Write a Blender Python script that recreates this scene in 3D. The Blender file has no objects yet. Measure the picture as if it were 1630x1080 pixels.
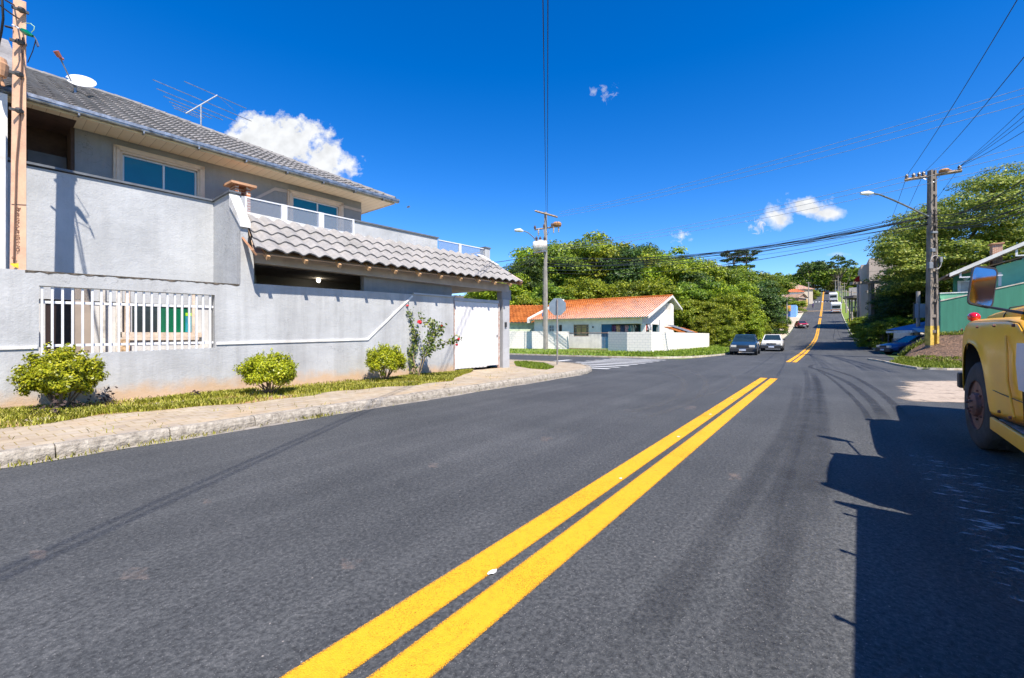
import bpy, bmesh, math, random
import numpy as np
from mathutils import Vector, Matrix, noise as mnoise
random.seed(7); rng = np.random.default_rng(7)
C = bpy.context.scene.collection
sc = bpy.context.scene
R_ = math.radians
# ------------------------------------------------------------------ camera, sky, sun, exposure
cam_d = bpy.data.cameras.new('camera'); cam = bpy.data.objects.new('camera', cam_d); C.objects.link(cam)
CAMH = 1.3; FPX = 700.0; HOR = 535.0
cam.location = (0, 0, CAMH); cam.rotation_euler = (R_(90), 0, 0)
cam_d.sensor_width = 36; cam_d.lens = 36*FPX/1630; cam_d.shift_y = -(540-HOR)/1630
cam_d.clip_start = 0.05; cam_d.clip_end = 3000
sc.camera = cam
SUN_D = Vector((.42, -.91, 1/.75)).normalized()      # direction towards the sun
SUN_EL = math.asin(SUN_D.z); SUN_AZ = math.atan2(SUN_D.x, SUN_D.y)
sd = bpy.data.lights.new('sun', 'SUN'); sun = bpy.data.objects.new('sun', sd); C.objects.link(sun)
sd.energy = 4.2; sd.angle = R_(.5); sd.color = (1, .925, .82)
sun.rotation_euler = SUN_D.to_track_quat('Z', 'Y').to_euler()
sc.view_settings.view_transform = 'Standard'; sc.view_settings.look = 'None'
sc.view_settings.exposure = 1.06; sc.view_settings.gamma = 1
W = bpy.data.worlds.new('World'); sc.world = W; W.use_nodes = True
def sky_world():
    nt = W.node_tree; N = nt.nodes; L = nt.links; N.clear()
    def n(t, **k):
        o = N.new(t)
        for a, b in k.items(): setattr(o, a, b)
        return o
    def m(op, a, b=None, clamp=False):
        o = n('ShaderNodeMath', operation=op, use_clamp=clamp)
        for i, x in enumerate((a, b)):
            if x is None: continue
            if isinstance(x, (int, float)): o.inputs[i].default_value = x
            else: L.new(x, o.inputs[i])
        return o.outputs[0]
    sky = n('ShaderNodeTexSky', sky_type='NISHITA', sun_disc=False)
    sky.sun_elevation = SUN_EL; sky.sun_rotation = SUN_AZ
    sky.altitude = 900; sky.air_density = 1.0; sky.dust_density = .1; sky.ozone_density = 3.0
    hs = n('ShaderNodeHueSaturation'); hs.inputs['Saturation'].default_value = 1.42; hs.inputs['Value'].default_value = 1.07
    hs.inputs['Hue'].default_value = .512
    L.new(sky.outputs[0], hs.inputs['Color'])
    tc = n('ShaderNodeTexCoord'); sp = n('ShaderNodeSeparateXYZ'); L.new(tc.outputs['Generated'], sp.inputs[0])
    x, y, z = sp.outputs
    ys = m('MAXIMUM', y, .02)
    u = m('DIVIDE', x, ys); v = m('DIVIDE', z, ys)
    cb = n('ShaderNodeCombineXYZ'); L.new(u, cb.inputs[0]); L.new(v, cb.inputs[1])
    no = n('ShaderNodeTexNoise'); no.inputs['Scale'].default_value = 16; no.inputs['Detail'].default_value = 9; no.inputs['Roughness'].default_value = .6
    L.new(cb.outputs[0], no.inputs['Vector'])
    nz = m('MULTIPLY', m('SUBTRACT', no.outputs[0], .5), 3.1)
    no4 = n('ShaderNodeTexNoise'); no4.inputs['Scale'].default_value = 48; no4.inputs['Detail'].default_value = 9; no4.inputs['Roughness'].default_value = .65; no4.inputs['Distortion'].default_value = .6
    L.new(cb.outputs[0], no4.inputs['Vector']); nzs = m('MULTIPLY', m('SUBTRACT', no4.outputs[0], .52), 5.5)
    no3 = n('ShaderNodeTexNoise'); no3.inputs['Scale'].default_value = 30; no3.inputs['Detail'].default_value = 6
    L.new(cb.outputs[0], no3.inputs['Vector'])
    tot = None
    # centre u, v, half-width, half-height, softness
    clouds = [(-.565, .442, .10, .072, 2.6), (-.49, .440, .072, .062, 2.6), (-.62, .42, .08, .06, 2.6), (-.42, .385, .06, .05, 2.4), (-.37, .352, .012, .024, .55), (-.395,.36,.03,.02,.5),
              (.665, .292, .055, .030, 1.7), (.605, .272, .06, .026, 1.4), (.72, .280, .05, .016, 1.2), (.560, .255, .022, .016, .9),
              (.386, .224, .022, .014, .7), (.216, .553, .018, .016, .5), (.185, .557, .010, .010, .4), (.478, .150, .055, .022, 1.6), (.74, .185, .03, .007, .4)]
    for (cu, cv, a, b, s) in clouds:
        du = m('DIVIDE', m('SUBTRACT', u, cu), a); dv = m('DIVIDE', m('SUBTRACT', v, cv), b)
        r = m('SQRT', m('ADD', m('MULTIPLY', du, du), m('MULTIPLY', dv, dv)))
        d = m('MULTIPLY', m('ADD', m('SUBTRACT', 1.0, r), nz if a > .023 else nzs), s, True)
        far = m('LESS_THAN', r, 2.2)
        d = m('MULTIPLY', d, far)
        tot = d if tot is None else m('MAXIMUM', tot, d)
    tot = m('MULTIPLY', tot, m('GREATER_THAN', y, .05))
    sh = n('ShaderNodeMapRange'); L.new(no3.outputs[0], sh.inputs[0])
    sh.inputs[1].default_value = .3; sh.inputs[2].default_value = .6; sh.inputs[3].default_value = .80; sh.inputs[4].default_value = 1.0
    cc = n('ShaderNodeMixRGB', blend_type='MULTIPLY'); cc.inputs[0].default_value = 1
    cc.inputs[1].default_value = (4.75, 4.85, 5.0, 1)
    L.new(sh.outputs[0], cc.inputs[2])
    mx = n('ShaderNodeMixRGB'); L.new(tot, mx.inputs[0]); L.new(hs.outputs[0], mx.inputs[1]); L.new(cc.outputs[0], mx.inputs[2])
    bg = n('ShaderNodeBackground'); bg.inputs['Strength'].default_value = .1
    L.new(mx.outputs[0], bg.inputs['Color'])
    out = n('ShaderNodeOutputWorld'); L.new(bg.outputs[0], out.inputs['Surface'])
sky_world()
# ------------------------------------------------------------------ materials
_M = {}
def nodes(name):
    m = bpy.data.materials.new(name); m.use_nodes = True
    nt = m.node_tree; b = nt.nodes['Principled BSDF']
    return m, nt, b
def noise_n(nt, scale, detail=4, vec=None, rough=.55):
    n = nt.nodes.new('ShaderNodeTexNoise'); n.inputs['Scale'].default_value = scale
    n.inputs['Detail'].default_value = detail; n.inputs['Roughness'].default_value = rough
    if vec is not None: nt.links.new(vec, n.inputs['Vector'])
    return n.outputs[0]
def ocoord(nt, scale=(1,1,1)):
    tc = nt.nodes.new('ShaderNodeTexCoord'); mp = nt.nodes.new('ShaderNodeMapping')
    mp.inputs['Scale'].default_value = scale
    nt.links.new(tc.outputs['Object'], mp.inputs[0]); return mp.outputs[0]
def ramp(nt, fac, stops):
    r = nt.nodes.new('ShaderNodeValToRGB'); nt.links.new(fac, r.inputs[0])
    e = r.color_ramp.elements
    while len(e) < len(stops): e.new(.5)
    for i, (p, c) in enumerate(stops):
        e[i].position = p; e[i].color = (*c, 1) if len(c) == 3 else c
    return r.outputs[0]
def mixc(nt, fac, a, b, mode='MIX'):
    n = nt.nodes.new('ShaderNodeMixRGB'); n.blend_type = mode
    for i, x in ((0, fac), (1, a), (2, b)):
        if isinstance(x, (int, float)): n.inputs[i].default_value = x
        elif isinstance(x, tuple): n.inputs[i].default_value = (*x, 1) if len(x) == 3 else x
        else: nt.links.new(x, n.inputs[i])
    return n.outputs[0]
def bump(nt, b, h, strength=.3, dist=.01):
    n = nt.nodes.new('ShaderNodeBump'); n.inputs['Strength'].default_value = strength; n.inputs['Distance'].default_value = dist
    nt.links.new(h, n.inputs['Height']); nt.links.new(n.outputs[0], b.inputs['Normal'])
def mathn(nt, op, a, b=None, clamp=False):
    n = nt.nodes.new('ShaderNodeMath'); n.operation = op; n.use_clamp = clamp
    for i, x in enumerate((a, b)):
        if x is None: continue
        if isinstance(x, (int, float)): n.inputs[i].default_value = x
        else: nt.links.new(x, n.inputs[i])
    return n.outputs[0]
def mat(name, col, rough=.7, var=.18, vs=2.5, bs=None, bst=.25, bd=.01, metal=0, spec=None, col2=None, coat=0, stretch=(1,1,1)):
    """a plain surface: colour drifting by noise, with fine relief"""
    if name in _M: return _M[name]
    m, nt, b = nodes(name)
    v = ocoord(nt, stretch)
    n1 = noise_n(nt, vs, 6, v, .62)
    c2 = col2 or tuple(max(0, c*(1-2*var)) for c in col)
    c1 = tuple(min(1, c*(1+.35*var)) for c in col)
    nt.links.new(ramp(nt, n1, [(.3, c2), (.62, c1)]), b.inputs['Base Color'])
    b.inputs['Roughness'].default_value = rough; b.inputs['Metallic'].default_value = metal
    if spec is not None: b.inputs['Specular IOR Level'].default_value = spec
    if coat: b.inputs['Coat Weight'].default_value = coat; b.inputs['Coat Roughness'].default_value = .05
    if bs: bump(nt, b, noise_n(nt, bs, 3, v), bst, bd)
    _M[name] = m; return m
def leaf_mat(name, dark, mid, light, trans=.35, rough=.5):
    if name in _M: return _M[name]
    m, nt, b = nodes(name)
    g = nt.nodes.new('ShaderNodeNewGeometry')
    oi = nt.nodes.new('ShaderNodeObjectInfo')
    col = ramp(nt, g.outputs['Random Per Island'], [(0, dark), (.55, mid), (1, light)])
    h = nt.nodes.new('ShaderNodeHueSaturation'); nt.links.new(col, h.inputs['Color'])
    nt.links.new(mathn(nt, 'ADD', mathn(nt, 'MULTIPLY', oi.outputs['Random'], .035), .482), h.inputs['Hue'])
    nt.links.new(mathn(nt, 'ADD', mathn(nt, 'MULTIPLY', oi.outputs['Random'], .45), .8), h.inputs['Value'])
    nt.links.new(h.outputs[0], b.inputs['Base Color']); b.inputs['Roughness'].default_value = rough
    b.inputs['Specular IOR Level'].default_value = .35
    t = nt.nodes.new('ShaderNodeBsdfTranslucent'); nt.links.new(h.outputs[0], t.inputs[0])
    mx = nt.nodes.new('ShaderNodeMixShader'); mx.inputs[0].default_value = trans
    o = nt.nodes['Material Output']
    nt.links.new(b.outputs[0], mx.inputs[1]); nt.links.new(t.outputs[0], mx.inputs[2]); nt.links.new(mx.outputs[0], o.inputs[0])
    _M[name] = m; return m
def glass_mat(name, tint, alpha=.5, rough=.03):
    """thin pane: part mirror, part see-through with a tint (lets sun through)"""
    m, nt, b = nodes(name)
    b.inputs['Base Color'].default_value = (*tint, 1); b.inputs['Roughness'].default_value = rough
    t = nt.nodes.new('ShaderNodeBsdfTransparent'); t.inputs[0].default_value = (*[min(1, .55+c) for c in tint], 1)
    mx = nt.nodes.new('ShaderNodeMixShader'); mx.inputs[0].default_value = alpha
    o = nt.nodes['Material Output']
    nt.links.new(t.outputs[0], mx.inputs[1]); nt.links.new(b.outputs[0], mx.inputs[2]); nt.links.new(mx.outputs[0], o.inputs[0])
    return m
# ------------------------------------------------------------------ mesh helpers
class MB:
    def __init__(s): s.v = []; s.f = []; s.m = []
    def add(s, vs, fs, mi=0):
        o = len(s.v); s.v += [tuple(v) for v in vs]
        s.f += [tuple(i+o for i in f) for f in fs]; s.m += [mi]*len(fs); return s
    def box(s, x0, x1, y0, y1, z0, z1, mi=0):
        vs = [(x, y, z) for z in (z0, z1) for y in (y0, y1) for x in (x0, x1)]
        return s.add(vs, [(0,2,3,1), (4,5,7,6), (0,1,5,4), (2,6,7,3), (0,4,6,2), (1,3,7,5)], mi)
    def obox(s, c, size, rot=(0,0,0), mi=0):
        from mathutils import Euler
        M = Euler(rot).to_matrix(); hx, hy, hz = [a/2 for a in size]; c = Vector(c)
        vs = [c + M @ Vector((x, y, z)) for z in (-hz, hz) for y in (-hy, hy) for x in (-hx, hx)]
        return s.add(vs, [(0,2,3,1), (4,5,7,6), (0,1,5,4), (2,6,7,3), (0,4,6,2), (1,3,7,5)], mi)
    def prism(s, pts, y0, y1, mi=0, axis='y'):
        """polygon in the (x,z) plane pulled along y (axis y), or (y,z) along x, or (x,y) along z"""
        n = len(pts)
        def P(p, d):
            return {'y': (p[0], d, p[1]), 'x': (d, p[0], p[1]), 'z': (p[0], p[1], d)}[axis]
        vs = [P(p, y0) for p in pts] + [P(p, y1) for p in pts]
        fs = [tuple(range(n)), tuple(range(2*n-1, n-1, -1))] + [(i, (i+1) % n, (i+1) % n+n, i+n) for i in range(n)]
        return s.add(vs, fs, mi)
    def quad(s, a, b, c, d, mi=0): return s.add([a, b, c, d], [(0,1,2,3)], mi)
    def slab(s, a, b, c, d, th, mi=0):
        n = (Vector(b)-Vector(a)).cross(Vector(d)-Vector(a)).normalized()*th
        vs = [Vector(p) for p in (a, b, c, d)]; vs += [p-n for p in vs]
        return s.add(vs, [(0,1,2,3), (7,6,5,4), (0,4,5,1), (1,5,6,2), (2,6,7,3), (3,7,4,0)], mi)
    def tube(s, pts, r, n=8, mi=0, cap=True):
        pts = [Vector(p) for p in pts]; k = len(pts)
        rs = r if isinstance(r, (list, tuple)) else [r]*k
        up = None; vs = []
        for i, p in enumerate(pts):
            d = (pts[min(i+1, k-1)] - pts[max(i-1, 0)])
            d = d.normalized() if d.length > 1e-9 else Vector((0,0,1))
            if up is None: up = Vector((0,0,1)) if abs(d.z) < .9 else Vector((1,0,0))
            a = d.cross(up).normalized(); b = a.cross(d).normalized(); up = b
            for j in range(n):
                t = 2*math.pi*j/n; vs.append(p + (a*math.cos(t)+b*math.sin(t))*rs[i])
        fs = [(i*n+j, i*n+(j+1) % n, (i+1)*n+(j+1) % n, (i+1)*n+j) for i in range(k-1) for j in range(n)]
        if cap: fs += [tuple(range(n-1, -1, -1)), tuple((k-1)*n+j for j in range(n))]
        return s.add(vs, fs, mi)
    def lathe(s, prof, c=(0,0,0), axis='z', n=16, mi=0):
        """prof: (radius, offset along the axis)"""
        vs = []; c = Vector(c)
        for r, h in prof:
            for j in range(n):
                t = 2*math.pi*j/n; a, b = r*math.cos(t), r*math.sin(t)
                vs.append(c + Vector({'z': (a, b, h), 'y': (a, h, b), 'x': (h, a, b)}[axis]))
        k = len(prof)
        fs = [(i*n+j, i*n+(j+1) % n, (i+1)*n+(j+1) % n, (i+1)*n+j) for i in range(k-1) for j in range(n)]
        fs += [tuple(range(n-1, -1, -1)), tuple((k-1)*n+j for j in range(n))]
        return s.add(vs, fs, mi)
    def grid(s, rows, mi=0, close=False):
        """rows: list of equally long lists of points"""
        m = len(rows[0]); vs = [p for r in rows for p in r]
        fs = [(i*m+j, i*m+j+1, (i+1)*m+j+1, (i+1)*m+j) for i in range(len(rows)-1) for j in range(m-1)]
        if close: fs += [(i*m+m-1, i*m, (i+1)*m, (i+1)*m+m-1) for i in range(len(rows)-1)]
        return s.add(vs, fs, mi)
    def build(s, name, mats, parent=None, smooth=False, bevel=0, fix=True, loc=None, rotz=0, subs=0):
        me = bpy.data.meshes.new(name); me.from_pydata(s.v, [], s.f); me.validate()
        if not isinstance(mats, (list, tuple)): mats = [mats]
        for m in mats: me.materials.append(m)
        if len(me.polygons) == len(s.m): me.polygons.foreach_set('material_index', s.m)
        if fix:
            bm = bmesh.new(); bm.from_mesh(me); bmesh.ops.recalc_face_normals(bm, faces=bm.faces); bm.to_mesh(me); bm.free()
        if smooth:
            me.polygons.foreach_set('use_smooth', [True]*len(me.polygons))
            try: me.set_sharp_from_angle(angle=R_(38))
            except Exception: pass
        o = bpy.data.objects.new(name, me); C.objects.link(o)
        if parent is not None: o.parent = parent
        if loc is not None: o.location = loc
        o.rotation_euler.z = rotz
        if bevel:
            b = o.modifiers.new('bevel', 'BEVEL'); b.width = bevel; b.segments = 2; b.limit_method = 'ANGLE'; b.harden_normals = False
        if subs:
            b = o.modifiers.new('subd', 'SUBSURF'); b.levels = b.render_levels = subs
        return o
def tag(o, label=None, cat=None, group=None, kind=None):
    for k, v in (('label', label), ('category', cat), ('group', group), ('kind', kind)):
        if v: o[k] = v
    return o
def thing(name, label, cat, loc=(0,0,0), rotz=0, group=None, kind=None):
    o = bpy.data.objects.new(name, None); C.objects.link(o); o.empty_display_size = .2
    o.location = loc; o.rotation_euler = (0, 0, rotz)
    return tag(o, label, cat, group, kind)
def copy_tree(o, loc=None, rotz=None, scale=None, label=None):
    def rec(a, par):
        c = a.copy(); C.objects.link(c)
        if par is not None: c.parent = par
        for ch in [x for x in a.children]: rec(ch, c)
        return c
    c = rec(o, None)
    if loc is not None: c.location = loc
    if rotz is not None: c.rotation_euler.z = rotz
    if scale is not None: c.scale = scale if isinstance(scale, (tuple, list)) else (scale,)*3
    if label: c['label'] = label
    return c
class Frame:
    """local upright frame: x along a heading, y to its left, z up; turns a sight line of the photo into a point of one of its planes"""
    def __init__(s, ox, oy, ex):
        s.o = Vector((ox, oy)); s.e = Vector(ex).normalized(); s.n = Vector((-s.e.y, s.e.x)); s.ang = math.atan2(s.e.y, s.e.x)
    def w(s, x, y, z=0): p = s.o + s.e*x + s.n*y; return (p.x, p.y, z)
    def l(s, X, Y): d = Vector((X, Y))-s.o; return d.dot(s.e), d.dot(s.n)
    def on_y(s, px, py, y):
        r = (px-815)/FPX; a = s.o + s.n*y
        t = (r*a.y - a.x)/(s.e.x - r*s.e.y); D = a.y+s.e.y*t
        return (t, CAMH+(HOR-py)/FPX*D)
    def on_x(s, px, py, x):
        r = (px-815)/FPX; a = s.o + s.e*x
        t = (r*a.y - a.x)/(s.n.x - r*s.n.y); D = a.y+s.n.y*t
        return (t, CAMH+(HOR-py)/FPX*D)
def G(px, py, z=0):
    D = FPX*(CAMH-z)/(py-HOR); return ((px-815)/FPX*D, D, z)
def at(px, py, D): return ((px-815)/FPX*D, D, CAMH+(HOR-py)/FPX*D)
RD = Frame(0, 0, (.579, .815))                         # the main road: x along it, y to its left
HS = Frame(-1.87, 14.13, (.6347, .7727))               # the grey house
tk_o = Vector((.621, .784))*7.35 + Vector((-.784, .621))*(-2.2)
TK = Frame(tk_o.x, tk_o.y, (.621, .784))               # the yellow truck
# height of the land along the road
_t = np.arange(-80, 700, 1.0)
_z = np.interp(_t, [0,38,50,60,70,82,95,104,120,140,156,180,200,225,255,270,330,700], [0,0,.12,.28,.5,.85,1.7,2.65,4.15,6.25,8.1,11.1,14,17.8,22.2,23,24,26])
_k = np.exp(-(np.arange(-12,13)/5.)**2); _k /= _k.sum()
_z = np.convolve(np.pad(_z, 12, mode='edge'), _k, mode='valid'); _z[_t < 28] = 0
def zt(t): return float(np.interp(t, _t, _z))
def sstep(x): x = min(1, max(0, x)); return x*x*(3-2*x)
def zg(t, n):
    z = zt(t)
    if n < -4.5 and t > 23: z += 1.5*sstep((-n-4.6)/4.0)*sstep((t-25.5)/4.0)*(1-.6*sstep((t-60)/60)) 
    if t > 60: z += (sstep((abs(n)-25)/160))*10
    return z
def nc(t): return 1.45-.0045*t
def rn(px, t): r = (px-815)/FPX; return t*(.579-.815*r)/(.815+.579*r)
# ------------------------------------------------------------------ ground, road, pavement
def asphalt_mat():
    m, nt, b = nodes('asphalt')
    tc = nt.nodes.new('ShaderNodeTexCoord'); v = tc.outputs['Object']
    big = noise_n(nt, .5, 5, v, .6); fine = noise_n(nt, 130, 2, v); mid = noise_n(nt, 42, 4, v, .7)
    mp = nt.nodes.new('ShaderNodeMapping'); mp.inputs['Scale'].default_value = (.045, 2.4, 1); nt.links.new(v, mp.inputs[0])
    streak = noise_n(nt, 1, 3, mp.outputs[0])
    base = ramp(nt, big, [(.3, (.046, .050, .053)), (.7, (.073, .077, .080))])
    base = mixc(nt, mathn(nt, 'MULTIPLY', streak, .9), base, ramp(nt, streak, [(.35, (.6,.6,.62)), (.65, (1.18,1.16,1.14))]), 'MULTIPLY')
    base = mixc(nt, .9, base, ramp(nt, mid, [(.30, (.38,.38,.39)), (.5, (1,1,1)), (.70, (1.9,1.82,1.75))]), 'MULTIPLY')
    sp = ramp(nt, fine, [(.63, (0,0,0)), (.74, (.9,.9,.9))])
    base = mixc(nt, sp, base, (.21, .205, .20))
    vo = nt.nodes.new('ShaderNodeTexVoronoi'); vo.inputs['Scale'].default_value = 11; nt.links.new(v, vo.inputs['Vector'])
    vo.inputs['Randomness'].default_value = 1
    chip = ramp(nt, vo.outputs['Distance'], [(.03, (1,1,1)), (.06, (0,0,0))])
    chip = mixc(nt, 1, chip, ramp(nt, noise_n(nt, 1.3, 2, v), [(.50, (0,0,0)), (.56, (1,1,1))]), 'MULTIPLY')
    base = mixc(nt, chip, base, (.33, .29, .26))
    # worn, sandy scuffs
    sc_ = ramp(nt, noise_n(nt, 2.2, 8, v, .75), [(.64, (0,0,0)), (.78, (.5,.5,.5))])
    base = mixc(nt, sc_, base, (.17, .145, .125))
    nt.links.new(base, b.inputs['Base Color']); b.inputs['Roughness'].default_value = .78; b.inputs['Specular IOR Level'].default_value = .35
    bump(nt, b, mathn(nt, 'ADD', mathn(nt, 'MULTIPLY', fine, .5), mid), .75, .012)
    return m
def pave_mat():
    m, nt, b = nodes('paver_blocks')
    tc = nt.nodes.new('ShaderNodeTexCoord'); v = tc.outputs['Object']
    br = nt.nodes.new('ShaderNodeTexBrick'); nt.links.new(v, br.inputs['Vector']); br.inputs['Scale'].default_value = 1
    br.inputs['Brick Width'].default_value = .22; br.inputs['Row Height'].default_value = .22; br.inputs['Mortar Size'].default_value = .008
    br.inputs['Mortar Smooth'].default_value = .6
    br.inputs['Color1'].default_value = (.42, .36, .27, 1); br.inputs['Color2'].default_value = (.36, .31, .25, 1); br.inputs['Mortar'].default_value = (.27, .21, .09, 1)
    c = mixc(nt, .8, br.outputs[0], ramp(nt, noise_n(nt, 3, 6, v, .7), [(.3, (.72,.62,.52)), (.65, (1.1,1.08,1.05))]), 'MULTIPLY')
    dirt = ramp(nt, noise_n(nt, 1.1, 5, v), [(.52, (0,0,0)), (.66, (.8,.8,.8))])
    c = mixc(nt, dirt, c, (.44, .32, .19))
    nt.links.new(c, b.inputs['Base Color']); b.inputs['Roughness'].default_value = .9
    bump(nt, b, mathn(nt, 'ADD', mathn(nt, 'MULTIPLY', br.outputs['Fac'], -.6), mathn(nt, 'MULTIPLY', noise_n(nt, 60, 3, v), .5)), .5, .01)
    return m
def grass_ground_mat(name='turf', a=(.10,.14,.02), b_=(.17,.22,.03), soil=(.25,.17,.09), cover=.62):
    if name in _M: return _M[name]
    m, nt, b = nodes(name); tc = nt.nodes.new('ShaderNodeTexCoord'); v = tc.outputs['Object']
    g = ramp(nt, noise_n(nt, 9, 6, v, .7), [(.3, a), (.7, b_)])
    s = ramp(nt, noise_n(nt, 1.2, 6, v, .6), [(cover, (0,0,0)), (min(1, cover+.14), (1,1,1))])
    nt.links.new(mixc(nt, s, g, soil), b.inputs['Base Color']); b.inputs['Roughness'].default_value = .95
    bump(nt, b, noise_n(nt, 40, 4, v), .8, .03); _M[name] = m; return m
def patch_mat(name, col, thr=.5, scale=3, soft=.12, rough=.9, stretch=(1,1,1), strength=1.0, edge=True, col2=None):
    """dirt, rubber or paint lying on a road: its cover broken up by noise and fading to nothing at its edge (uv.y across, uv.x along)"""
    m, nt, b = nodes(name); tc = nt.nodes.new('ShaderNodeTexCoord')
    mp = nt.nodes.new('ShaderNodeMapping'); mp.inputs['Scale'].default_value = stretch; nt.links.new(tc.outputs['Object'], mp.inputs[0])
    n1 = noise_n(nt, scale, 7, mp.outputs[0], .65)
    a = mathn(nt, 'MULTIPLY', n1, 1)
    if edge:
        sx = nt.nodes.new('ShaderNodeSeparateXYZ'); nt.links.new(tc.outputs['UV'], sx.inputs[0])
        def hat(s): return mathn(nt, 'SUBTRACT', 1.0, mathn(nt, 'ABSOLUTE', mathn(nt, 'SUBTRACT', mathn(nt, 'MULTIPLY', s, 2.0), 1.0)))
        h = mathn(nt, 'MINIMUM', mathn(nt, 'MULTIPLY', hat(sx.outputs[0]), 3.0, True), mathn(nt, 'MULTIPLY', hat(sx.outputs[1]), 1.4, True))
        a = mathn(nt, 'ADD', a, mathn(nt, 'SUBTRACT', h, 1.0))
    mr = nt.nodes.new('ShaderNodeMapRange'); nt.links.new(a, mr.inputs[0]); mr.inputs[1].default_value = thr-soft; mr.inputs[2].default_value = thr+soft
    mr.inputs[4].default_value = strength
    if col2: nt.links.new(ramp(nt, noise_n(nt, 14, 6, tc.outputs['Object'], .7), [(.35, col2), (.65, col)]), b.inputs['Base Color'])
    else: b.inputs['Base Color'].default_value = (*col, 1)
    b.inputs['Roughness'].default_value = rough
    nt.links.new(mr.outputs[0], b.inputs['Alpha'])
    bump(nt, b, noise_n(nt, 60, 3, tc.outputs['Object']), .4, .01)
    return m
def struct(mb, name, m, **k):
    o = mb.build(name, m, loc=(0,0,0), rotz=RD.ang, **k); o['kind'] = 'structure'; return o
def uv_strip(o, nu, nv):
    me = o.data; uv = me.uv_layers.new(name='UVMap')
    for lp in me.loops:
        i = lp.vertex_index; uv.data[lp.index].uv = ((i//nv)/(nu-1), (i % nv)/(nv-1))
# terrain: one sheet to the horizon (everything in road coordinates)
ts = sorted(set([-60,-40,-20] + list(range(-10, 61, 2)) + list(range(60, 300, 5)) + list(range(300, 700, 40))))
nsx = [-420,-300,-220,-160,-120,-90,-70,-55,-45,-38,-32,-27,-23,-20,-17,-14,-12,-10,-9,-8,-7,-6,-5.5,-5,-4.5,-4,-3.3,0,3,5,6,7,8,10,12,14,17,20,24,28,34,40,50,60,75,95,120,160,220,300,420]
mb = MB(); mb.grid([[(t, n, zg(t, n)-.035) for n in nsx] for t in ts])
terr = struct(mb, 'ground', grass_ground_mat('field_turf', (.05,.085,.015), (.12,.17,.03), (.22,.17,.09), .64), smooth=True, fix=False)
ASP = asphalt_mat()
def strip(name, mt, t0, t1, fl, fr, dz, step=2.0, mats=None, uv=False):
    k = max(2, int(round((t1-t0)/step))+1); rows = []
    for i in range(k):
        t = t0+(t1-t0)*i/(k-1); a, b_ = fr(t), fl(t); rows.append([(t, a+(b_-a)*j/6, zt(t)+dz) for j in range(7)])
    mb = MB(); mb.grid(rows); o = struct(mb, name, mt, fix=False)
    if uv: uv_strip(o, k, 7)
    return o
def nl(t): return float(np.interp(t, [0, 14, 22, 27, 33, 50, 80, 260], [6.62, 6.62, 6.5, 6.2, 5.4, 5.2, 5.25, 4.6]))
def nr(t): return float(np.interp(t, [0, 15, 17, 23.5, 26, 32, 80, 260], [-9.0, -9.0, -9.0, -7.5, -3.5, -3.35, -3.4, -4.1]))
strip('road', ASP, -40, 262, nl, nr, .004)
mb = MB(); mb.grid([[(t, n, zg(t, n)) for n in (-90, -60, -40, -20, -3)] for t in (11, 17, 23.6)])
struct(mb, 'side_road', ASP, fix=False)
mb = MB(); mb.grid([[(t, n, 0) for n in (5.5, 12, 30, 60, 90)] for t in (14, 20, 25.2)])
struct(mb, 'side_road', ASP, fix=False)
# pavement of blocks in front of the grey house, rounded at the corner
CONC = mat('kerb_concrete', (.37,.33,.27), .95, .28, 11, 34, .9, .025, col2=(.17,.145,.115))
arc = [(13.2+4.2*math.sin(a), 6.78+4.2*(1-math.cos(a))) for a in [R_(x) for x in range(0, 91, 15)]]   # (t, n)
outer = [(-12, 6.78)] + [(t, 6.78) for t in range(-10, 14, 2)] + arc + [(17.4, 14), (17.4, 40)]
mb = MB(); vs = [(t, n, .135) for t, n in outer] + [(17.4 if t > 13 else t, 40, .135) for t, n in outer]
k = len(outer); mb.add(vs, [(i, i+1, k+i+1, k+i) for i in range(k-1)])
struct(mb, 'pavement', pave_mat(), fix=False)
def kerb_run(pts, h, w, name='kerb', seg=1.0, zoff=0.0, mt=None, wob=.012):
    """kerb stones laid end to end along a line; (t, n) points, stone on the left of the line of travel"""
    P = [Vector(p) for p in pts]; L = [0]
    for a, b in zip(P, P[1:]): L.append(L[-1]+(b-a).length)
    def pt(s):
        for i in range(len(P)-1):
            if s <= L[i+1] or i == len(P)-2:
                d = (P[i+1]-P[i]); return P[i]+d*((s-L[i])/max(1e-6, d.length)), d.normalized()
    mb = MB(); s = 0
    while s < L[-1]-.05:
        e = min(L[-1], s+seg-.012); a, d = pt(s); b, d2 = pt(e)
        nn = Vector((-d.y, d.x)); n2 = Vector((-d2.y, d2.x)); q = random.uniform(-wob, wob); q2 = random.uniform(-wob*.6, wob*.6)
        def sec(p, nv, dd):
            z0 = zt(p.x)+zoff
            prof = [(-.0+q2, -.05), (.0+q2, h*.45), (.018+q2, h*.82), (.045+q2, h+q*.4), (w, h+q*.5), (w, -.05)]
            return [(p.x+nv.x*o, p.y+nv.y*o, z0+z) for o, z in prof]
        A = sec(a, nn, d); B = sec(b, n2, d2)
        mb.add(A+B, [(i, i+1, 7+i, 6+i) for i in range(5)] + [(0,5,4,3,2,1), (6,7,8,9,10,11)])
        s += seg
    return struct(mb, name, mt or CONC, fix=True)
kerb_run([(-12, 6.62)] + [(x, 6.62) for x in range(-10, 14, 2)] + [(13.2+4.36*math.sin(R_(a)), 6.62+4.36*(1-math.cos(R_(a)))) for a in range(0, 91, 9)] + [(17.56, 40)], .15, .16)
strip('gutter', mat('gutter_concrete', (.30,.27,.23), .9, .3, 4, 30, .8), -12, 13.2, lambda t: 6.63, lambda t: 6.50+.03*math.sin(t*1.7)+.02*math.sin(t*5), .008, .5)
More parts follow.
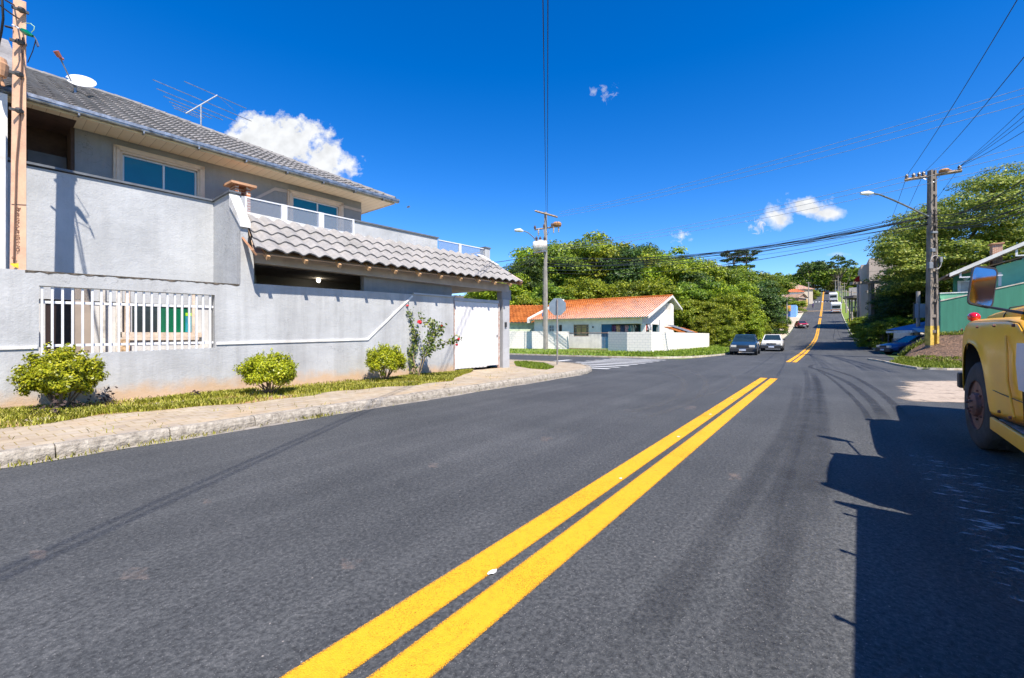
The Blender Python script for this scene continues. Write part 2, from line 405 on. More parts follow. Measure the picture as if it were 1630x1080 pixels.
# grass strip along the foot of the grey wall, patch by the gate and the verges over the side road
TURF = grass_ground_mat()
def hw(t): return HS.w(t, 0)  # point of the wall's foot
def turf_poly(pts_w, name='verge', z=.142, m=None):
    me = MB(); me.add([(*p[:2], z) for p in pts_w], [tuple(range(len(pts_w)))])
    o = me.build(name, m or TURF, fix=False); o['kind'] = 'structure'; return o
def gw(x): return (1.85+.16*math.sin(x*1.7)+.08*math.sin(x*5.3))*min(1, max(.05, (.9-x)/2.6))
inner = [HS.w(x, -.02) for x in np.arange(-12, .75, .25)]
outr = [HS.w(x, -gw(x)) for x in np.arange(-12, .75, .25)]
mb = MB(); mb.grid([[(p[0], p[1], .1385+.012*math.sin(i)), (q[0], q[1], .1365)] for i, (p, q) in enumerate(zip(inner, outr))]); o = mb.build('verge', grass_ground_mat('verge_turf', (.15,.15,.03), (.25,.24,.05), (.42,.25,.12), .42), fix=False); o['kind'] = 'structure'
def blades(name, area_pts, label, cat='grass', h=(.04, .12), wd=.006, mt=None, z0=.14, group=None):
    """area_pts: world (x,y,z) root points; one bent blade each"""
    P = np.array(area_pts); n = len(P)
    ang = rng.uniform(0, 2*np.pi, n); hh = rng.uniform(*h, n); lean = rng.uniform(.1, .9, n)*hh
    d = np.stack([np.cos(ang), np.sin(ang), np.zeros(n)], 1); s = np.stack([-np.sin(ang), np.cos(ang), np.zeros(n)], 1)
    w = (wd*rng.uniform(.6, 1.5, n))[:, None]
    a = P - s*w; b = P + s*w; mid = P + d*(lean*.35)[:, None] + np.array([0,0,1])*(hh*.6)[:, None]; tip = P + d*lean[:, None] + np.array([0,0,1])*hh[:, None]
    V = np.stack([a, b, mid+s*w*.8, tip, mid-s*w*.8], 1).reshape(-1, 3)
    me = bpy.data.meshes.new(name); me.vertices.add(len(V)); me.vertices.foreach_set('co', V.ravel())
    idx = np.arange(n)*5
    F = np.stack([idx, idx+1, idx+2, idx+3, idx+4], 1)
    me.loops.add(n*5); me.loops.foreach_set('vertex_index', F.ravel()); me.polygons.add(n)
    me.polygons.foreach_set('loop_start', np.arange(n)*5); me.polygons.foreach_set('loop_total', np.full(n, 5)); me.update(); me.validate()
    me.materials.append(mt); o = bpy.data.objects.new(name, me); C.objects.link(o)
    return tag(o, label, cat, group, 'stuff')
GR = leaf_mat('grass_blade', (.19,.19,.02), (.37,.38,.03), (.58,.50,.14), .3)
GR2 = leaf_mat('grass_blade_far', (.11,.18,.015), (.20,.28,.022), (.34,.40,.05), .3)
pts = []
while len(pts) < 60000:
    x = random.uniform(-12, .7); f = random.random()**1.3
    wdt = gw(x)*1.03; f = random.uniform(.04, 1)
    if mnoise.noise(Vector((x*.9, f*2.6, 0)))+.10 < .05+.5*max(0, .38-f)*2 and random.random() < .9: continue
    p = HS.w(x, -wdt*f); pts.append((p[0], p[1], .138))
blades('grass', pts, 'short yellow-green grass strip along the foot of the grey wall', h=(.02, .085), mt=GR)
# grass patch right of the gate
gp = [G(x, y, .14) for x, y in ((818, 577), (838, 576.6), (868, 580), (882, 585.5), (870, 588.5), (845, 587), (822, 583))]
turf_poly(gp, z=.1395)
def in_poly(x, y, P):
    c = False; j = len(P)-1
    for i in range(len(P)):
        if (P[i][1] > y) != (P[j][1] > y) and x < (P[j][0]-P[i][0])*(y-P[i][1])/(P[j][1]-P[i][1])+P[i][0]: c = not c
        j = i
    return c
def scatter(P, n, z=.14, zf=None):
    xs = [p[0] for p in P]; ys = [p[1] for p in P]; out = []
    while len(out) < n:
        x = random.uniform(min(xs), max(xs)); y = random.uniform(min(ys), max(ys))
        if in_poly(x, y, P): out.append((x, y, z if zf is None else zf(x, y)))
    return out
blades('grass', scatter(gp, 5000), 'small oval patch of grass in the paving right of the white gate', h=(.03, .09), wd=.01, mt=GR2)
# weeds in the kerb joints and pavement
pts = []
for i in range(420):
    t = random.choice([2.2+random.gauss(0,.35), 3.9+random.gauss(0,.15), random.uniform(-2, 12), 1.0+random.gauss(0,.4)])
    p = RD.w(t, 6.52+random.uniform(-.03, .09)); pts.append((p[0], p[1], .005))
for i in range(700):
    t = random.uniform(-3, 13); n = 6.8+ .22*random.randint(0, 12)+random.gauss(0, .012); 
    if mnoise.noise(Vector((t*.9, n*.9, 3))) > .05 and n < 9.4: p = RD.w(t, n); pts.append((p[0], p[1], .136))
blades('weeds', pts, 'thin yellowish weeds growing in the kerb gutter and paving joints', 'weeds', h=(.015, .07), wd=.004, mt=GR)
# verge across the side road, and along the left of the main road
def far_left(t): return nl(t)+.12
mb = MB(); rows = []
edge = [(24.9, 60), (24.9, 30), (24.9, 16), (25.0, 11), (25.6, 8.2), (27.5, 6.8), (30, 6.0), (34, 5.6), (40, 5.4), (46, 5.35), (54, 5.3)]
inn = [(50, 60), (50, 30), (50, 20), (50, 16), (50, 14), (50, 12), (50, 12), (50, 12), (52, 12), (54, 12), (60, 12)]
def lerp2(a, b, f): return (a[0]+(b[0]-a[0])*f, a[1]+(b[1]-a[1])*f)
rows = []
for i in range(len(edge)-1):
    for s in range(3):
        a = lerp2(edge[i], edge[i+1], s/3); b_ = lerp2(inn[i], inn[i+1], s/3)
        rows.append([(*lerp2(a, b_, f), zt(lerp2(a, b_, f)[0])+.07) for f in (0, .1, .25, .5, .75, 1)])
mb.grid(rows)
o = struct(mb, 'verge', grass_ground_mat('verge_far', (.10,.16,.015), (.18,.25,.022), (.36,.28,.15), .6), fix=False)
kerb_run(list(reversed(edge)), .085, .15, seg=.9, mt=mat('kerb_far', (.5,.45,.37), .9, .3, 4, 30, .7, col2=(.3,.22,.13)))
ev = [RD.w(*p) for p in edge]
VG = []
for i in range(26000):
    j = random.randrange(0, len(edge)-1); a = lerp2(edge[j], edge[j+1], random.random()); b_ = lerp2(inn[j], inn[j+1], .3)
    f = random.random()**1.2; tt, nn_ = lerp2(a, (a[0]+9, a[1]) if j < 4 else (a[0]+1, a[1]+5), f)
    if j < 4 and nn_ < 8.5: continue
    if mnoise.noise(Vector((tt*.35, nn_*.35, 1))) < -.18: continue
    p = RD.w(tt, nn_); VG.append((p[0], p[1], zt(tt)+.07))
blades('grass', VG, 'sunlit grass verge in front of the white boundary wall over the side road', h=(.05, .16), wd=.02, mt=GR2)
# dirt path to the house gate on that verge
mb = MB(); mb.grid([[(25.2+ i*1.1, n, .082) for n in (12.2, 13.5, 15, 16.5, 17.8)] for i in range(9)]); o = struct(mb, 'path', patch_mat('path_dirt', (.42,.33,.2), .3, 2.5, .2), fix=False); uv_strip(o, 9, 5)
# left pavement going up the hill
strip('pavement', mat('hill_pavement', (.50,.42,.33), .9, .25, .8, 20, .3, col2=(.34,.27,.18)), 70, 250, lambda t: float(np.interp(t, [70, 100, 250], [7.0, 9.5, 7.5])), lambda t: nl(t)+.1, .1)
strip('dry_verge', mat('dry_earth', (.50,.36,.17), .95, .3, 1.5, 20, .3, col2=(.30,.27,.06)), 56, 78, lambda t: nl(t)+2.6, lambda t: nl(t)+.05, .06)
kerb_run([(262-0, -4.3), (200, -3.95), (150, -3.75), (80, -3.55), (45, -3.5)], .12, .15, seg=4, mt=mat('kerb_r', (.5,.46,.38), .9, .2))
kerb_run([(60, 5.3), (80, 5.33), (120, 5.2), (200, 4.95), (260, 4.7)], .12, .15, seg=4, mt=mat('kerb_r', (.5,.46,.38), .9, .2))
strip('verge', grass_ground_mat('verge_far'), 45, 262, lambda t: nr(t)-.17, lambda t: nr(t)-3.4, .09)
strip('pavement', mat('hill_pavement', (.5,.42,.33)), 92, 250, lambda t: nr(t)-1.9, lambda t: nr(t)-3.0, .12)
# painted markings
def paint_mat(name, col, thr=.28):
    m, nt, b = nodes(name); tc = nt.nodes.new('ShaderNodeTexCoord'); v = tc.outputs['Object']
    c = ramp(nt, noise_n(nt, 26, 6, v, .75), [(.28, tuple(x*.72 for x in col)), (.5, col), (.8, tuple(min(1, x*1.08) for x in col))])
    nt.links.new(c, b.inputs['Base Color']); b.inputs['Roughness'].default_value = .6
    sx = nt.nodes.new('ShaderNodeSeparateXYZ'); nt.links.new(tc.outputs['UV'], sx.inputs[0])
    h = mathn(nt, 'SUBTRACT', 1.0, mathn(nt, 'ABSOLUTE', mathn(nt, 'SUBTRACT', mathn(nt, 'MULTIPLY', sx.outputs[1], 2.0), 1.0)))
    a = mathn(nt, 'ADD', mathn(nt, 'MULTIPLY', h, 3.8), mathn(nt, 'MULTIPLY', mathn(nt, 'SUBTRACT', noise_n(nt, 210, 3, v, .85), .5), 4.6))
    mr = nt.nodes.new('ShaderNodeMapRange'); nt.links.new(a, mr.inputs[0]); mr.inputs[1].default_value = .1; mr.inputs[2].default_value = thr
    wear = ramp(nt, mathn(nt, 'ADD', noise_n(nt, 150, 3, v, .8), mathn(nt, 'MULTIPLY', mathn(nt, 'SUBTRACT', noise_n(nt, 1.4, 4, v), .5), .35)), [(.33, (.12,.12,.12)), (.42, (1,1,1))])
    nt.links.new(mathn(nt, 'MULTIPLY', mr.outputs[0], wear), b.inputs['Alpha'])
    bump(nt, b, noise_n(nt, 190, 2, v), .6, .01); return m
YEL = paint_mat('yellow_road_paint', (.84, .39, .005)); WHP = paint_mat('white_road_paint', (.62, .62, .60), .5)
def marking(t0, t1, o0, o1, m, dz=.009, step=2.0, n0=None):
    f = (lambda t: nc(t)) if n0 is None else (lambda t: n0)
    return strip('road_marking', m, t0, t1, lambda t: f(t)+o1, lambda t: f(t)+o0, dz, step, uv=True)
for a, b_ in ((-6, 15.5), (25.6, 136), (141, 256)):
    marking(a, b_, -.235, -.035, YEL); marking(a, b_, .035, .235, YEL)
for i in range(8):      # zebra crossing over the side road
    t = 16.1+i*1.08
    mb = MB(); k = 12; mb.grid([[(t+.42*j/4, 6.9+3.1*i2/(k-1), .006) for j in range(5)] for i2 in range(k)]); o = struct(mb, 'road_marking', WHP, fix=False); uv_strip(o, k, 5)
mb = MB(); mb.grid([[(18.0+3.2*i2/11, 11.0+.4*j/4, .006) for j in range(5)] for i2 in range(12)]); o = struct(mb, 'road_marking', WHP, fix=False); uv_strip(o, 12, 5)
for i in range(9): marking(198, 201, -4.0+i*.95, -3.5+i*.95, WHP, .012)
for t_ in (161.0,): marking(t_, t_+1.0, -4.2, 4.2, mat('orange_hump', (.62,.42,.22), .8), .05)
for t_ in (137.6,): marking(t_, t_+.3, -4.2, 4.2, mat('tar_joint', (.02,.02,.024), .8), .012)
marking(98, 98.25, -4.2, 4.2, mat('tar_joint', (.02,.02,.024), .8), .012)
# white dabs of paint between the yellow lines
for px, py, r in ((783, 914, .018), (1080, 697, .018), (1131, 661, .018), (988, 764, .012), (1165, 636, .014)):
    x, y, _ = G(px, py); lt, ln = RD.l(x, y)
    mb = MB(); P = [(lt+1.8*r*math.cos(a)*random.uniform(.6,1.3), ln+r*math.sin(a)*random.uniform(.6,1.3), .0135) for a in np.arange(0, 6.2, .55)]
    mb.add(P, [tuple(range(len(P)))]); struct(mb, 'road_marking', mat('white_dab', (.75,.74,.7), .6), fix=False)
# tyre marks: rubber ribbons
RUB = patch_mat('rubber', (.012,.012,.014), .34, 7, .22, .6, (.5,.5,1), .36)
RUBS = patch_mat('soft_rubber', (.015,.015,.017), .30, 5, .3, .6, (.5,.5,1), .22)
RUBL = patch_mat('dusty_tyre_track', (.13,.13,.13), .36, 7, .25, .9, (.5,.5,1), .32)
def ribbon(pts, w, m, z=.0085, name='tyre_mark'):
    P = [Vector(RD.l(*p[:2])) for p in pts]; Q = []
    for i in range(len(P)-1):
        p0 = P[max(0, i-1)]; p1 = P[i]; p2 = P[i+1]; p3 = P[min(len(P)-1, i+2)]
        for s in range(8):
            t = s/8; Q.append(.5*((2*p1)+(-p0+p2)*t+(2*p0-5*p1+4*p2-p3)*t*t+(-p0+3*p1-3*p2+p3)*t**3))
    Q.append(P[-1]); rows = []
    for i, q in enumerate(Q):
        d = (Q[min(i+1, len(Q)-1)]-Q[max(0, i-1)]).normalized(); n = Vector((-d.y, d.x))
        rows.append([(*(q+n*w*(j/4-.5)), zt(q.x)+z) for j in range(5)])
    mb = MB(); mb.grid(rows); o = struct(mb, name, m, fix=False); uv_strip(o, len(rows), 5); return o
def gp_(L): return [G(x, y) for x, y in L]
ribbon(gp_([(1425,700),(1400,655),(1375,628),(1345,607),(1310,592),(1290,583),(1322,574)]), .34, RUB)
ribbon(gp_([(1460,690),(1418,640),(1385,615),(1352,598),(1318,588),(1296,582)]), .30, RUB)
ribbon(gp_([(1400,700),(1372,650),(1345,622),(1318,600),(1292,585)]), .2, RUB)
ribbon(gp_([(1290,900),(1305,760),(1312,690),(1308,640),(1300,605),(1284,586)]), .30, RUBS)
ribbon(gp_([(1180,900),(1240,780),(1272,690),(1284,640),(1285,600),(1276,580)]), .28, RUBS)
ribbon(gp_([(1150,1180),(1245,860),(1285,700),(1300,620),(1292,584)]), .38, RUBS, .0075)
ribbon(gp_([(900,1180),(1120,880),(1220,740),(1262,660),(1272,600)]), .36, RUBS, .0072)
ribbon(gp_([(1010,588),(1062,594),(1088,607),(1080,630),(1030,650),(940,665)]), .35, RUBL)
ribbon(gp_([(1040,586),(1095,592),(1122,606),(1112,632),(1060,655),(960,680)]), .35, RUBL)
ribbon(gp_([(1090,586),(1150,592),(1170,606),(1140,625),(1080,640)]), .25, RUBL)
ribbon([RD.w(t, -1.6+.5*math.sin((t-60)/14)*math.exp(-((t-75)/30)**2)) for t in range(52, 150, 7)], .25, RUB)
ribbon([RD.w(t, -2.0) for t in range(60, 135, 8)], .2, RUB, .0075)
# sand and dirt spilt on the asphalt
mb = MB(); rows = [[(*RD.l(*G(px, py)[:2]), .0105) for px in np.linspace(1350, 1660, 9)] for py in (603, 608, 614, 621, 629, 640, 648)]
mb.grid(rows); o = struct(mb, 'spilt_sand', patch_mat('spilt_sand', (.50,.39,.29), .36, 1.6, .1, .95, (1,1,1), .95, col2=(.33,.27,.21)), fix=False); uv_strip(o, 7, 9)
for i, (px, py, w_, h_) in enumerate([(215,915,60,14),(60,885,40,10),(1100,650,26,4),(870,700,30,5),(690,742,24,5),(560,900,50,12),(330,800,20,5),(1170,760,30,8)]):
    rows = [[(*RD.l(*G(px+dx*w_, py+dy*h_)[:2]), .0068+i*.0002) for dx in np.linspace(-1, 1, 5)] for dy in np.linspace(-1, 1, 5)]
    mb = MB(); mb.grid(rows); o = struct(mb, 'dust_patch', _M.setdefault('dustp', patch_mat('dust_patch', (.34,.26,.22), .62, 9, .2, .95, (1,1,1), .5)), fix=False); uv_strip(o, 5, 5)
SPL = patch_mat('paint_splash', (.7,.7,.7), .60, 7, .05, .9, (2.2,.7,1), .6)
mb = MB(); mb.grid([[(1.2+i*.7, -2.4+j*.36, .0095) for j in range(8)] for i in range(10)]); o = struct(mb, 'paint_splash', SPL, fix=False); uv_strip(o, 10, 8)
# ------------------------------------------------------------------ the grey two-storey house
def plaster(name, col, dirt=True, streak=.35, zdirt=.55):
    m, nt, b = nodes(name); tc = nt.nodes.new('ShaderNodeTexCoord'); v = tc.outputs['Object']
    c = ramp(nt, noise_n(nt, .9, 7, v, .65), [(.3, tuple(x*.80 for x in col)), (.66, tuple(min(1, x*1.05) for x in col))])
    mp = nt.nodes.new('ShaderNodeMapping'); mp.inputs['Scale'].default_value = (3.2, 3.2, .28); nt.links.new(v, mp.inputs[0])
    st = ramp(nt, noise_n(nt, 1.0, 6, mp.outputs[0], .7), [(.36, (.74,.73,.72)), (.55, (1,1,1))])
    c = mixc(nt, streak, c, st, 'MULTIPLY')
    sp = nt.nodes.new('ShaderNodeSeparateXYZ'); nt.links.new(v, sp.inputs[0])
    # thin cracks
    vo = nt.nodes.new('ShaderNodeTexVoronoi'); vo.feature = 'DISTANCE_TO_EDGE'; vo.inputs['Scale'].default_value = 1.1
    wv = nt.nodes.new('ShaderNodeVectorMath'); wv.operation = 'ADD'
    nn = nt.nodes.new('ShaderNodeTexNoise'); nn.inputs['Scale'].default_value = 3.5; nn.inputs['Detail'].default_value = 6; nt.links.new(v, nn.inputs['Vector'])
    nt.links.new(v, wv.inputs[0]); nt.links.new(nn.outputs['Color'], wv.inputs[1]); nt.links.new(wv.outputs[0], vo.inputs['Vector'])
    cr = ramp(nt, vo.outputs['Distance'], [(.0, (1,1,1)), (.007, (0,0,0))])
    cr = mixc(nt, 1, cr, ramp(nt, noise_n(nt, .7, 3, v), [(.52, (0,0,0)), (.6, (.75,.75,.75))]), 'MULTIPLY')
    c = mixc(nt, cr, c, tuple(x*.35 for x in col))
    if dirt:   # red earth splashed up the foot of the wall
        zz = mathn(nt, 'DIVIDE', mathn(nt, 'SUBTRACT', zdirt, sp.outputs[2]), zdirt*.55)
        zz = mathn(nt, 'ADD', zz, mathn(nt, 'MULTIPLY', mathn(nt, 'SUBTRACT', noise_n(nt, 1.7, 7, v, .7), .5), 2.2))
        dd = ramp(nt, zz, [(.25, (0,0,0)), (1.0, (.8,.8,.8))])
        c = mixc(nt, dd, c, (.50, .33, .19))
    nt.links.new(c, b.inputs['Base Color']); b.inputs['Roughness'].default_value = .88; b.inputs['Specular IOR Level'].default_value = .25
    h = mathn(nt, 'ADD', mathn(nt, 'MULTIPLY', noise_n(nt, 28, 5, v, .7), .8), mathn(nt, 'MULTIPLY', noise_n(nt, 5, 4, v), 1.2))
    bump(nt, b, h, .55, .018); return m
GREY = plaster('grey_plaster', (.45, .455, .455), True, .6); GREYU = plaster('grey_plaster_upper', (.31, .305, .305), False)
GREYP = plaster('grey_plaster_parapet', (.45, .46, .465), False)
WHT = mat('white_trim', (.72,.71,.69), .6, .12, 3, 40, .2, col2=(.5,.47,.42))
WHM = mat('white_metal', (.66,.66,.67), .38, .06, 4, metal=0, spec=.5)
DARKCAP = mat('flashing', (.13,.14,.155), .5, .2, 3)
MOSS = mat('mossy_edge', (.16,.13,.10), .95, .4, 9, 50, .8, .02, col2=(.03,.028,.025))
CREAM = mat('cream_soffit', (.80,.66,.44), .6, .06, 2)
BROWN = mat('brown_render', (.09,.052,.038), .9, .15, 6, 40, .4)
BEIGE = mat('beige_frame', (.72,.55,.41), .6, .08, 5, 60, .2)
def tile_mat(name, c0, c1, c2, rough=.75, lich=None):
    m, nt, b = nodes(name); tc = nt.nodes.new('ShaderNodeTexCoord'); v = tc.outputs['Object']
    g = nt.nodes.new('ShaderNodeNewGeometry')
    c = ramp(nt, noise_n(nt, 1.1, 7, v, .7), [(.3, c0), (.5, c1), (.7, c2)])
    c = mixc(nt, .5, c, ramp(nt, noise_n(nt, 16, 4, v, .7), [(.3, (.65,.65,.65)), (.7, (1.25,1.25,1.25))]), 'MULTIPLY')
    vo = nt.nodes.new('ShaderNodeTexVoronoi'); vo.inputs['Scale'].default_value = 3.2; nt.links.new(v, vo.inputs['Vector'])
    c = mixc(nt, .22, c, vo.outputs['Color'], 'OVERLAY') if lich is None else c
    if lich: c = mixc(nt, ramp(nt, noise_n(nt, 5, 8, v, .8), [(.56, (0,0,0)), (.66, (.75,.75,.75))]), c, lich)
    nt.links.new(c, b.inputs['Base Color']); b.inputs['Roughness'].default_value = rough; b.inputs['Specular IOR Level'].default_value = .12
    bump(nt, b, noise_n(nt, 50, 4, v), .3, .01); return m
TILE_G = tile_mat('grey_roof_tile', (.15,.145,.14), (.23,.22,.215), (.29,.28,.27), lich=(.15,.12,.095))
TILE_L = tile_mat('light_roof_tile', (.23,.22,.205), (.29,.275,.26), (.34,.32,.30), lich=(.33,.28,.24))
TILE_T = tile_mat('terracotta_tile', (.17,.05,.015), (.38,.115,.026), (.52,.19,.05), lich=(.15,.06,.035))
def tiles(mb, A, B, Bt, At, pitch=.3, row=.34, amp=.035, lift=.035, ns=8, mi=0, phase=0):
    """overlapping waved tiles on the quad A-B (eave) to At-Bt (ridge)"""
    A, B, Bt, At = [Vector(p) for p in (A, B, Bt, At)]
    e = (B-A).normalized(); nrm = (B-A).cross(At-A).normalized()
    if nrm.z < 0: nrm = -nrm
    up = nrm.cross(e); up = up if up.dot(At-A) > 0 else -up
    LA, LB = (At-A).dot(up), (Bt-A).dot(up); L = max(LA, LB); nr_ = max(1, int(round(L/row)))
    uA = lambda v: (At-A).dot(e)*v; W_ = (B-A).dot(e); uB = lambda v: W_+((Bt-A).dot(e)-W_)*v
    for r in range(nr_):
        v0, v1 = r/nr_, min(1, (r+1.0)/nr_)
        a, b = uA(v0), uB(v0); du = pitch/ns; k = int((b-a)/du)+1; a2, b2 = uA(v1), uB(v1)
        lo = []; hi = []; lo2 = []
        i0 = math.floor(a/du); 
        us = [a] + [i*du for i in range(i0+1, int(math.ceil(b/du))) if a < i*du < b] + [b]
        for u in us:
            ph = 2*math.pi*(u/pitch)+phase
            w = amp*(math.sin(ph)+.28*math.sin(2*ph+.6)); jit = .006*math.sin(math.floor(u/pitch)*12.9+r*7.1)
            uu = min(max(u, a2), b2)
            base = A + e*u + up*(L*v0-.02+jit); top = A + e*uu + up*(L*v1+.015)
            lo.append(base+nrm*(w+lift)); hi.append(top+nrm*(w+.0)); lo2.append(base+nrm*(w+lift-.03))
        m = len(us)
        mb.add(lo+hi+lo2, [(i, i+1, m+i+1, m+i) for i in range(m-1)] + [(2*m+i, 2*m+i+1, i+1, i) for i in range(m-1)], mi)
H = HS.on_y
def P3(px, py, s): t, z = H(px, py, s); return (t, s, z)
def poly_px(L, s, ov=None):
    return [H(x, y, s) for x, y in L]
hx = lambda px, s: H(px, 500, s)[0]
hz = lambda px, py, s: H(px, py, s)[1]
house = thing('grey_house', 'two-storey grey plastered house with grey tiled hip roof and walled front on the corner', 'house', HS.w(0, 0), HS.ang)
# ---- front wall along the pavement (with the barred opening)
tL = -13.2; w0, w1 = hx(62, 0), hx(342, 0); zb0, zb1 = hz(62, 566, 0), hz(342, 554, 0); zt0, zt1 = hz(62, 455, 0), hz(342, 470, 0)
t383 = hx(383, 0); t404 = hx(404, 0); t722 = hx(722, 0)
zl = lambda t: np.interp(t, [tL, hx(38, 0), t383], [hz(38,430,0)-.06, hz(38,430,0), hz(383,452,0)])
def zl(t):
    a, b = hx(38, 0), t383; za, zb = hz(38, 430, 0), hz(383, 453, 0); return za+(zb-za)*(t-a)/(b-a)
ztop = lambda t: float(np.interp(t, [t404, hx(651, 0), t722], [hz(406,452,0)+.0, hz(651,468.5,0), hz(722,474,0)]))
mb = MB(); T = .2
mb.prism([(tL, -.2), (w0, -.2), (w0, zl(w0)), (tL, zl(tL))], 0, T)
mb.prism([(w0, -.2), (w1, -.2), (w1, zb1), (w0, zb0)], 0.0, T)
mb.prism([(w0, zt0), (w1, zt1), (w1, zl(w1)), (w0, zl(w0))], 0.0, T)
mb.prism([(w1, -.2), (t383, -.2), (t383, zl(t383)), (w1, zl(w1))], 0, T)
mb.prism([(t383, -.2), (t404, -.2), (t404, 3.05), (t383, 3.55)], 0, T)     # pier up to the lean-to roof
mb.prism([(t404, -.2), (t722, -.2), (t722, ztop(t722)), (hx(651,0), ztop(hx(651,0))), (t404, ztop(t404))], 0, T)
mb.build('front_wall', GREY, house)
# broken, moss-dark edge of the lower wall's top
mb = MB(); n = 60
rows = []
for i in range(n+1):
    t = hx(40, 0)+(t383-.02-hx(40, 0))*i/n; z = zl(t); q = random.uniform(.0, .035)
    rows.append([(t, -.004, z-.012-q), (t, -.012, z+.0), (t, .1, z+.012), (t, T+.01, z+.004)])
mb.grid(rows); mb.build('coping', MOSS, house)
# raised white band: level, then climbing to the top of the wall
mb = MB(); band = [(-20, 555), (62, 552.5)]; 
def bandrun(L, w=.05):
    Q = [Vector(H(*p, 0)) for p in L]; lo = []; hi = []
    for i, q in enumerate(Q):
        d = (Q[min(i+1, len(Q)-1)]-Q[max(0, i-1)]).normalized(); nn = Vector((-d.y, d.x))*w/2; lo.append(q-nn); hi.append(q+nn)
    k = len(Q); vs = [(p.x, y_, p.y) for y_ in (-.025, -.0003) for p in lo+hi]
    fs = []
    for i in range(k-1): fs += [(i, i+1, k+i+1, k+i), (2*k+i+1, 2*k+i, 3*k+i, 3*k+i+1), (i+1, i, 2*k+i, 2*k+i+1), (k+i, k+i+1, 3*k+i+1, 3*k+i)]
    fs += [(0, k, 3*k, 2*k), (k-1, 3*k-1, 4*k-1, 2*k-1)]; mb.add(vs, fs)
bandrun([(-60, 556.5), (59.5, 552.8)]); mb.build('trim_band', WHT, house)
mb = MB(); bandrun([(344, 547), (585, 540.4), (656, 471.5)], .055); mb.build('trim_band', WHT, house)
# thin cap right of the band
mb = MB(); a, b = hx(657, 0), t722; mb.prism([(a, ztop(a)+.002), (b, ztop(b)+.002), (b, ztop(b)+.05), (a, ztop(a)+.05)], -.05, T+.04); mb.build('coping', mat('grey_cap', (.42,.44,.46), .6, .1), house)
# window opening: reveal lining, grille
grille = thing('window_grille', None, None, (0,0,0)); grille.parent = house
mb = MB()
nb = 20
zbot = lambda t: zb0+(zb1-zb0)*(t-w0)/(w1-w0)
ztp = lambda t: zt0+(zt1-zt0)*(t-w0)/(w1-w0)
barpx = [64, 80.5, 97, 113, 129, 144.5, 159, 173.5, 187, 200.5, 214, 227, 239.5, 252, 264.5, 276.5, 288, 299.5, 311, 321.5, 332.5]
bw = .031
for px in barpx:
    t = hx(px, .04)+.02; mb.box(t-bw/2, t+bw/2, .03, .075, zbot(t)-.02, ztp(t)+.005)
for y0, y1 in ((481, 489), (551, 545.5)):
    a, b = (w0+.001, hz(66, y0, .05)), (w1-.001, hz(340, y1, .05)); mb.prism([(a[0], a[1]-.022), (b[0], b[1]-.022), (b[0], b[1]+.022), (a[0], a[1]+.022)], .078, .1)
g = mb.build('bars', WHM, house, bevel=.003); bpy.data.objects.remove(grille)
# what is seen between the bars: yard, ground floor front with dark door, pilaster, green-glass window
yw = 1.75
def ypx(px, s=yw): return hx(px, s)
mb = MB(); mb.prism([(tL, .2), (ypx(72), .2), (ypx(72), 2.85), (tL, 2.85)], yw, yw+.15)
mb.box(ypx(128), ypx(196), yw, yw+.15, .1, 2.85); mb.box(ypx(196), ypx(312), yw, yw+.15, .1, hz(250, 533, yw)); mb.box(ypx(312), -5.2, yw, yw+.15, .1, 2.85); mb.box(ypx(196), ypx(312), yw, yw+.15, 2.37, 2.85)
mb.box(ypx(72), ypx(128), yw, yw+.15, 2.38, 2.85)
mb.build('ground_floor_wall', mat('yard_wall', (.55,.54,.53), .85, .1, 3, 30, .3), house)
mb = MB(); mb.box(ypx(72), ypx(114), yw+.02, yw+.07, .1, 2.38); mb.build('door', mat('dark_door', (.028,.014,.012), .5, .2), house)
mb = MB(); mb.box(ypx(114)+.002, ypx(146), yw-.06, yw+.1, .1, 2.38); mb.build('door_frame', mat('taupe', (.33,.27,.22), .8, .1), house)
mb = MB(); mb.box(ypx(158), ypx(166), yw-.12, yw-.003, .1, 2.3); mb.box(ypx(184), ypx(193), yw-.08, yw-.003, .1, 2.3); mb.build('pilaster', mat('bare_pilaster', (.62,.57,.5), .9, .25, 6, 40, .5), house)
fr = MB(); zs, zh = hz(250, 533, yw), 2.3
a, b = ypx(198), ypx(311)
for x0, x1, z0, z1 in ((a, a+.08, zs, zh), (b-.08, b, zs, zh), (a, b, zh-.02, zh+.06), (a-.1, b+.1, zs-.06, zs+.05), (a-.05, b+.05, zs-.12, zs-.062)): fr.box(x0, x1, yw-.08, yw+.05, z0, z1)
wo = fr.build('window', mat('window_surround', (.62,.5,.4), .8, .2, 6, 30, .4), house)
mid = ypx(252)
mb = MB(); mb.box(a+.08, mid-.02, yw+.0, yw+.02, zs+.05, zh-.02); mb.build('pane', mat('dark_pane', (.02,.028,.035), .12, .1, spec=.6), wo)
mb = MB(); mb.box(mid+.02, b-.08, yw+.0, yw+.02, zs+.05, zh-.02); mb.build('pane', mat('green_pane', (.005,.13,.06), .15, .2, 2, spec=.5, stretch=(6,1,.5)), wo)
mb = MB(); mb.box(mid-.018, mid+.018, yw-.02, yw+.03, zs+.05, zh-.02); mb.box(a+.08, a+.12, yw-.02, yw+.03, zs+.05, zh-.02); mb.build('sash', WHM, wo)
mb = MB(); mb.box(ypx(295), ypx(309), yw-.012, yw-.002, zs+.06, zs+.42); mb.build('sticker', mat('teal_sticker', (.01,.30,.33), .5, .5, 9, col2=(.02,.12,.22)), wo)
mb = MB(); mb.box(ypx(295), ypx(309), yw-.014, yw-.0125, zs+.43, zs+.50); mb.build('sticker', mat('lime_sticker', (.35,.62,.02), .5, .1), wo)
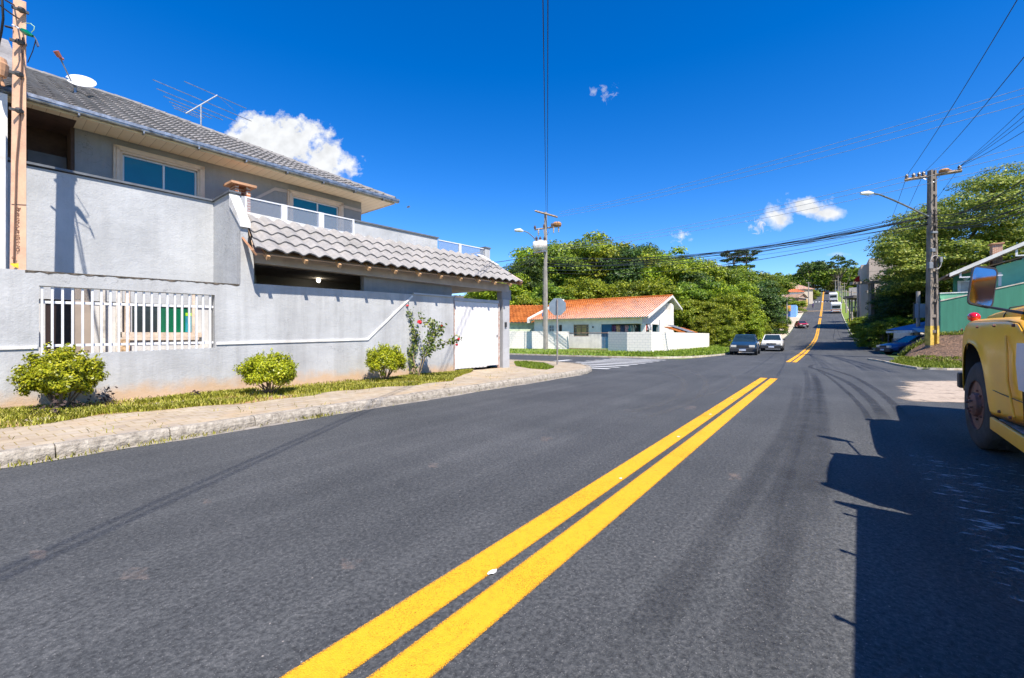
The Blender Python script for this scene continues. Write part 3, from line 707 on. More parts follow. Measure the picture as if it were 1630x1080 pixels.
mb = MB(); mb.prism([(ypx(184), zs-.42), (ypx(205), zs-.42), (ypx(205), zs-.1), (ypx(190), zs-.1)], yw-.1, yw-.01); mb.build('broken_render', mat('broken_render', (.62,.42,.24), .95, .4, 12, 30, .9), house)
mb = MB(); mb.box(tL, -5.0, .2, yw, -.05, .08); mb.build('yard_floor', mat('yard_floor', (.38,.35,.32), .9, .15), house)
# ---- balcony parapet, set back, with its return to the front
s1 = 1.69; tp0, tp1 = -13.2, hx(340, s1)
zp = lambda t: hz(340, 322, s1)+(t-tp1)*.004
mb = MB(); mb.prism([(tp0, 2.0), (tp1, 2.0), (tp1, zp(tp1)), (tp0, zp(tp0)-.03)], s1, s1+.15)
mb.box(tp1-.0, t383-.001, s1+.0, s1+.15, 2.0, zp(tp1)); 
mb.build('parapet', GREYP, house)
mb = MB()
# return wall (runs from the set-back parapet out to the front plane), its top dropping along a slanted white cap
sA, sB = .59, 0.0
mb.prism([(s1, .1), (0.002, .1), (0.002, 3.68), (.10, 3.72), (sA, 4.15), (sA, zp(tp1)), (s1, zp(tp1))], t383+.001, t383+.14, axis='x')
mb.build('return_wall', GREYP, house)
mb = MB(); mb.box(tp0, tp1+.03, s1-.05, s1+.2, zp(tp1)+.003, zp(tp1)+.045); mb.box(t383-.04, t383+.2, sA-.04, s1-.052, zp(tp1)+.003, zp(tp1)+.045)
mb.build('coping', DARKCAP, house)
mb = MB(); mb.prism([(sA-.01, 4.44), (sA-.01, 4.18), (-.06, 3.62), (-.06, 3.74)], t383-.03, t383+.17, axis='x'); mb.build('verge_cap', WHT, house)
mb = MB(); mb.box(t383+.142, hx(388.5, sA), sA+.003, sA+.4, 3.4, zp(tp1)-.02); mb.build('pier', GREYP, house)
mb = MB(); mb.box(t383+.143, t404-.003, .203, .8, 2.6, 3.45); mb.box(t383+.143, hx(400, 1.0), .803, 1.3, 2.6, 4.05); mb.build('end_wall', GREYP, house)
# ---- upper storey
s2 = 3.23; tc1 = hx(575, s2); ta = hx(119, s2); zS = 5.9; zE = hz(575, 322.8, s2)
mb = MB(); w = [hx(180, s2)+.0, hx(325, s2), hx(457, s2), hx(546, s2)]; zw = [hz(182, 236, s2), hz(462, 305, s2)]
wz0 = 3.5
xs = [ta, w[0]+.1, w[1]-.1, w[2]+.1, w[3]-.1, tc1]
zwin = [None, hz(182, 232, s2)-.1, None, hz(458, 303, s2)-.1, None]
for i in range(5):
    x0, x1 = xs[i], xs[i+1]
    if zwin[i] is None: mb.box(x0, x1, s2, s2+.2, 2.5, zE)
    else: mb.box(x0, x1, s2, s2+.2, 2.5, 3.55); mb.box(x0, x1, s2, s2+.2, zwin[i], zE)
mb.box(tc1-.2, tc1, s2+.2, 13.5, 2.5, zE); mb.box(ta, ta+.2, s2+.2, 5.4, 2.5, zE); mb.box(-16, tc1, 13.5, 13.7, 0, zE)
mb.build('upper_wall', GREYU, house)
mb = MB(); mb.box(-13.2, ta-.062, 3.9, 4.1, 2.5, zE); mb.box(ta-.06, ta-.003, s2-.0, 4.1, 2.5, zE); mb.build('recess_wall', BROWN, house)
for i, j in ((0, 1), (2, 3)):
    x0, x1 = w[i], w[j]; z1 = zwin[i+1]+.12
    f = MB()
    for k, (o_, d_) in enumerate(((0, .05), (.05, .08), (.10, .045))):
        for X0, X1, Z0, Z1 in ((x0+o_, x0+o_+.06, 3.55, z1-o_), (x1-o_-.06, x1-o_, 3.55, z1-o_), (x0+o_, x1-o_, z1-o_-.06, z1-o_)): f.box(X0, X1, s2-d_, s2+.02-.001*k, Z0, Z1)
    wd = f.build('window', BEIGE, house)
    f = MB(); mx_ = (x0+x1)/2+.05
    for X0, X1, Z0, Z1 in ((x0+.16, x0+.20, 3.55, z1-.16), (x1-.2, x1-.16, 3.55, z1-.16), (x0+.16, x1-.16, z1-.2, z1-.16), (mx_-.02, mx_+.02, 3.55, z1-.16)): f.box(X0, X1, s2+.03, s2+.08, Z0, Z1)
    f.build('frame', WHM, wd)
    for X0, X1 in ((x0+.2, mx_-.02), (mx_+.02, x1-.2)):
        f = MB(); f.box(X0, X1, s2+.05, s2+.062, 3.5, z1-.2)
        gm = _M.setdefault('teal_glass', mat('teal_glass', (.0,.115,.15), .06, .1, 1.2, spec=.8))
        f.build('pane', gm, wd)
# light moulding line on the upper wall beside the second window
for L in ([(405, 317), (437, 301), (457, 305)], [(547, 329), (575, 336)]):
    mb = MB()
    for a, b_ in zip(L, L[1:]):
        ta_, za = H(*a, s2); tb, zb = H(*b_, s2); mb.prism([(ta_, za-.05), (tb, zb-.05), (tb, zb+.04), (ta_, za+.04)], s2-.03, s2-.0006)
    mb.build('moulding', mat('pale_moulding', (.5,.42,.38), .7, .1), house)
# louvred dark window in the recess
f = MB(); a, b = hx(44, 3.8), hx(106, 3.8); f.box(a, b, 3.8, 3.88, 3.9, hz(75, 245, 3.8)); wd = f.build('window', mat('bronze_frame', (.12,.10,.09), .4), house)
f = MB()
for k in range(6): f.obox(((a+b)/2, 3.77, 4.1+k*.15), (b-a-.12, .012, .13), (R_(28), 0, 0))
f.build('louvre', mat('dark_pane', (.02,.028,.035), .12), wd)
# eaves: soffit boards, fascia, gutter, roof tiles
o_ = .80; e0 = s2-o_; tE = tc1+o_; tG = -13.2; zsf = zE
soff = nodes('soffit_boards'); m, nt, b_ = soff; tcx = nt.nodes.new('ShaderNodeTexCoord'); wv = nt.nodes.new('ShaderNodeTexWave'); wv.inputs['Scale'].default_value = 1.6; wv.wave_profile = 'SAW'
nt.links.new(tcx.outputs['Object'], wv.inputs[0]); nt.links.new(ramp(nt, wv.outputs[0], [(0, (.42,.30,.17)), (.07, (.83,.69,.47)), (1, (.86,.73,.52))]), b_.inputs['Base Color']); b_.inputs['Roughness'].default_value = .55
bump(nt, b_, wv.outputs[0], .3, .01); SOFF = m
mb = MB(); mb.box(ta-.02, tE-.02, e0+.02, s2-.002, zsf, zsf+.03); mb.box(tc1+.002, tE-.02, s2, 13.7, zsf, zsf+.03); mb.build('soffit', SOFF, house)
mb = MB(); mb.box(tG, ta-.022, e0+.02, e0+.30, zsf, zsf+.03); mb.build('soffit', SOFF, house)
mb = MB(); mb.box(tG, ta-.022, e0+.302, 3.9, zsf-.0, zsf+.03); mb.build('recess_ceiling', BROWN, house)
mb = MB(); mb.box(tG, tE, e0, e0+.02, zsf-.02, zsf+.12); mb.box(tE-.02, tE, e0+.02, 14.3, zsf-.02, zsf+.12); mb.build('fascia', CREAM, house)
GALV = mat('galvanised', (.42,.43,.44), .38, .25, 7, metal=.75, col2=(.16,.15,.14))
mb = MB(); gy = e0-.005
prof = [(0, .0), (-.11, .0), (-.12, .03), (-.12, .05), (-.135, .055), (-.135, .12), (-.125, .12), (-.12, .06)]
rows = [[(tG, gy+a, zsf+.02+b_) for a, b_ in prof], [(tE+.1, gy+a, zsf+.02+b_) for a, b_ in prof]]; mb.grid(rows)
for k in range(13): 
    x = tG+.6+k*1.05; mb.box(x, x+.03, gy-.137, gy-.0, zsf-.035, zsf+.018)
mb.build('gutter', GALV, house)
pit = .49; zR0 = zsf+.13; rs = 8.45; zR1 = zR0+pit*(rs-e0)
roof = MB()
tiles(roof, (tG, e0-.06, zR0-.03), (tE+.06, e0-.06, zR0-.03), (tE-(rs-e0), rs, zR1), (tG, rs, zR1), pitch=.30, row=.33, amp=.03, lift=.045, ns=6)
rf = roof.build('roof', TILE_G, house, smooth=True, fix=False)
mb = MB(); mb.add([(tE, e0, zR0), (tE, 14.4, zR0), (tE-(rs-e0), rs, zR1)], [(0,1,2)]); mb.add([(tG, 14.4, zR0), (tE, 14.4, zR0), (tE-(rs-e0), rs, zR1), (tG, rs, zR1)], [(0,1,2,3)])
mb.add([(tG, e0+.05, zR0-.06), (tE, e0+.05, zR0-.06), (tE-(rs-e0), rs, zR1-.1), (tG, rs, zR1-.1)], [(0,1,2,3)]); mb.build('roof_slope', TILE_G, rf)
mb = MB(); 
def ridge_run(a, b, r=.09, step=.38):
    a, b = Vector(a), Vector(b); n = int((b-a).length/step)
    for i in range(n):
        p = a+(b-a)*i/n; q = a+(b-a)*(i+1.12)/n; mb.tube([p, q], [r, r*.82], 8)
ridge_run((tG, rs, zR1+.02), (tE-(rs-e0), rs, zR1+.02)); ridge_run((tE, e0, zR0+.03), (tE-(rs-e0), rs, zR1+.02), .085)
mb.build('ridge_tiles', TILE_G, rf, smooth=True)
# dish and aerial on the roof are things of their own
p = P3(122, 128, 6.2); zr_ = zR0+pit*(6.2-e0)
pt, pz = H(120, 130, 5.6)[0], zR0+pit*(5.6-e0)
dish = thing('satellite_dish', 'small white satellite dish with rusty feed arm on the grey tiled roof', 'satellite dish', HS.w(pt, 5.6, pz), HS.ang+R_(8))
mb = MB(); mb.tube([(0,0,-.1), (0,0,.22)], .025); mb.build('mast', GALV, dish)
rows = []
for i in range(7):
    r = .27*i/6; rows.append([(r*math.cos(a)*1.12, r*math.sin(a), .5*r*r) for a in np.linspace(0, 2*math.pi, 25)])
mb = MB(); mb.grid(rows); o = mb.build('reflector', WHM, dish, smooth=True, fix=False); o.location = (.12, 0, .36); o.rotation_euler = (R_(47), R_(-24), 0)
sm = o.modifiers.new('thick', 'SOLIDIFY'); sm.thickness = .015
mb = MB(); mb.tube([(-.02, 0, .16), (-.34, -.22, .70)], .016); mb.build('arm', GALV, dish)
mb = MB(); mb.tube([(-.34, -.22, .70), (-.42, -.26, .80)], [.05, .06]); mb.tube([(-.33,-.2,.68),(-.27,-.17,.71)], .03); mb.build('feed_horn', mat('rust_red', (.42,.12,.06), .7), dish)
pt, pz = H(320, 200, 6.9)[0], zR0+pit*(6.9-e0)-.5
ant = thing('tv_aerial', 'thin metal television aerial with long rods on a mast above the grey roof', 'aerial', HS.w(pt, 7.4, zR0+pit*(7.4-e0)-.1), HS.ang)
tA, _z0 = H(320, 200, 7.4); ant.location = HS.w(tA, 7.4, zR0+pit*(7.4-e0)-.15)
base_z = zR0+pit*(7.4-e0)-.15
def AL(px, py, s=7.4): t, z = H(px, py, s); return (t-tA, s-7.4, z-base_z)
mb = MB(); mb.tube([(0,0,0), AL(320, 168)], .028); mb.build('mast', GALV, ant)
b0, b1 = Vector(AL(296, 181)), Vector(AL(346, 152)); mb = MB(); mb.tube([b0, b1], .022, 6); mb.build('boom', mat('dull_alu', (.36,.38,.40), .6), ant)
mb = MB()
for f_, hl in ((.98, .95), (.62, 1.45), (.40, 1.15), (.26, .85), (.16, .6), (.08, .45), (.02, .35)):
    c = b0+(b1-b0)*f_; d = Vector((.55, .0, -.29)).normalized(); d = (Vector(AL(368, 174))-Vector(AL(293, 142))).normalized()
    mb.tube([c-d*hl, c+d*hl], .012, 5)
mb.build('rods', GALV, ant)
mb = MB(); mb.tube([b1, Vector(AL(375, 178))+Vector((0,0,.0))], .006, 4); mb.build('guy_wire', GALV, ant)
# brick barbecue chimney
sC = 2.35; c0, c1 = hx(369, sC), hx(402, sC); zc0 = hz(385, 296, sC)
BRK = nodes('red_brick'); m, nt, b_ = BRK; tcx = nt.nodes.new('ShaderNodeTexCoord'); br = nt.nodes.new('ShaderNodeTexBrick')
mp = nt.nodes.new('ShaderNodeMapping'); mp.inputs['Rotation'].default_value = (R_(90), 0, 0); nt.links.new(tcx.outputs['Object'], mp.inputs[0]); nt.links.new(mp.outputs[0], br.inputs['Vector'])
br.inputs['Scale'].default_value = 1; br.inputs['Brick Width'].default_value = .2; br.inputs['Row Height'].default_value = .07; br.inputs['Mortar Size'].default_value = .012
br.inputs['Color1'].default_value = (.52,.20,.08,1); br.inputs['Color2'].default_value = (.38,.13,.06,1); br.inputs['Mortar'].default_value = (.62,.52,.42,1)
nt.links.new(br.outputs[0], b_.inputs['Base Color']); b_.inputs['Roughness'].default_value = .85; BRK = m
mb = MB(); mb.box(c0+.08, c1-.05, sC, sC+.4, 3.3, zc0-.28); mb.box(c0+.08, c0+.16, sC, sC+.4, zc0-.28, zc0); mb.box(c1-.14, c1-.05, sC, sC+.4, zc0-.28, zc0)
mb.prism([(c0+.16, zc0), (c0+.16, zc0-.12), (c0+.28, zc0-.28), (c1-.28, zc0-.28), (c1-.14, zc0-.12), (c1-.14, zc0)], sC+.2, sC+.4)
ch = mb.build('chimney', BRK, house); mb = MB(); mb.slab((c0-.04, sC-.1, zc0), (c1+.07, sC-.1, zc0), (c1+.07, sC+.5, zc0+.02), (c0-.04, sC+.5, zc0+.02), -.06); mb.build('chimney_cap', mat('clay_cap', (.62,.34,.19), .9, .2), ch)
# ---- terrace edge: glass railing, parapet, second railing, end post
sr = 1.0
RPA = [(388, 312, 342), (563, 350, 374)]
ra, rb = hx(389, sr), hx(563, sr); zra0, zra1 = hz(389, 342, sr), hz(389, 313, sr); zrb0, zrb1 = hz(563, 374, sr), hz(563, 350, sr)
rc, rd_, re = hx(697, sr), hx(770, sr), hx(776, sr)
def railing(name, x0, x1, z0, z1, posts, label=None):
    r = thing(name, None, None); r.parent = house
    m_ = MB()
    m_.prism([(x0, z1[0]-.03), (x1, z1[1]-.03), (x1, z1[1]), (x0, z1[0])], sr-.02, sr+.02); m_.prism([(x0, z0[0]), (x1, z0[1]), (x1, z0[1]+.03), (x0, z0[0]+.03)], sr-.02, sr+.02)
    m_.build('rail', WHM, r)
    f = lambda x, z: z[0]+(z[1]-z[0])*(x-x0)/(x1-x0)
    for x, w_ in posts:
        m_ = MB(); m_.box(x-w_/2, x+w_/2, sr-.03, sr+.03, f(x, z0)-.12, f(x, z1)+.002); m_.build('post', WHM, r)
    m_ = MB(); m_.prism([(x0+.01, z0[0]+.032), (x1-.01, z0[1]+.032), (x1-.01, z1[1]-.032), (x0+.01, z1[0]-.032)], sr-.004, sr+.004)
    m_.build('pane', _M.setdefault('rail_glass', glass_mat('rail_glass', (.35,.38,.42), .28)), r)
railing('railing', ra, rb, (zra0, zrb0), (zra1, zrb1), [(ra+.02, .05), (hx(452, sr), .14), (hx(511, sr), .14), (rb-.02, .05)])
mb = MB(); zq0, zq1 = hz(563, 352, sr), hz(697, 380, sr)
mb.prism([(rb+.01, 3.9), (rc, 3.9), (rc, zq1), (rb+.01, zq0)], sr+.02, sr+.17); mb.build('terrace_parapet', GREYP, house)
mb = MB(); mb.prism([(rb-.02, zq0+.002), (rc+.03, zq1+.002), (rc+.03, zq1+.045), (rb-.02, zq0+.045)], sr-.02, sr+.2); mb.build('coping', DARKCAP, house)
z70, z71 = hz(697, 404, sr), hz(770, 412.5, sr)
railing('railing', rc+.02, rd_-.01, (z70, z71), (hz(697, 381.5, sr), hz(770, 396, sr)), [(hx(732, sr), .10)])
mb = MB(); mb.box(rd_, re+.05, sr-.08, sr+.2, 3.9, hz(772, 396, sr)); mb.build('terrace_post', GREYP, house)
mb = MB(); mb.box(rd_-.03, re+.08, sr-.11, sr+.23, hz(772, 396, sr)+.002, hz(772, 396, sr)+.05); mb.build('coping', DARKCAP, house)
# side railing going back
r2 = thing('railing', None, None); r2.parent = house
zz = hz(770, 397, sr); mb = MB(); mb.box(re-.04, re, sr+.2, 5.5, zz-.06, zz-.03); mb.box(re-.04, re, sr+.2, 5.5, zz-.78, zz-.75); mb.build('rail', WHM, r2)
for y in (2.6, 4.2): mb = MB(); mb.box(re-.05, re+.01, y, y+.08, zz-.8, zz-.03); mb.build('post', WHM, r2)
# terrace slab + carport below
mb = MB(); tR = hx(811, 0.02)
mb.box(t404+.0, tR, sr+.0, 9.0, 3.05, 3.4)
mb.build('terrace_slab', mat('slab_underside', (.60,.54,.50), .85, .1), house)
# beam under the eave
zbm = lambda t: float(np.interp(t, [t404, tR], [2.90, 2.93]))
mb = MB(); mb.prism([(t404, 2.90), (tR, 2.93), (tR, 3.22), (t404, 3.10)], .03, .26); mb.build('beam', mat('carport_beam', (.40,.37,.36), .85, .12), house)
# set-back panel of wall between the two openings, dark room behind the left opening
x580, x720 = hx(580, .24), hx(720, .24)
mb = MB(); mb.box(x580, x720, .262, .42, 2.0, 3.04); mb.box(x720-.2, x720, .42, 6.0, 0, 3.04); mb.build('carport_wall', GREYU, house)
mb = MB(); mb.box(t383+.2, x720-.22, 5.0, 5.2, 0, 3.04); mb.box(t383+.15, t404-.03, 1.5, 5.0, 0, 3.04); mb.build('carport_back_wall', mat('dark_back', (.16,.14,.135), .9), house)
mb = MB(); mb.box(hx(404, .9)-.2, tR, .2, 8, -.02, .135); mb.build('carport_floor', mat('yard_floor', (.38,.35,.32)), house)
# corner columns of the gate side
zc = hz(803, 478, 0)
mb = MB(); mb.box(hx(800.5, .0), hx(811, .0), .0, .26, -.1, zc+.02); mb.build('gate_pier', plaster('pier_plaster', (.43,.43,.435), False), house)
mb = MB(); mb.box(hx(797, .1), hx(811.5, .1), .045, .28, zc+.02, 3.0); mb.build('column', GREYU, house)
mb = MB(); mb.box(tR-.25, tR, 7.5, 7.8, 0, 3.05); mb.build('column', mat('carport_beam', (.4,.37,.36)), house)
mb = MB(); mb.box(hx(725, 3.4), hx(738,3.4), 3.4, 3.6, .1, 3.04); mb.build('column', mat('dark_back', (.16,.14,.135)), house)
# lamp lit inside the carport
mb = MB(); tl, zl_ = H(507, 439, 2.6); mb.lathe([(.001, .0), (.05, .0), (.06, -.03), (.05, -.08), (.025, -.11), (.001, -.115)], (tl, 2.6, 3.03), n=12)
me_, nt, b_ = nodes('lit_bulb'); b_.inputs['Emission Color'].default_value = (1, .9, .7, 1); b_.inputs['Emission Strength'].default_value = 6
mb.build('lamp', me_, house, smooth=True)
# lean-to tiled roof over the front
A = P3(405, 396, -.56); B = P3(829, 449, -.56); Bt = P3(768, 411.5, sr-.03); At = P3(391, 342, sr-.03)
mb = MB(); tiles(mb, A, B, Bt, At, pitch=.36, row=.48, amp=.034, lift=.04, ns=10); lr = mb.build('lean_to_roof', TILE_L, house, smooth=True, fix=False)
mb = MB(); off = Vector((0, .14, -.06))
q = [Vector(p)+off for p in (A, B, Bt, At)]; q[0].x += .05; q[3].x += .05; mb.slab(*q, .03); mb.build('decking', mat('roof_board', (.42,.30,.22), .9), lr)
for k in range(11):
    mb = MB(); f = (k+.35)/11; a = Vector(A).lerp(Vector(B), f)+Vector((0, .01, -.1)); d = (Vector(At)-Vector(A)).normalized(); d.x = 0
    mb.obox(a+d*.22+Vector((0,0,-.07)), (.06, .42, .09), (math.atan2(d.z, d.y), 0, 0))
    mb.build('rafter_end', mat('rafter_wood', (.50,.30,.15), .8, .2), lr)
mb = MB(); mb.slab(Vector(B)+Vector((0,0,.04)), Vector(B)+Vector((.14,0,.04)), Vector(Bt)+Vector((.14,0,.05)), Vector(Bt)+Vector((0,0,.05)), .05); mb.build('verge_tiles', mat('verge_tile', (.55,.42,.36), .8, .2), lr)
mb = MB(); mb.slab(Vector(B)+Vector((.0,0.0,-.02)), Vector(B)+Vector((.12,0,-.02)), Vector(Bt)+Vector((.12,0,-.02)), Vector(Bt)+Vector((0,0,-.02)), .12); mb.build('barge_board', mat('barge_wood', (.34,.17,.09), .85, .2), lr)
d = (Vector(Bt)-Vector(B)); mb = MB(); p0 = Vector(Bt)-d*.40; mb.slab(p0+Vector((-.05,0,.10)), p0+Vector((.12,0,.10)), Vector(Bt)+Vector((.02,0,.12)), Vector(Bt)+Vector((-.30,0,.12)), .03); mb.build('flashing', WHT, lr)
mb = MB(); mb.prism([(At[0], At[2]-.02), (rb, zrb0-.1), (rd_, z71-.06), (rd_, z71+.03), (rb, zrb0-.0), (At[0], At[2]+.08)], sr-.02, sr+.02); mb.build('upstand', WHT, lr)
# rusty ragged lining under the left end of the tiles
mb = MB(); mb.slab(Vector(A)+Vector((-.02,0,-.02)), Vector(A)+Vector((.06,.0,-.12)), Vector(A)+Vector((.06,.55,.22)), Vector(A)+Vector((-.02,.55,.32)), .04); mb.build('barge_board', mat('barge_wood', (.34,.17,.09)), lr)
# gate
gate = thing('gate', 'white ribbed metal driveway gate in the grey wall beside the stop sign', 'gate', HS.w(hx(722.5, .06), .06), HS.ang)
g0 = hx(722.5, .06); gx = lambda px: hx(px, .06)-g0; gz = lambda px, py: hz(px, py, .06)
zg0 = lambda px: gz(px, 590-(px-722)*.117)+.03; zg1 = lambda px: gz(px, 479.5+(px-722)*.06)
WG = mat('white_gate', (.62,.605,.59), .45, .06, 1.5, col2=(.66,.62,.60))
def ribbed(x0, x1, z00, z01, z10, z11):
    m_ = MB(); n = max(4, int((x1-x0)/.045)); rows = [[], []]
    for i in range(n+1):
        f = i/n; x = x0+(x1-x0)*f; d = -.012 if i % 4 in (1, 2) else 0
        rows[0].append((x, d, z00+(z01-z00)*f)); rows[1].append((x, d, z10+(z11-z10)*f))
    m_.grid(rows); m_.box(x0, x1, .004, .03, min(z00, z01), min(z10, z11)); return m_
xa, xm, xb = gx(724), gx(775.5), gx(793)
ribbed(xa, xm-.008, zg0(724), zg0(775), zg1(724), zg1(775)).build('leaf', WG, gate, fix=False)
ribbed(xm+.008, xb, zg0(776), zg0(793), zg1(776), zg1(793)).build('leaf', WG, gate, fix=False)
mb = MB(); mb.prism([(-.01, zg1(723)+.012), (xb, zg1(793)+.012), (xb, zg1(793)+.11), (-.01, zg1(723)+.11)], -.03, .06); mb.build('head_rail', mat('grey_cap', (.42,.44,.46)), gate)
for X0, X1, Z1 in ((-.0, .035, zg1(723)), (xb+.01, xb+.06, zg1(793))): mb = MB(); mb.box(X0, X1, -.02, .05, .14, Z1+.01); mb.build('frame_post', mat('rusty_frame', (.36,.2,.14), .8, .4, 9, col2=(.6,.58,.55)), gate)
mb = MB(); mb.box(xb-.10, xb-.07, -.035, -.0, 1.25, 1.34); mb.build('lock', mat('dark_iron', (.05,.05,.05), .5), gate)
mb = MB(); mb.box(hx(803, 0)-.0, hx(805.5, 0), -.05, -.002, 1.62, 1.80); o = mb.build('intercom', mat('dark_iron', (.05,.05,.05)), house, bevel=.005)
# ---- neighbour at the far left
nb_ = thing('neighbour_house', 'white-pillared peach house at the left edge behind the slanting concrete pole', 'house', HS.w(hx(4, 1.5), 1.5), HS.ang)
mb = MB(); mb.box(-3.5, hx(12, 1.5)-hx(4,1.5), .0, .18, 2.4, 5.6); mb.box(-.9, hx(8,1.5)-hx(4,1.5), -.25, -.01, 2.2, 4.9); mb.build('wall', WHT, nb_)
mb = MB(); mb.box(-3, .18, -.42, .17, 2.12, 2.24); mb.build('ledge', WHT, nb_)
mb = MB(); mb.box(-3.5, -.12, -.05, -.008, 5.0, 6.2); mb.build('pilaster', mat('peach', (.72,.45,.3), .8), nb_)
mb = MB(); mb.slab((-3, -.3, 5.9), (.25, -.3, 5.9), (.1, 1.2, 7.1), (-3, 1.2, 7.1), .1); mb.build('roof', TILE_G, nb_)
mb = MB(); mb.lathe([(.09,0),(.11,.08),(.12,.2),(.10,.24),(.09,.3),(.0001,.3)], (-.05,-.35,5.75), n=14); mb.tube([(.0,-.35,5.6), (-.22,-.4,6.6)], .025); mb.build('chimney_pot', mat('clay_cap', (.62,.34,.19)), nb_)
# ------------------------------------------------------------------ leaves, shrubs and trees
def leaf_cloud(name, cen, nrm, size, mt, parent=None, aspect=.55, jit=.55):
    """one diamond leaf per centre, roughly facing nrm"""
    n = len(cen); nn = nrm + rng.normal(0, jit, (n, 3)); nn /= np.linalg.norm(nn, axis=1)[:, None]+1e-9
    r = rng.normal(0, 1, (n, 3)); a = np.cross(nn, r); a /= np.linalg.norm(a, axis=1)[:, None]+1e-9; b = np.cross(nn, a)
    s = (size*rng.uniform(.6, 1.35, n))[:, None]
    V = np.stack([cen-a*s*.5, cen+b*s*.5*aspect, cen+a*s*.5+nn*s*.08, cen-b*s*.5*aspect], 1).reshape(-1, 3)
    me = bpy.data.meshes.new(name); me.vertices.add(len(V)); me.vertices.foreach_set('co', V.astype(np.float32).ravel())
    me.loops.add(n*4); me.loops.foreach_set('vertex_index', np.arange(n*4)); me.polygons.add(n)
    me.polygons.foreach_set('loop_start', np.arange(n)*4); me.polygons.foreach_set('loop_total', np.full(n, 4)); me.update(); me.validate()
    me.materials.append(mt); o = bpy.data.objects.new(name, me); C.objects.link(o)
    if parent is not None: o.parent = parent
    return o
def clumps(K, rx, ry, rz, rc, per, zc, flat=.75, shell=.55, seed=0, noise_amp=.25, dome=True):
    r = np.random.default_rng(seed); cs = []
    while len(cs) < K:
        d = r.normal(0, 1, 3); d /= np.linalg.norm(d)
        if d[2] < -.55: continue
        q = min(1.12, (shell+(1-shell)*r.random()**.6) * (1+r.normal(0, noise_amp)))
        cs.append((d[0]*rx*q, d[1]*ry*q, zc+d[2]*rz*q, q))
    cen = []; nrm = []
    for x, y, z, q in cs:
        c = rc*r.uniform(.6, 1.35); m = max(8, int(per*(c/rc)**2))
        d = r.normal(0, 1, (m, 3)); d[:, 2] = np.abs(d[:, 2])*.9-.25 if dome else d[:, 2]; d /= np.linalg.norm(d, axis=1)[:, None]
        rad = c*r.uniform(.45, 1.08, m)[:, None]; p = d*rad*np.array([1, 1, flat]) + np.array([x, y, z])
        cen.append(p); nrm.append(d+np.array([0, 0, .35]))
    return np.concatenate(cen), np.concatenate(nrm), np.array(cs)
BARK = mat('bark', (.13,.10,.075), .95, .3, 6, 18, .9, .04)
def trunk_mb(h, r, cs, nl_=9, lean=(0,0), seed=0):
    rr = random.Random(seed); mb = MB(); top = Vector((lean[0], lean[1], h))
    P = [Vector((0,0,-.3)), Vector((lean[0]*.2+rr.uniform(-.1,.1), lean[1]*.2, h*.35)), Vector((lean[0]*.6, lean[1]*.6+rr.uniform(-.15,.15), h*.7)), top]
    mb.tube(P, [r*1.25, r, r*.75, r*.45], 8)
    idx = list(range(len(cs))); rr.shuffle(idx)
    for i in idx[:nl_]:
        c = Vector(cs[i][:3]); f = rr.uniform(.35, .95); s = P[1].lerp(top, (f-.35)/.65) if f > .35 else P[1]
        m_ = s.lerp(c, .5)+Vector((rr.uniform(-.2,.2), rr.uniform(-.2,.2), -.12*(c-s).length)); mb.tube([s, m_, c], [r*.4, r*.24, r*.07], 6)
    return mb
def make_tree(name, label, mt, loc, h=9, rx=3.5, ry=3.5, rz=3, K=60, per=220, leaf=.3, rc=1.1, zc=None, seed=0, group=None, cat='tree', trunk_r=.2, flat=.75, shell=.5, rot=0, dome=True, th=None, nl_=10, jit=.55, amp=.22):
    t = thing(name, label, cat, loc, rot, group); zc = zc if zc is not None else h-rz
    c, nn, cs = clumps(K, rx, ry, rz, rc, per, zc, flat, shell, seed, amp, dome)
    leaf_cloud('crown', c, nn, leaf, mt, t, jit=jit)
    trunk_mb(th or zc+rz*.2, trunk_r, cs, nl_, seed=seed).build('trunk', BARK, t, smooth=True, fix=False); return t
LF_Y = leaf_mat('leaf_bright', (.06,.10,.008), (.20,.28,.012), (.44,.47,.03), .36)
LF_M = leaf_mat('leaf_mid', (.035,.07,.008), (.13,.21,.014), (.30,.36,.028), .32)
LF_D = leaf_mat('leaf_dark', (.014,.036,.008), (.045,.09,.014), (.12,.18,.025), .24)
LF_B = leaf_mat('leaf_box', (.13,.17,.006), (.33,.39,.010), (.60,.60,.035), .32, .35)
LF_O = leaf_mat('leaf_olive', (.05,.06,.015), (.14,.15,.03), (.28,.26,.07), .25)
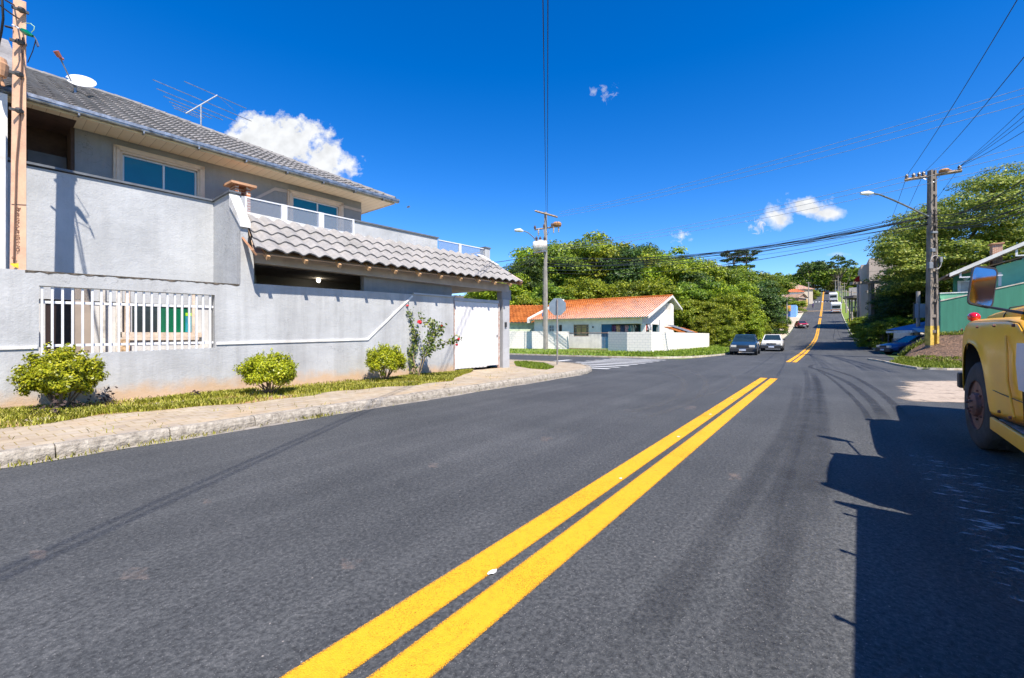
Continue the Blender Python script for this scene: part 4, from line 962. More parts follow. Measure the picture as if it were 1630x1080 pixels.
# clipped box shrubs on the pavement
def box_shrub(label, loc, w, h, N, seed, squash=1.0, leaf=.034):
    t = thing('box_shrub', label, 'shrub', loc, rng.uniform(0, 6), 'round box shrubs along the grey wall')
    r = np.random.default_rng(seed)
    K = 130; cen = []; nrm = []; tips = []
    for i in range(K):
        d = r.normal(0, 1, 3); d[2] = abs(d[2])*1.0-.42 if r.random() < .9 else -.5; d /= np.linalg.norm(d)
        q = r.uniform(.55, 1.0); rad = np.array([w/2, w/2, h*.46])
        c = d*rad*q*(1+.07*r.normal()) + np.array([0, 0, h*.56]); c[:2] *= .55+.45*min(1, c[2]/(h*.5)); tips.append(c)
        m = N//K; e = r.normal(0, 1, (m, 3)); e /= np.linalg.norm(e, axis=1)[:, None]
        cen.append(c+e*(w*.105)*r.uniform(.2, 1.1, m)[:, None]); nrm.append(e+d*.6+np.array([0,0,.4]))
    for i in range(45):     # loose shoots standing out of the ball
        d = r.normal(0, 1, 3); d[2] = abs(d[2])+.25; d /= np.linalg.norm(d); s = d*np.array([w/2, w/2, h*.50])*.9+np.array([0,0,h*.5]); L = r.uniform(.06, .16)
        k = 12; f = r.random((k, 1)); dd = d*.6+np.array([0,0,.7]); cen.append(s+dd*L*f+r.normal(0, .009, (k, 3))); nrm.append(r.normal(0, 1, (k, 3)))
    cen = np.concatenate(cen); nrm = np.concatenate(nrm); ok = cen[:, 2] > .16*h; cen = cen[ok]; nrm = nrm[ok]
    leaf_cloud('foliage', cen, nrm, leaf, LF_B, t, .6, .5)
    mb = MB()
    for i in range(11):
        c = Vector(tips[i*7]); a = Vector((random.gauss(0, .035), random.gauss(0, .035), -.02)); m_ = a.lerp(c, .5)+Vector((0,0,-.03)); mb.tube([a, m_, c], [.017, .012, .004], 5)
    mb.build('stems', mat('shrub_stem', (.16,.12,.08), .9), t, smooth=True, fix=False)
    return t
# ground distances from the feet of the shrubs
x, y, _ = G(99, 653, .14); box_shrub('largest box shrub, broad and loose, under the barred window', (x, y, .14), .95, .98, 26000, 3, leaf=.042)
x, y, _ = G(430, 628, .14); box_shrub('box shrub in the middle of the three, a tidy ball between window and rose', (x, y, .14), 1.0, .78, 19000, 4, leaf=.040)
x, y, _ = G(614, 607, .14); box_shrub('box shrub nearest the rose bush, on several bare stems', (x, y, .14), .94, .90, 17000, 5, leaf=.040)
# dead dark seedlings at the big shrub's foot
pts = []; nr2 = []
for (px, py, hh) in ((82, 660, .30), (92, 664, .26), (125, 655, .2), (140, 650, .3), (150, 640, .26), (160, 646, .2), (168, 640, .3), (175, 646, .3), (133, 640, .34), (60, 664, .15), (480, 612, .14), (310, 634, .16), (575, 604, .2)):
    x, y, _ = G(px, py, .14); k = 26; f = rng.random(k); pts.append(np.stack([x+rng.normal(0, .04, k), y+rng.normal(0, .04, k), .14+hh*f], 1)); nr2.append(rng.normal(0, 1, (k, 3)))
o = leaf_cloud('weeds', np.concatenate(pts), np.concatenate(nr2), .05, mat('dead_leaf', (.055,.035,.03), .9), aspect=.7); tag(o, 'dark purplish seedlings and dead weeds at the foot of the grey wall', 'weeds', kind='stuff')
# rose bush
x, y, _ = G(665, 600, .14); rose = thing('rose_bush', 'tall leggy rose bush with red blooms leaning against the grey wall beside the gate', 'rose bush', (x, y, .14), 0)
def RB(px, py, D=None):
    D_ = y+(D or 0); p = at(px, py, D_); return Vector((p[0]-x, p[1]-y, p[2]-.14))
stems = [[(664,601,0),(658,570,.15),(662,540,.3),(656,515,.3),(648,488,.25)], [(664,601,0),(672,570,0),(682,545,.0),(690,530,.05),(668,500,.15)], [(666,601,0),(678,565,-.05),(684,545,-.1),(700,528,-.15),(702,520,-.15)],
         [(678,565,-.05),(690,553,-.2),(712,545,-.3),(729,540,-.35)], [(684,545,-.1),(692,520,-.1),(688,512,-.1)], [(664,601,0),(654,575,.2),(653,555,.3),(664,530,.35)]]
mb = MB(); cen = []
for S in stems:
    P = [RB(*p) for p in S]; mb.tube(P, [.016, .013, .010, .006, .004][:len(P)], 5)
    for i, (a, b) in enumerate(zip(P, P[1:])):
        if i == 0 and len(P) == 5: continue
        k = 72; f = rng.random((k, 1)); cen.append(np.array(a)+(np.array(b)-np.array(a))*f+rng.normal(0, .06, (k, 3)))
mb.build('stems', mat('rose_stem', (.30,.22,.12), .8), rose, smooth=True, fix=False)
cen = np.concatenate(cen); leaf_cloud('foliage', cen, rng.normal(0, 1, cen.shape)+np.array([.2,-.5,.8]), .085, leaf_mat('leaf_rose', (.05,.11,.02), (.13,.22,.04), (.36,.42,.08), .3), rose, .62)
def bloom(px, py, dd, r):
    e = rng.normal(0, 1, (26, 3)); e /= np.linalg.norm(e, axis=1)[:, None]; o = leaf_cloud('bloom', e*np.array([1,1,.75])*r*.62, e, r*.95, mat('rose_red', (.55,.008,.015), .5, .2), rose, 1.0, .15); o.location = RB(px, py, dd); return

    mb = MB()
    for k in range(16):
        a = k*2.4; rr = r*(.25+.75*k/16); c = Vector((math.cos(a)*rr*.6, math.sin(a)*rr*.6, -.3*rr)); n = 6
        P = [c+Vector((math.cos(a+b_)*rr*.55, math.sin(a+b_)*rr*.55, rr*.5*abs(math.sin(b_*.5)))) for b_ in np.linspace(-1.2, 1.2, n)]; Q = [c*.4+Vector((math.cos(a+b_)*rr*.3, math.sin(a+b_)*rr*.3, -rr*.35)) for b_ in np.linspace(-1, 1, n)]
        mb.grid([P, Q])
    o = mb.build('bloom', mat('rose_red', (.55,.008,.015), .5, .2), rose, fix=False); o.location = RB(px, py, dd)
for a in ((648,487,.2,.05), (668,513,-.12,.075), (703,519,-.18,.035), (730,540,-.38,.045), (727,549,-.38,.04)): bloom(a[0], a[1], a[2], a[3]*1.15)
# ---- woodland behind the white house (every tree a thing; five moulds copied)
moulds = []
for i, (mt, rx, rz, h, K, per, leaf, rc) in enumerate([(LF_Y, 4.2, 3.8, 12, 85, 210, .36, 1.25), (LF_M, 4.6, 4.6, 13.5, 95, 200, .36, 1.35), (LF_Y, 3.4, 3.3, 9, 70, 200, .32, 1.05), (LF_D, 4.0, 4.6, 12.5, 85, 210, .34, 1.2), (LF_M, 3.6, 3.0, 10, 75, 210, .32, 1.0)]):
    t = thing('broadleaf_tree', None, 'tree', (0,0,0)); c, nn, cs = clumps(K, rx, rx, rz, rc, per, h-rz, .8, .45, 20+i, .2)
    # skirt of lower foliage so that the edge of the wood is closed to the ground
    c2, n2, cs2 = clumps(int(K*.5), rx*.95, rx*.95, (h-rz)*.75, rc, per, (h-rz)*.45, .8, .5, 40+i, .2)
    c = np.concatenate([c, c2]); nn = np.concatenate([nn, n2]); ok = c[:, 2] > .1
    leaf_cloud('crown', c[ok], nn[ok], leaf, mt, t, jit=.5); trunk_mb(h-rz, .22, cs, 9, seed=i).build('trunk', BARK, t, smooth=True, fix=False); moulds.append((t, h))
used = set(); LB = {}
SHADE = ['bright yellow-green', 'mid-green', 'low lime-green', 'dark green', 'loose light green']
ZONE = {'wood': [(835, 'behind the carport column'), (885, 'directly behind the transformer pole'), (930, 'above the left part of the white house roof'), (975, 'above the middle of the white house roof'), (1015, 'above the right part of the white house roof'), (1065, 'above the gable of the white house'), (1110, 'just right of the white house gable'), (1150, 'above the end of the white boundary wall'), (1400, 'above the dark estate car')]}
def wood_label(mi, px, D, base='of the wood'):
    zone = next(z for lim, z in ZONE['wood'] if px <= lim); row = 'front-row' if D < 58 else ('low middle-row' if D < 65 else ('tall middle-row' if D < 73 else 'skyline'))
    l = f'{row} {SHADE[mi]} tree, {zone}'
    LB[l] = LB.get(l, 0)+1; return l if LB[l] == 1 else f'{row} {SHADE[mi]} tree, {["", "", "second one", "third one"][min(3, LB[l])]} {zone}'
def plant(mi, X, D, top_py, label, group, sx=None, z=None):
    """stand mould mi with its foot at ground position (X, D), tall enough to reach the sight line top_py"""
    t, n = RD.l(X, D); z = zg(t, n) if z is None else z; m, h = moulds[mi]; want = CAMH+(HOR-top_py)/FPX*D - z; s = max(.25, want/h)
    rot = random.uniform(0, 6.28); w_ = sx if sx else s*random.uniform(.95, 1.15)
    if mi not in used: used.add(mi); o = m; o.location = (X, D, z-.1); o.rotation_euler.z = rot; o.scale = (w_, w_, s)
    else: o = copy_tree(m, (X, D, z-.1), rot, (w_, w_, s))
    tag(o, label, 'tree', group); return o
def pxX(px, D): return (px-815)/FPX*D
WL = 'leafy tree in the dense wood behind the low white house'
wood = [(770,70,450,1),(800,64,440,0),(825,75,425,1),(845,66,425,3),(868,72,402,0),(885,80,398,1),(905,70,392,4),(930,74,388,0),(950,82,392,1),(968,70,395,0),(985,66,405,3),(1003,78,412,4),
        (1020,70,416,0),(1042,80,408,1),(1060,76,406,0),(1078,66,418,2),(1096,84,424,1),(1112,72,420,0),(1130,80,428,4),(1150,84,432,0),
        (840,58,470,2),(880,60,455,4),(920,60,450,0),(960,60,452,2),(1000,60,450,4),(1040,60,452,0),(1075,60,462,2),(1105,60,450,4),(1090,54,480,2),(1125,54,478,0),(1140,58,460,2),(1160,60,455,0),(1120,47,505,2),(1110,62,440,3)]
for px, D, ty, mi in wood: plant(mi, pxX(px, D), D, ty+random.uniform(-3, 3), wood_label(mi, px, D), 'trees of the wood behind the white house')
EDGE = ['low lime-green tree rising over the roof of the dark estate car', 'bright tree behind the dark estate car, above its windscreen', 'mid-green tall tree behind the gap between the two parked cars', 'lime-green tree above the white parked car', 'loose light tree on the skyline above the white parked car', 'bright tree between the white car and the leaning tree', 'mid-green tree under the umbrella pines', 'low bush-like tree touching the left side of the dark estate car', 'small lime tree right behind the white car', 'small lime tree at the foot of the leaning tree', 'spare', 'spare']
EL = 'dark leafy tree at the edge of the wood beside the parked cars'
for px, D, ty, mi in ((1150,50,492,2),(1165,56,470,0),(1170,70,438,1),(1178,58,470,2),(1185,75,436,4),(1188,66,462,0),(1188,88,446,1),(1160,45,520,2),(1192,55,500,2),(1206,60,505,2)):
    plant(mi, pxX(px, D), D, ty, EDGE.pop(0), 'trees beside the parked cars')
plant(3, pxX(1212, 66), 66, 456, 'dark green tree leaning over the left pavement at the end of the wood', 'trees beside the parked cars', .72)
plant(3, pxX(1200, 62), 62, 462, EL, 'trees beside the parked cars', .75)
# round-topped distant tree on the wood's skyline
plant(3, pxX(1018, 105), 105, 402, 'dark tree standing above the skyline of the wood', 'trees behind the wood')
BT = ['left of the red roof', 'left of the pines', 'right of the pines', 'left of the tiled houses', 'beside the tiled houses', 'just below the left pine', 'just below the right pine']
for px, ty in ((1140,447),(1165,440),(1192,446),(1212,448),(1230,440),(1175,430),(1205,437)): plant(random.choice((1,0,4)), pxX(px, 120), 120, ty, 'small far tree in the belt before the skyline, '+BT.pop(0), 'trees behind the wood')
# Parana pines
def pine(label, px, D, top, base_z, s):
    X = pxX(px, D); z1 = CAMH+(HOR-top)/FPX*D; t = thing('umbrella_pine', label, 'pine tree', (X, D, base_z), 0, 'umbrella pines on the skyline'); h = z1-base_z
    mb = MB(); mb.tube([(0,0,0), (.1,0,h*.5), (0,0,h*.97)], [.5, .38, .2], 8); mb.build('trunk', BARK, t, smooth=True, fix=False)
    cen = []; nn = []; mb = MB()
    for lv, (zf, R) in enumerate(((.97, 5.0*s), (.86, 3.4*s), (.72, 3.2*s), (.58, 2.4*s))):
        k = 13 if lv == 0 else 8
        for i in range(k):
            a = 2*math.pi*i/k+lv+random.uniform(-.2,.2); r = R*random.uniform(.6, 1.0); tip = np.array([r*math.cos(a), r*math.sin(a), h*zf+.35*r*.5])
            mb.tube([(0,0,h*zf-.7), (r*.5*math.cos(a), r*.5*math.sin(a), h*zf-.7), tuple(tip)], [.13,.09,.05], 5)
            m = 120; e = rng.normal(0, 1, (m, 3)); e /= np.linalg.norm(e, axis=1)[:, None]; cen.append(tip+e*np.array([1.25,1.25,.42])*s*rng.random((m,1))**.4); nn.append(e+np.array([0,0,.6]))
    mb.build('branches', BARK, t, smooth=True, fix=False); leaf_cloud('crown', np.concatenate(cen), np.concatenate(nn), .5, LF_D, t)
pine('left of the two umbrella pines, taller and flat-topped with a single tier', 1168, 150, 405, 12, 1.0)
pine('right of the two umbrella pines, with ragged tiers down its trunk', 1188, 146, 404, 12, .85)
# far hillside wood: rows of trees beyond the crest, one mass
def far_wood(name, label, spots, mt, leaf, per=70):
    cen = []; nn = []
    for X, D, z0, R, h in spots:
        c, n_, _ = clumps(14, R, R, h*.5, R*.42, per, h*.5, .8, .5, random.randrange(9999), .2); cen.append(c+np.array([X, D, z0])); nn.append(n_)
    o = leaf_cloud(name, np.concatenate(cen), np.concatenate(nn), leaf, mt); return tag(o, label, 'woods', kind='stuff')
sky_pts = [(1195,446),(1215,436),(1235,437),(1250,428),(1262,437),(1275,425),(1290,416),(1300,415),(1312,424),(1322,428),(1335,430),(1350,424),(1362,424),(1375,426),(1390,420),(1410,425)]
def skyl(px): return float(np.interp(px, [p[0] for p in sky_pts], [p[1] for p in sky_pts]))
sp = []
for i in range(150):
    px = random.uniform(1120, 1480); D = random.uniform(215, 330); X = pxX(px, D); top = skyl(px)+random.uniform(0, 34)*(random.random()**.8)
    z1 = CAMH+(HOR-top)/FPX*D; R = random.uniform(4, 7); h = R*2.0
    if abs(RD.l(X, D)[1]) < 8 and RD.l(X, D)[0] < 266: continue
    sp.append((X, D, z1-h, R, h))
far_wood('far_woods', 'green wooded hillside closing the end of the road', sp, LF_M, 1.1, 60)
sp = []
for i in range(60):
    px = random.uniform(1180, 1420); D = random.uniform(232, 300); X = pxX(px, D); top = 448+random.uniform(-6, 24); z1 = CAMH+(HOR-top)/FPX*D; R = random.uniform(3.5, 5.5); sp.append((X, D, z1-R*2, R, R*2))
far_wood('far_woods', 'paler undergrowth at the foot of the wooded hillside behind the road crest', sp, LF_O, .9, 60)
# bare-limbed emergent tree on the crest
t = make_tree('emergent_tree', 'tall spreading tree with visible limbs on the hilltop skyline', LF_D, (pxX(1334, 215), 215, 14), h=25, rx=8, ry=6, rz=3.5, K=26, per=110, leaf=.8, rc=1.7, seed=77, trunk_r=.7, shell=.75, nl_=18, th=17)
t = make_tree('emergent_tree', 'flat-crowned tree rising above the hillside left of the road crest', LF_D, (pxX(1294, 225), 225, 14), h=25, rx=8, ry=6, rz=4.5, K=34, per=110, leaf=.8, rc=1.8, seed=78, trunk_r=.6, shell=.6, nl_=12, th=17)
# ---- right-hand side: big spreading tree, hedgebank
bt = thing('spreading_tree', 'huge spreading tree with flat layered light green foliage above the green house', 'tree', (31.5, 40, 1.5), 0)
cen = []; nn = []; r = np.random.default_rng(5); cs = []
def bigX(px, D): return pxX(px, D)-31.5
# tiers: (px, py, half-width m, D)
prof = [(1400,400),(1410,370),(1440,345),(1470,325),(1500,305),(1530,290),(1560,275),(1590,262),(1620,255),(1680,245),(1760,250)]
for i in range(760):
    px = r.uniform(1412, 1780); D = r.uniform(33, 47); top = float(np.interp(px, [p[0] for p in prof], [p[1] for p in prof]))
    f = r.random()**.75; py = top+8+f*(520-top)*(.95 if px > 1480 else .42+.3*r.random()); 
    c = np.array([bigX(px, D), D-40, CAMH+(HOR-py)/FPX*D-1.5]); R = r.uniform(.7, 1.5); cs.append(c)
    m = int(230*R*R); e = r.normal(0, 1, (m, 3)); e[:, 2] = np.abs(e[:, 2]); e /= np.linalg.norm(e, axis=1)[:, None]
    cen.append(c+e*np.array([1.3, 1.3, .42])*R*r.uniform(.5, 1.05, (m, 1))); nn.append(e+np.array([0,0,.8]))
leaf_cloud('crown', np.concatenate(cen), np.concatenate(nn), .2, leaf_mat('leaf_tipuana', (.06,.10,.014), (.17,.24,.025), (.42,.44,.08), .34), bt, jit=.45)
mb = MB(); mb.tube([(13,2,-1), (12.6,2.3,3), (11,2,6), (9,1,9)], [.55,.45,.38,.25], 10)
for i in range(0, 760, 14):
    c = Vector(cs[i]); s = Vector((11.5, 2.1, random.uniform(4, 8))); mb.tube([s, s.lerp(c, .5)+Vector((0,0,-.6)), c], [.2,.12,.04], 6)
mb.build('trunk', mat('pale_bark', (.24,.20,.15), .9, .3, 6, 18, .8, .03), bt, smooth=True, fix=False)
RBK = 'shrubby tree on the right bank between the timber post and the blue car'
BK = ['just left of the tall lamp pole', 'behind the tall lamp pole', 'right of the tall lamp pole', 'behind the green house porch', 'behind the green house roof edge', 'below the beige block', 'near the timber gantry post', 'behind the blue car', 'in front of the gantry post', 'at the kerb below the timber post', 'beside the kerb left of the blue car', 'behind the blue canopy', 'in the shadow behind the lamp pole', 'at the foot of the timber post', 'at the corner of the bank', 'behind the green house chimney']
for px, D, ty, mi, s in ((1430,44,452,3,.5),(1455,46,430,3,.7),(1470,44,430,1,None),(1500,44,430,3,None),(1530,42,430,3,None),(1412,52,470,3,.42),(1392,60,500,1,.40),(1410,42,500,3,.42),(1435,38,505,2,.45),(1370,62,505,2,.4),(1392,45,520,2,.42),(1460,40,480,3,.6),(1470,60,425,0,None),(1385,40,545,2,.3),(1405,37,540,4,.3),(1560,44,430,3,None)):
    plant(mi, pxX(px, D), D, ty, SHADE[mi]+' shrubby tree on the right bank, '+BK.pop(0), 'shrubby trees on the right bank', s)
BV = ['nearest the timber post', 'by the third street pole', 'under the red sign', 'by the park canopy', 'near the hilltop']
for px, D, ty, mi, s in ((1367,75,508,2,.35),(1362,100,497,2,.3),(1378,85,490,4,.4),(1372,130,470,0,.4),(1352,190,462,2,.4)):
    plant(mi, pxX(px, D), D, ty, 'small bush on the grassy verge right of the hill road, '+BV.pop(0), 'bushes on the right verge', s)
plant(0, pxX(1268, 132), 132, 479, 'round bright green street tree in front of the blue-walled shop', 'street trees on the hill', .62)
plant(2, pxX(1287, 175), 175, 461, 'yellow-green tree behind the tiled houses on the hill', 'street trees on the hill', .8)
plant(2, pxX(1298, 185), 185, 466, 'yellow-green bush at the left kerb near the top of the hill', 'street trees on the hill', .6)
plant(4, pxX(1243, 95), 95, 512, 'low bush on the pavement corner left of the red car', 'street trees on the hill', .5)
plant(2, pxX(1240, 80), 80, 520, 'low yellowish shrub at the foot of the leaning tree', 'street trees on the hill', .45)
# ------------------------------------------------------------------ the low white house with its boundary walls
WF = Frame(*RD.w(39.4, 13.5)[:2], (-.815, .579))      # x runs left along the front, -y ... y negative is into the plot
# here y = left of heading = towards the camera; so depth into the house is -y
wh = thing('white_house', 'low white house with terracotta gable roof and open blue porch behind a white boundary wall', 'house', (*WF.o, 0), WF.ang)
WPL = plaster('white_plaster', (.80,.74,.69), True, .15, .35)
SHW = mat('white_wall', (.80,.74,.68), .85, .1, 1.5, 30, .25)
LW, DP, ez, rz_ = 11.6, 14.2, 3.05, 5.3
mb = MB(); gz_ = lambda y: ez+(rz_-ez)*(1-abs(-y-DP/2)/(DP/2))
# front wall with windows and porch opening (local x: 0 right corner .. LW left corner)
ops = [(9.7, 10.3, 1.15, 2.35), (8.2, 8.9, .1, 2.35), (5.6, 7.0, 1.25, 2.35)]
xs = [2.1+.0]
def wall_y(mb, x0, x1, z0, z1, ops, y, th=.2):
    cur = x0
    for a, b, c, d in sorted(ops):
        mb.box(cur, a, y-th, y, z0, z1); mb.box(a, b, y-th, y, z0, c); mb.box(a, b, y-th, y, d, z1); cur = b
    mb.box(cur, x1, y-th, y, z0, z1)
def wx(px, y=0): return WF.on_y(px, 500, y)[0]
w3a, w3b = wx(937), wx(913); w2a, w2b = wx(894.5), wx(889.5); w1a, w1b = wx(882), wx(873.5); pa = wx(957); pr = wx(1022)
ops = [(w3a, w3b, 1.25, 2.42), (w2a, w2b, .1, 2.42), (w1a, w1b, 1.2, 2.42)]
pcol = pr-.0
wall_y(mb, pa, LW, -.1, ez, ops, 0); mb.box(.0, pa, -.2, 0, 2.42, ez); mb.box(pr-.3, pr, -.2, 0, 0, 2.42)
DB = DP/2+3.2; zbk_ = rz_-.1-3.2*(rz_-ez)/(DP/2); mb.box(LW-.2, LW, -DB, -.2, -.1, ez); mb.box(0, LW, -DB, -DB+.2, -.1, zbk_)
mb.build('wall', SHW, wh)
mb = MB(); mb.box(pa+.002, pa+.12, -5, -.2, 0, 2.9); mb.box(0, pa, -5.2, -5, 0, 2.9); mb.build('porch_wall', mat('blue_paint', (.01,.10,.21), .6, .15, 3), wh)
mb = MB(); mb.box(pa-1.0, pa-.002, -.18, -.1, .1, 2.42); mb.build('door', mat('blue_paint', (.01,.10,.21)), wh)
# gable end (x = 0 plane), with openings of the porch, and a proud buttress
gb = MB()
gb.prism([(-DB, ez), (0, ez), (-DP/2, rz_-.05), (-DB, zbk_)], 0, .2, axis='x')
gb.box(0, .2, -DB, -5.2, -.1, ez); gb.box(0, .2, -5.2, -.2, 2.42, ez); 
for y0, y1 in ((-.5, -.2), (-2.9, -2.6), (-5.2, -4.9)): gb.box(0, .2, y0, y1, -.1, 2.42)
gb.prism([(-8.4, -.1), (-7.4, -.1), (-7.4, 4.7), (-8.4, 4.6)], -.5, -.003, axis='x')
gb.build('gable_wall', mat('gable_white', (.82,.77,.72), .85, .08, 2), wh)
mb = MB()
for y0 in (-2.65, -4.9): mb.box(-.01, .21, y0-.06, y0, 0, 2.42)
mb.build('porch_post', mat('pale_blue_paint', (.45,.62,.75), .6), wh)
for (a, b, c, d), cur in zip(ops, (1, 2, 3)):
    if cur == 2: mb = MB(); mb.box(a, b, -.12, -.08, c, d); mb.build('door', mat('dark_door', (.028,.014,.012)), wh); continue
    f = MB()
    for X0, X1, Z0, Z1 in ((a, a+.07, c, d), (b-.07, b, c, d), (a, b, d-.07, d), (a, b, c, c+.07), (a, b, c+.85, c+.90), ((a+b)/2-.03, (a+b)/2+.03, c, d)): f.box(X0, X1, -.12, -.04, Z0, Z1)
    if cur == 3:
        for k in range(5): x = a+(b-a)*(k+.5)/5; f.box(x-.012, x+.012, -.02, .0, c, d)
    wd = f.build('window', mat('brown_sash', (.30,.2,.12), .7) if cur == 1 else WHM, wh)
    mb = MB(); mb.box(a+.05, b-.05, -.11, -.10, c, d); mb.build('pane', mat('dark_pane', (.02,.028,.035)), wd)
    if cur == 1: mb = MB(); mb.box(a+.3, b-.3, -.10, -.095, c+.05, d-.1); mb.build('curtain', mat('gold_curtain', (.50,.34,.14), .9, .25, 8, stretch=(5,1,.3)), wd)
mb = MB(); mb.lathe([(.09,0),(.09,.05),(.0001,.06)], (wx(944), .0, 2.15), 'y', 10); mb.build('lamp', mat('dark_iron', (.05,.05,.05)), wh)
# roof
rf = MB(); ov = .55; sl = (rz_-ez)/(DP/2)
x0, x1 = -.75, LW+.25; zf = ez+.10-ov*sl+.02
tiles(rf, (x0, ov, zf), (x1, ov, zf), (x1, -DP/2, rz_+.12), (x0, -DP/2, rz_+.12), pitch=.24, row=.42, amp=.05, lift=.04, ns=6)
zf2 = rz_+.12-(3.2+ov)*(rz_+.12-zf)/(DP/2+ov)
tiles(rf, (x0, -DB-ov, zf2), (x1, -DB-ov, zf2), (x1, -DP/2, rz_+.12), (x0, -DP/2, rz_+.12), pitch=.5, row=1.0, amp=.04, lift=.03, ns=4)
rfo = rf.build('roof', TILE_T, wh, smooth=True, fix=False)
mb = MB(); mb.slab((x0+.02, ov-.02, zf-.06), (x1, ov-.02, zf-.06), (x1, -DP/2, rz_+.03), (x0+.02, -DP/2, rz_+.03), .08); mb.slab((x0+.02, -DB-ov, zf2-.06), (x1, -DB-ov, zf2-.06), (x1, -DP/2, rz_+.03), (x0+.02, -DP/2, rz_+.03), -.08)
for s in (1, -1):
    a = Vector((x0-.03, ov if s == 1 else -DB-ov, (zf if s == 1 else zf2)-.14)); b = Vector((x0-.03, -DP/2, rz_-.03)); 
    mb.add([a, b, b+Vector((0,0,.22)), a+Vector((0,0,.22)), a+Vector((.05,0,0)), b+Vector((.05,0,0)), b+Vector((.05,0,.22)), a+Vector((.05,0,.22))], [(0,1,2,3),(7,6,5,4),(0,4,5,1),(3,2,6,7),(0,3,7,4),(1,5,6,2)])
mb.build('eaves_board', mat('white_wood', (.70,.68,.64), .7, .12), rfo)
mb = MB(); ridge_run((x0, -DP/2, rz_+.16), (x1, -DP/2, rz_+.16), .12, .4); mb.build('ridge_tiles', TILE_T, rfo, smooth=True)
# parapet gable at the left end of the roof
mb = MB(); mb.prism([(.62, 2.65), (.62, zf+.16), (-DP/2, rz_+.38), (-DP/2, rz_-.3)], LW+.26, LW+.5, axis='x'); mb.build('gable_wall', mat('gable_white', (.78,.78,.78)), wh)
mb = MB(); mb.box(.4, LW-.1, -4.9, -.3, 2.5, 2.56); mb.build('porch_ceiling', mat('white_wall', (.72,.72,.73)), wh)
# washing on the porch: separate garments
cols = [((.62,.6,.58),'white'), ((.30,.05,.07),'dark red'), ((.20,.08,.22),'purple'), ((.62,.36,.22),'orange-brown'), ((.05,.07,.16),'navy'), ((.55,.30,.34),'pink'), ((.05,.25,.30),'teal'), ((.55,.5,.42),'cream'), ((.03,.03,.04),'black'), ((.40,.06,.05),'red'), ((.55,.55,.6),'pale grey')]
line_y = -.45
for i, (px, wd_, hh) in enumerate([(962,.35,.55),(970,.4,.8),(977,.35,.9),(984,.4,.95),(991,.45,.85),(997,.4,.95),(1003,.4,.7),(1008,.45,.8),(1013,.35,.6),(1027,.4,.6),(1034,.4,.5)]):
    x = wx(px, line_y); c, nm = cols[i]; mb = MB(); n = 8
    rows = [[(x-wd_/2*(1+.35*(j == 1)) + wd_*(1+.35*(j == 1))*k/n, line_y+.04*math.sin(k*1.6+j*.7+i), 2.32-hh*j/5-.02*math.cos(k)) for k in range(n+1)] for j in range(6)]
    mb.grid(rows); o = mb.build('hanging_garment', mat('cloth_'+nm.replace(' ', '_'), c, .9, .3, 6), None, smooth=True, fix=False, loc=wh.location, rotz=WF.ang)
    s_ = o.modifiers.new('thick', 'SOLIDIFY'); s_.thickness = .012
    tag(o, ['topmost faded', 'folded', 'long'][i % 3]+' '+nm+' garment hung on the washing line across the blue porch', 'laundry', 'washing on the porch line')
mb = MB(); mb.tube([(pa, line_y, 2.36), ((pa)/2, line_y, 2.33), (.1, line_y, 2.36)], .008, 5); tag(mb.build('washing_line', mat('dark_iron', (.05,.05,.05)), loc=wh.location, rotz=WF.ang), 'thin washing line strung across the blue porch', 'washing line')
# boundary walls
BW = nodes('white_brick_wall'); m, nt, b_ = BW; tcx = nt.nodes.new('ShaderNodeTexCoord'); v = tcx.outputs['Object']; mp = nt.nodes.new('ShaderNodeMapping'); mp.inputs['Rotation'].default_value = (R_(90), 0, 0); nt.links.new(v, mp.inputs[0])
br = nt.nodes.new('ShaderNodeTexBrick'); nt.links.new(mp.outputs[0], br.inputs['Vector']); br.inputs['Scale'].default_value = 1; br.inputs['Brick Width'].default_value = .42; br.inputs['Row Height'].default_value = .2; br.inputs['Mortar Size'].default_value = .014
for k in ('Color1', 'Color2'): br.inputs[k].default_value = (.80,.74,.68,1)
br.inputs['Mortar'].default_value = (.60,.58,.56,1)
c = mixc(nt, ramp(nt, noise_n(nt, 3.5, 8, v, .75), [(.60, (0,0,0)), (.70, (.75,.75,.75))]), br.outputs[0], (.42,.37,.33))
nt.links.new(c, b_.inputs['Base Color']); b_.inputs['Roughness'].default_value = .9; bump(nt, b_, mathn(nt, 'ADD', mathn(nt, 'MULTIPLY', br.outputs['Fac'], -1.0), noise_n(nt, 12, 5, v)), .7, .02); BW = m
def wall_run(name, pts, hts, m, label, th=.18, cat='wall', cap=None, z0=0):
    """pts: world ground points of the wall's outer face"""
    a = Vector(pts[0]); t = thing(name, label, cat, (a.x, a.y, z0))
    for i in range(len(pts)-1):
        p, q = Vector(pts[i])-a, Vector(pts[i+1])-a; d = (q-p).to_2d(); L = d.length; ang = math.atan2(d.y, d.x); h0, h1 = hts[i], hts[i+1]
        mb = MB(); mb.prism([(0, -.4), (L, -.4), (L, h1), (0, h0)], 0, th); o = mb.build('panel', m, t); o.location = (p.x, p.y, 0); o.rotation_euler.z = ang
        if cap: mb = MB(); mb.prism([(-.02, h0+.002), (L+.02, h1+.002), (L+.02, h1+.07), (-.02, h0+.07)], -.04, th+.04); c_ = mb.build('coping', cap, t); c_.location = (p.x, p.y, 0); c_.rotation_euler.z = ang
    return t
def GD(px, py, D): return (pxX(px, D), D)
def ztop_(py, D): return CAMH+(HOR-py)/FPX*D
wl = [(*GD(780, 0, 44.0),), (*GD(905, 0, 40.8),)]
wall_run('boundary_wall', [(*p, 0) for p in wl], [ztop_(527.5, 44)]+[ztop_(528, 40.8)], BW, 'whitewashed block boundary wall left of the driveway gate, behind the lamp pole')
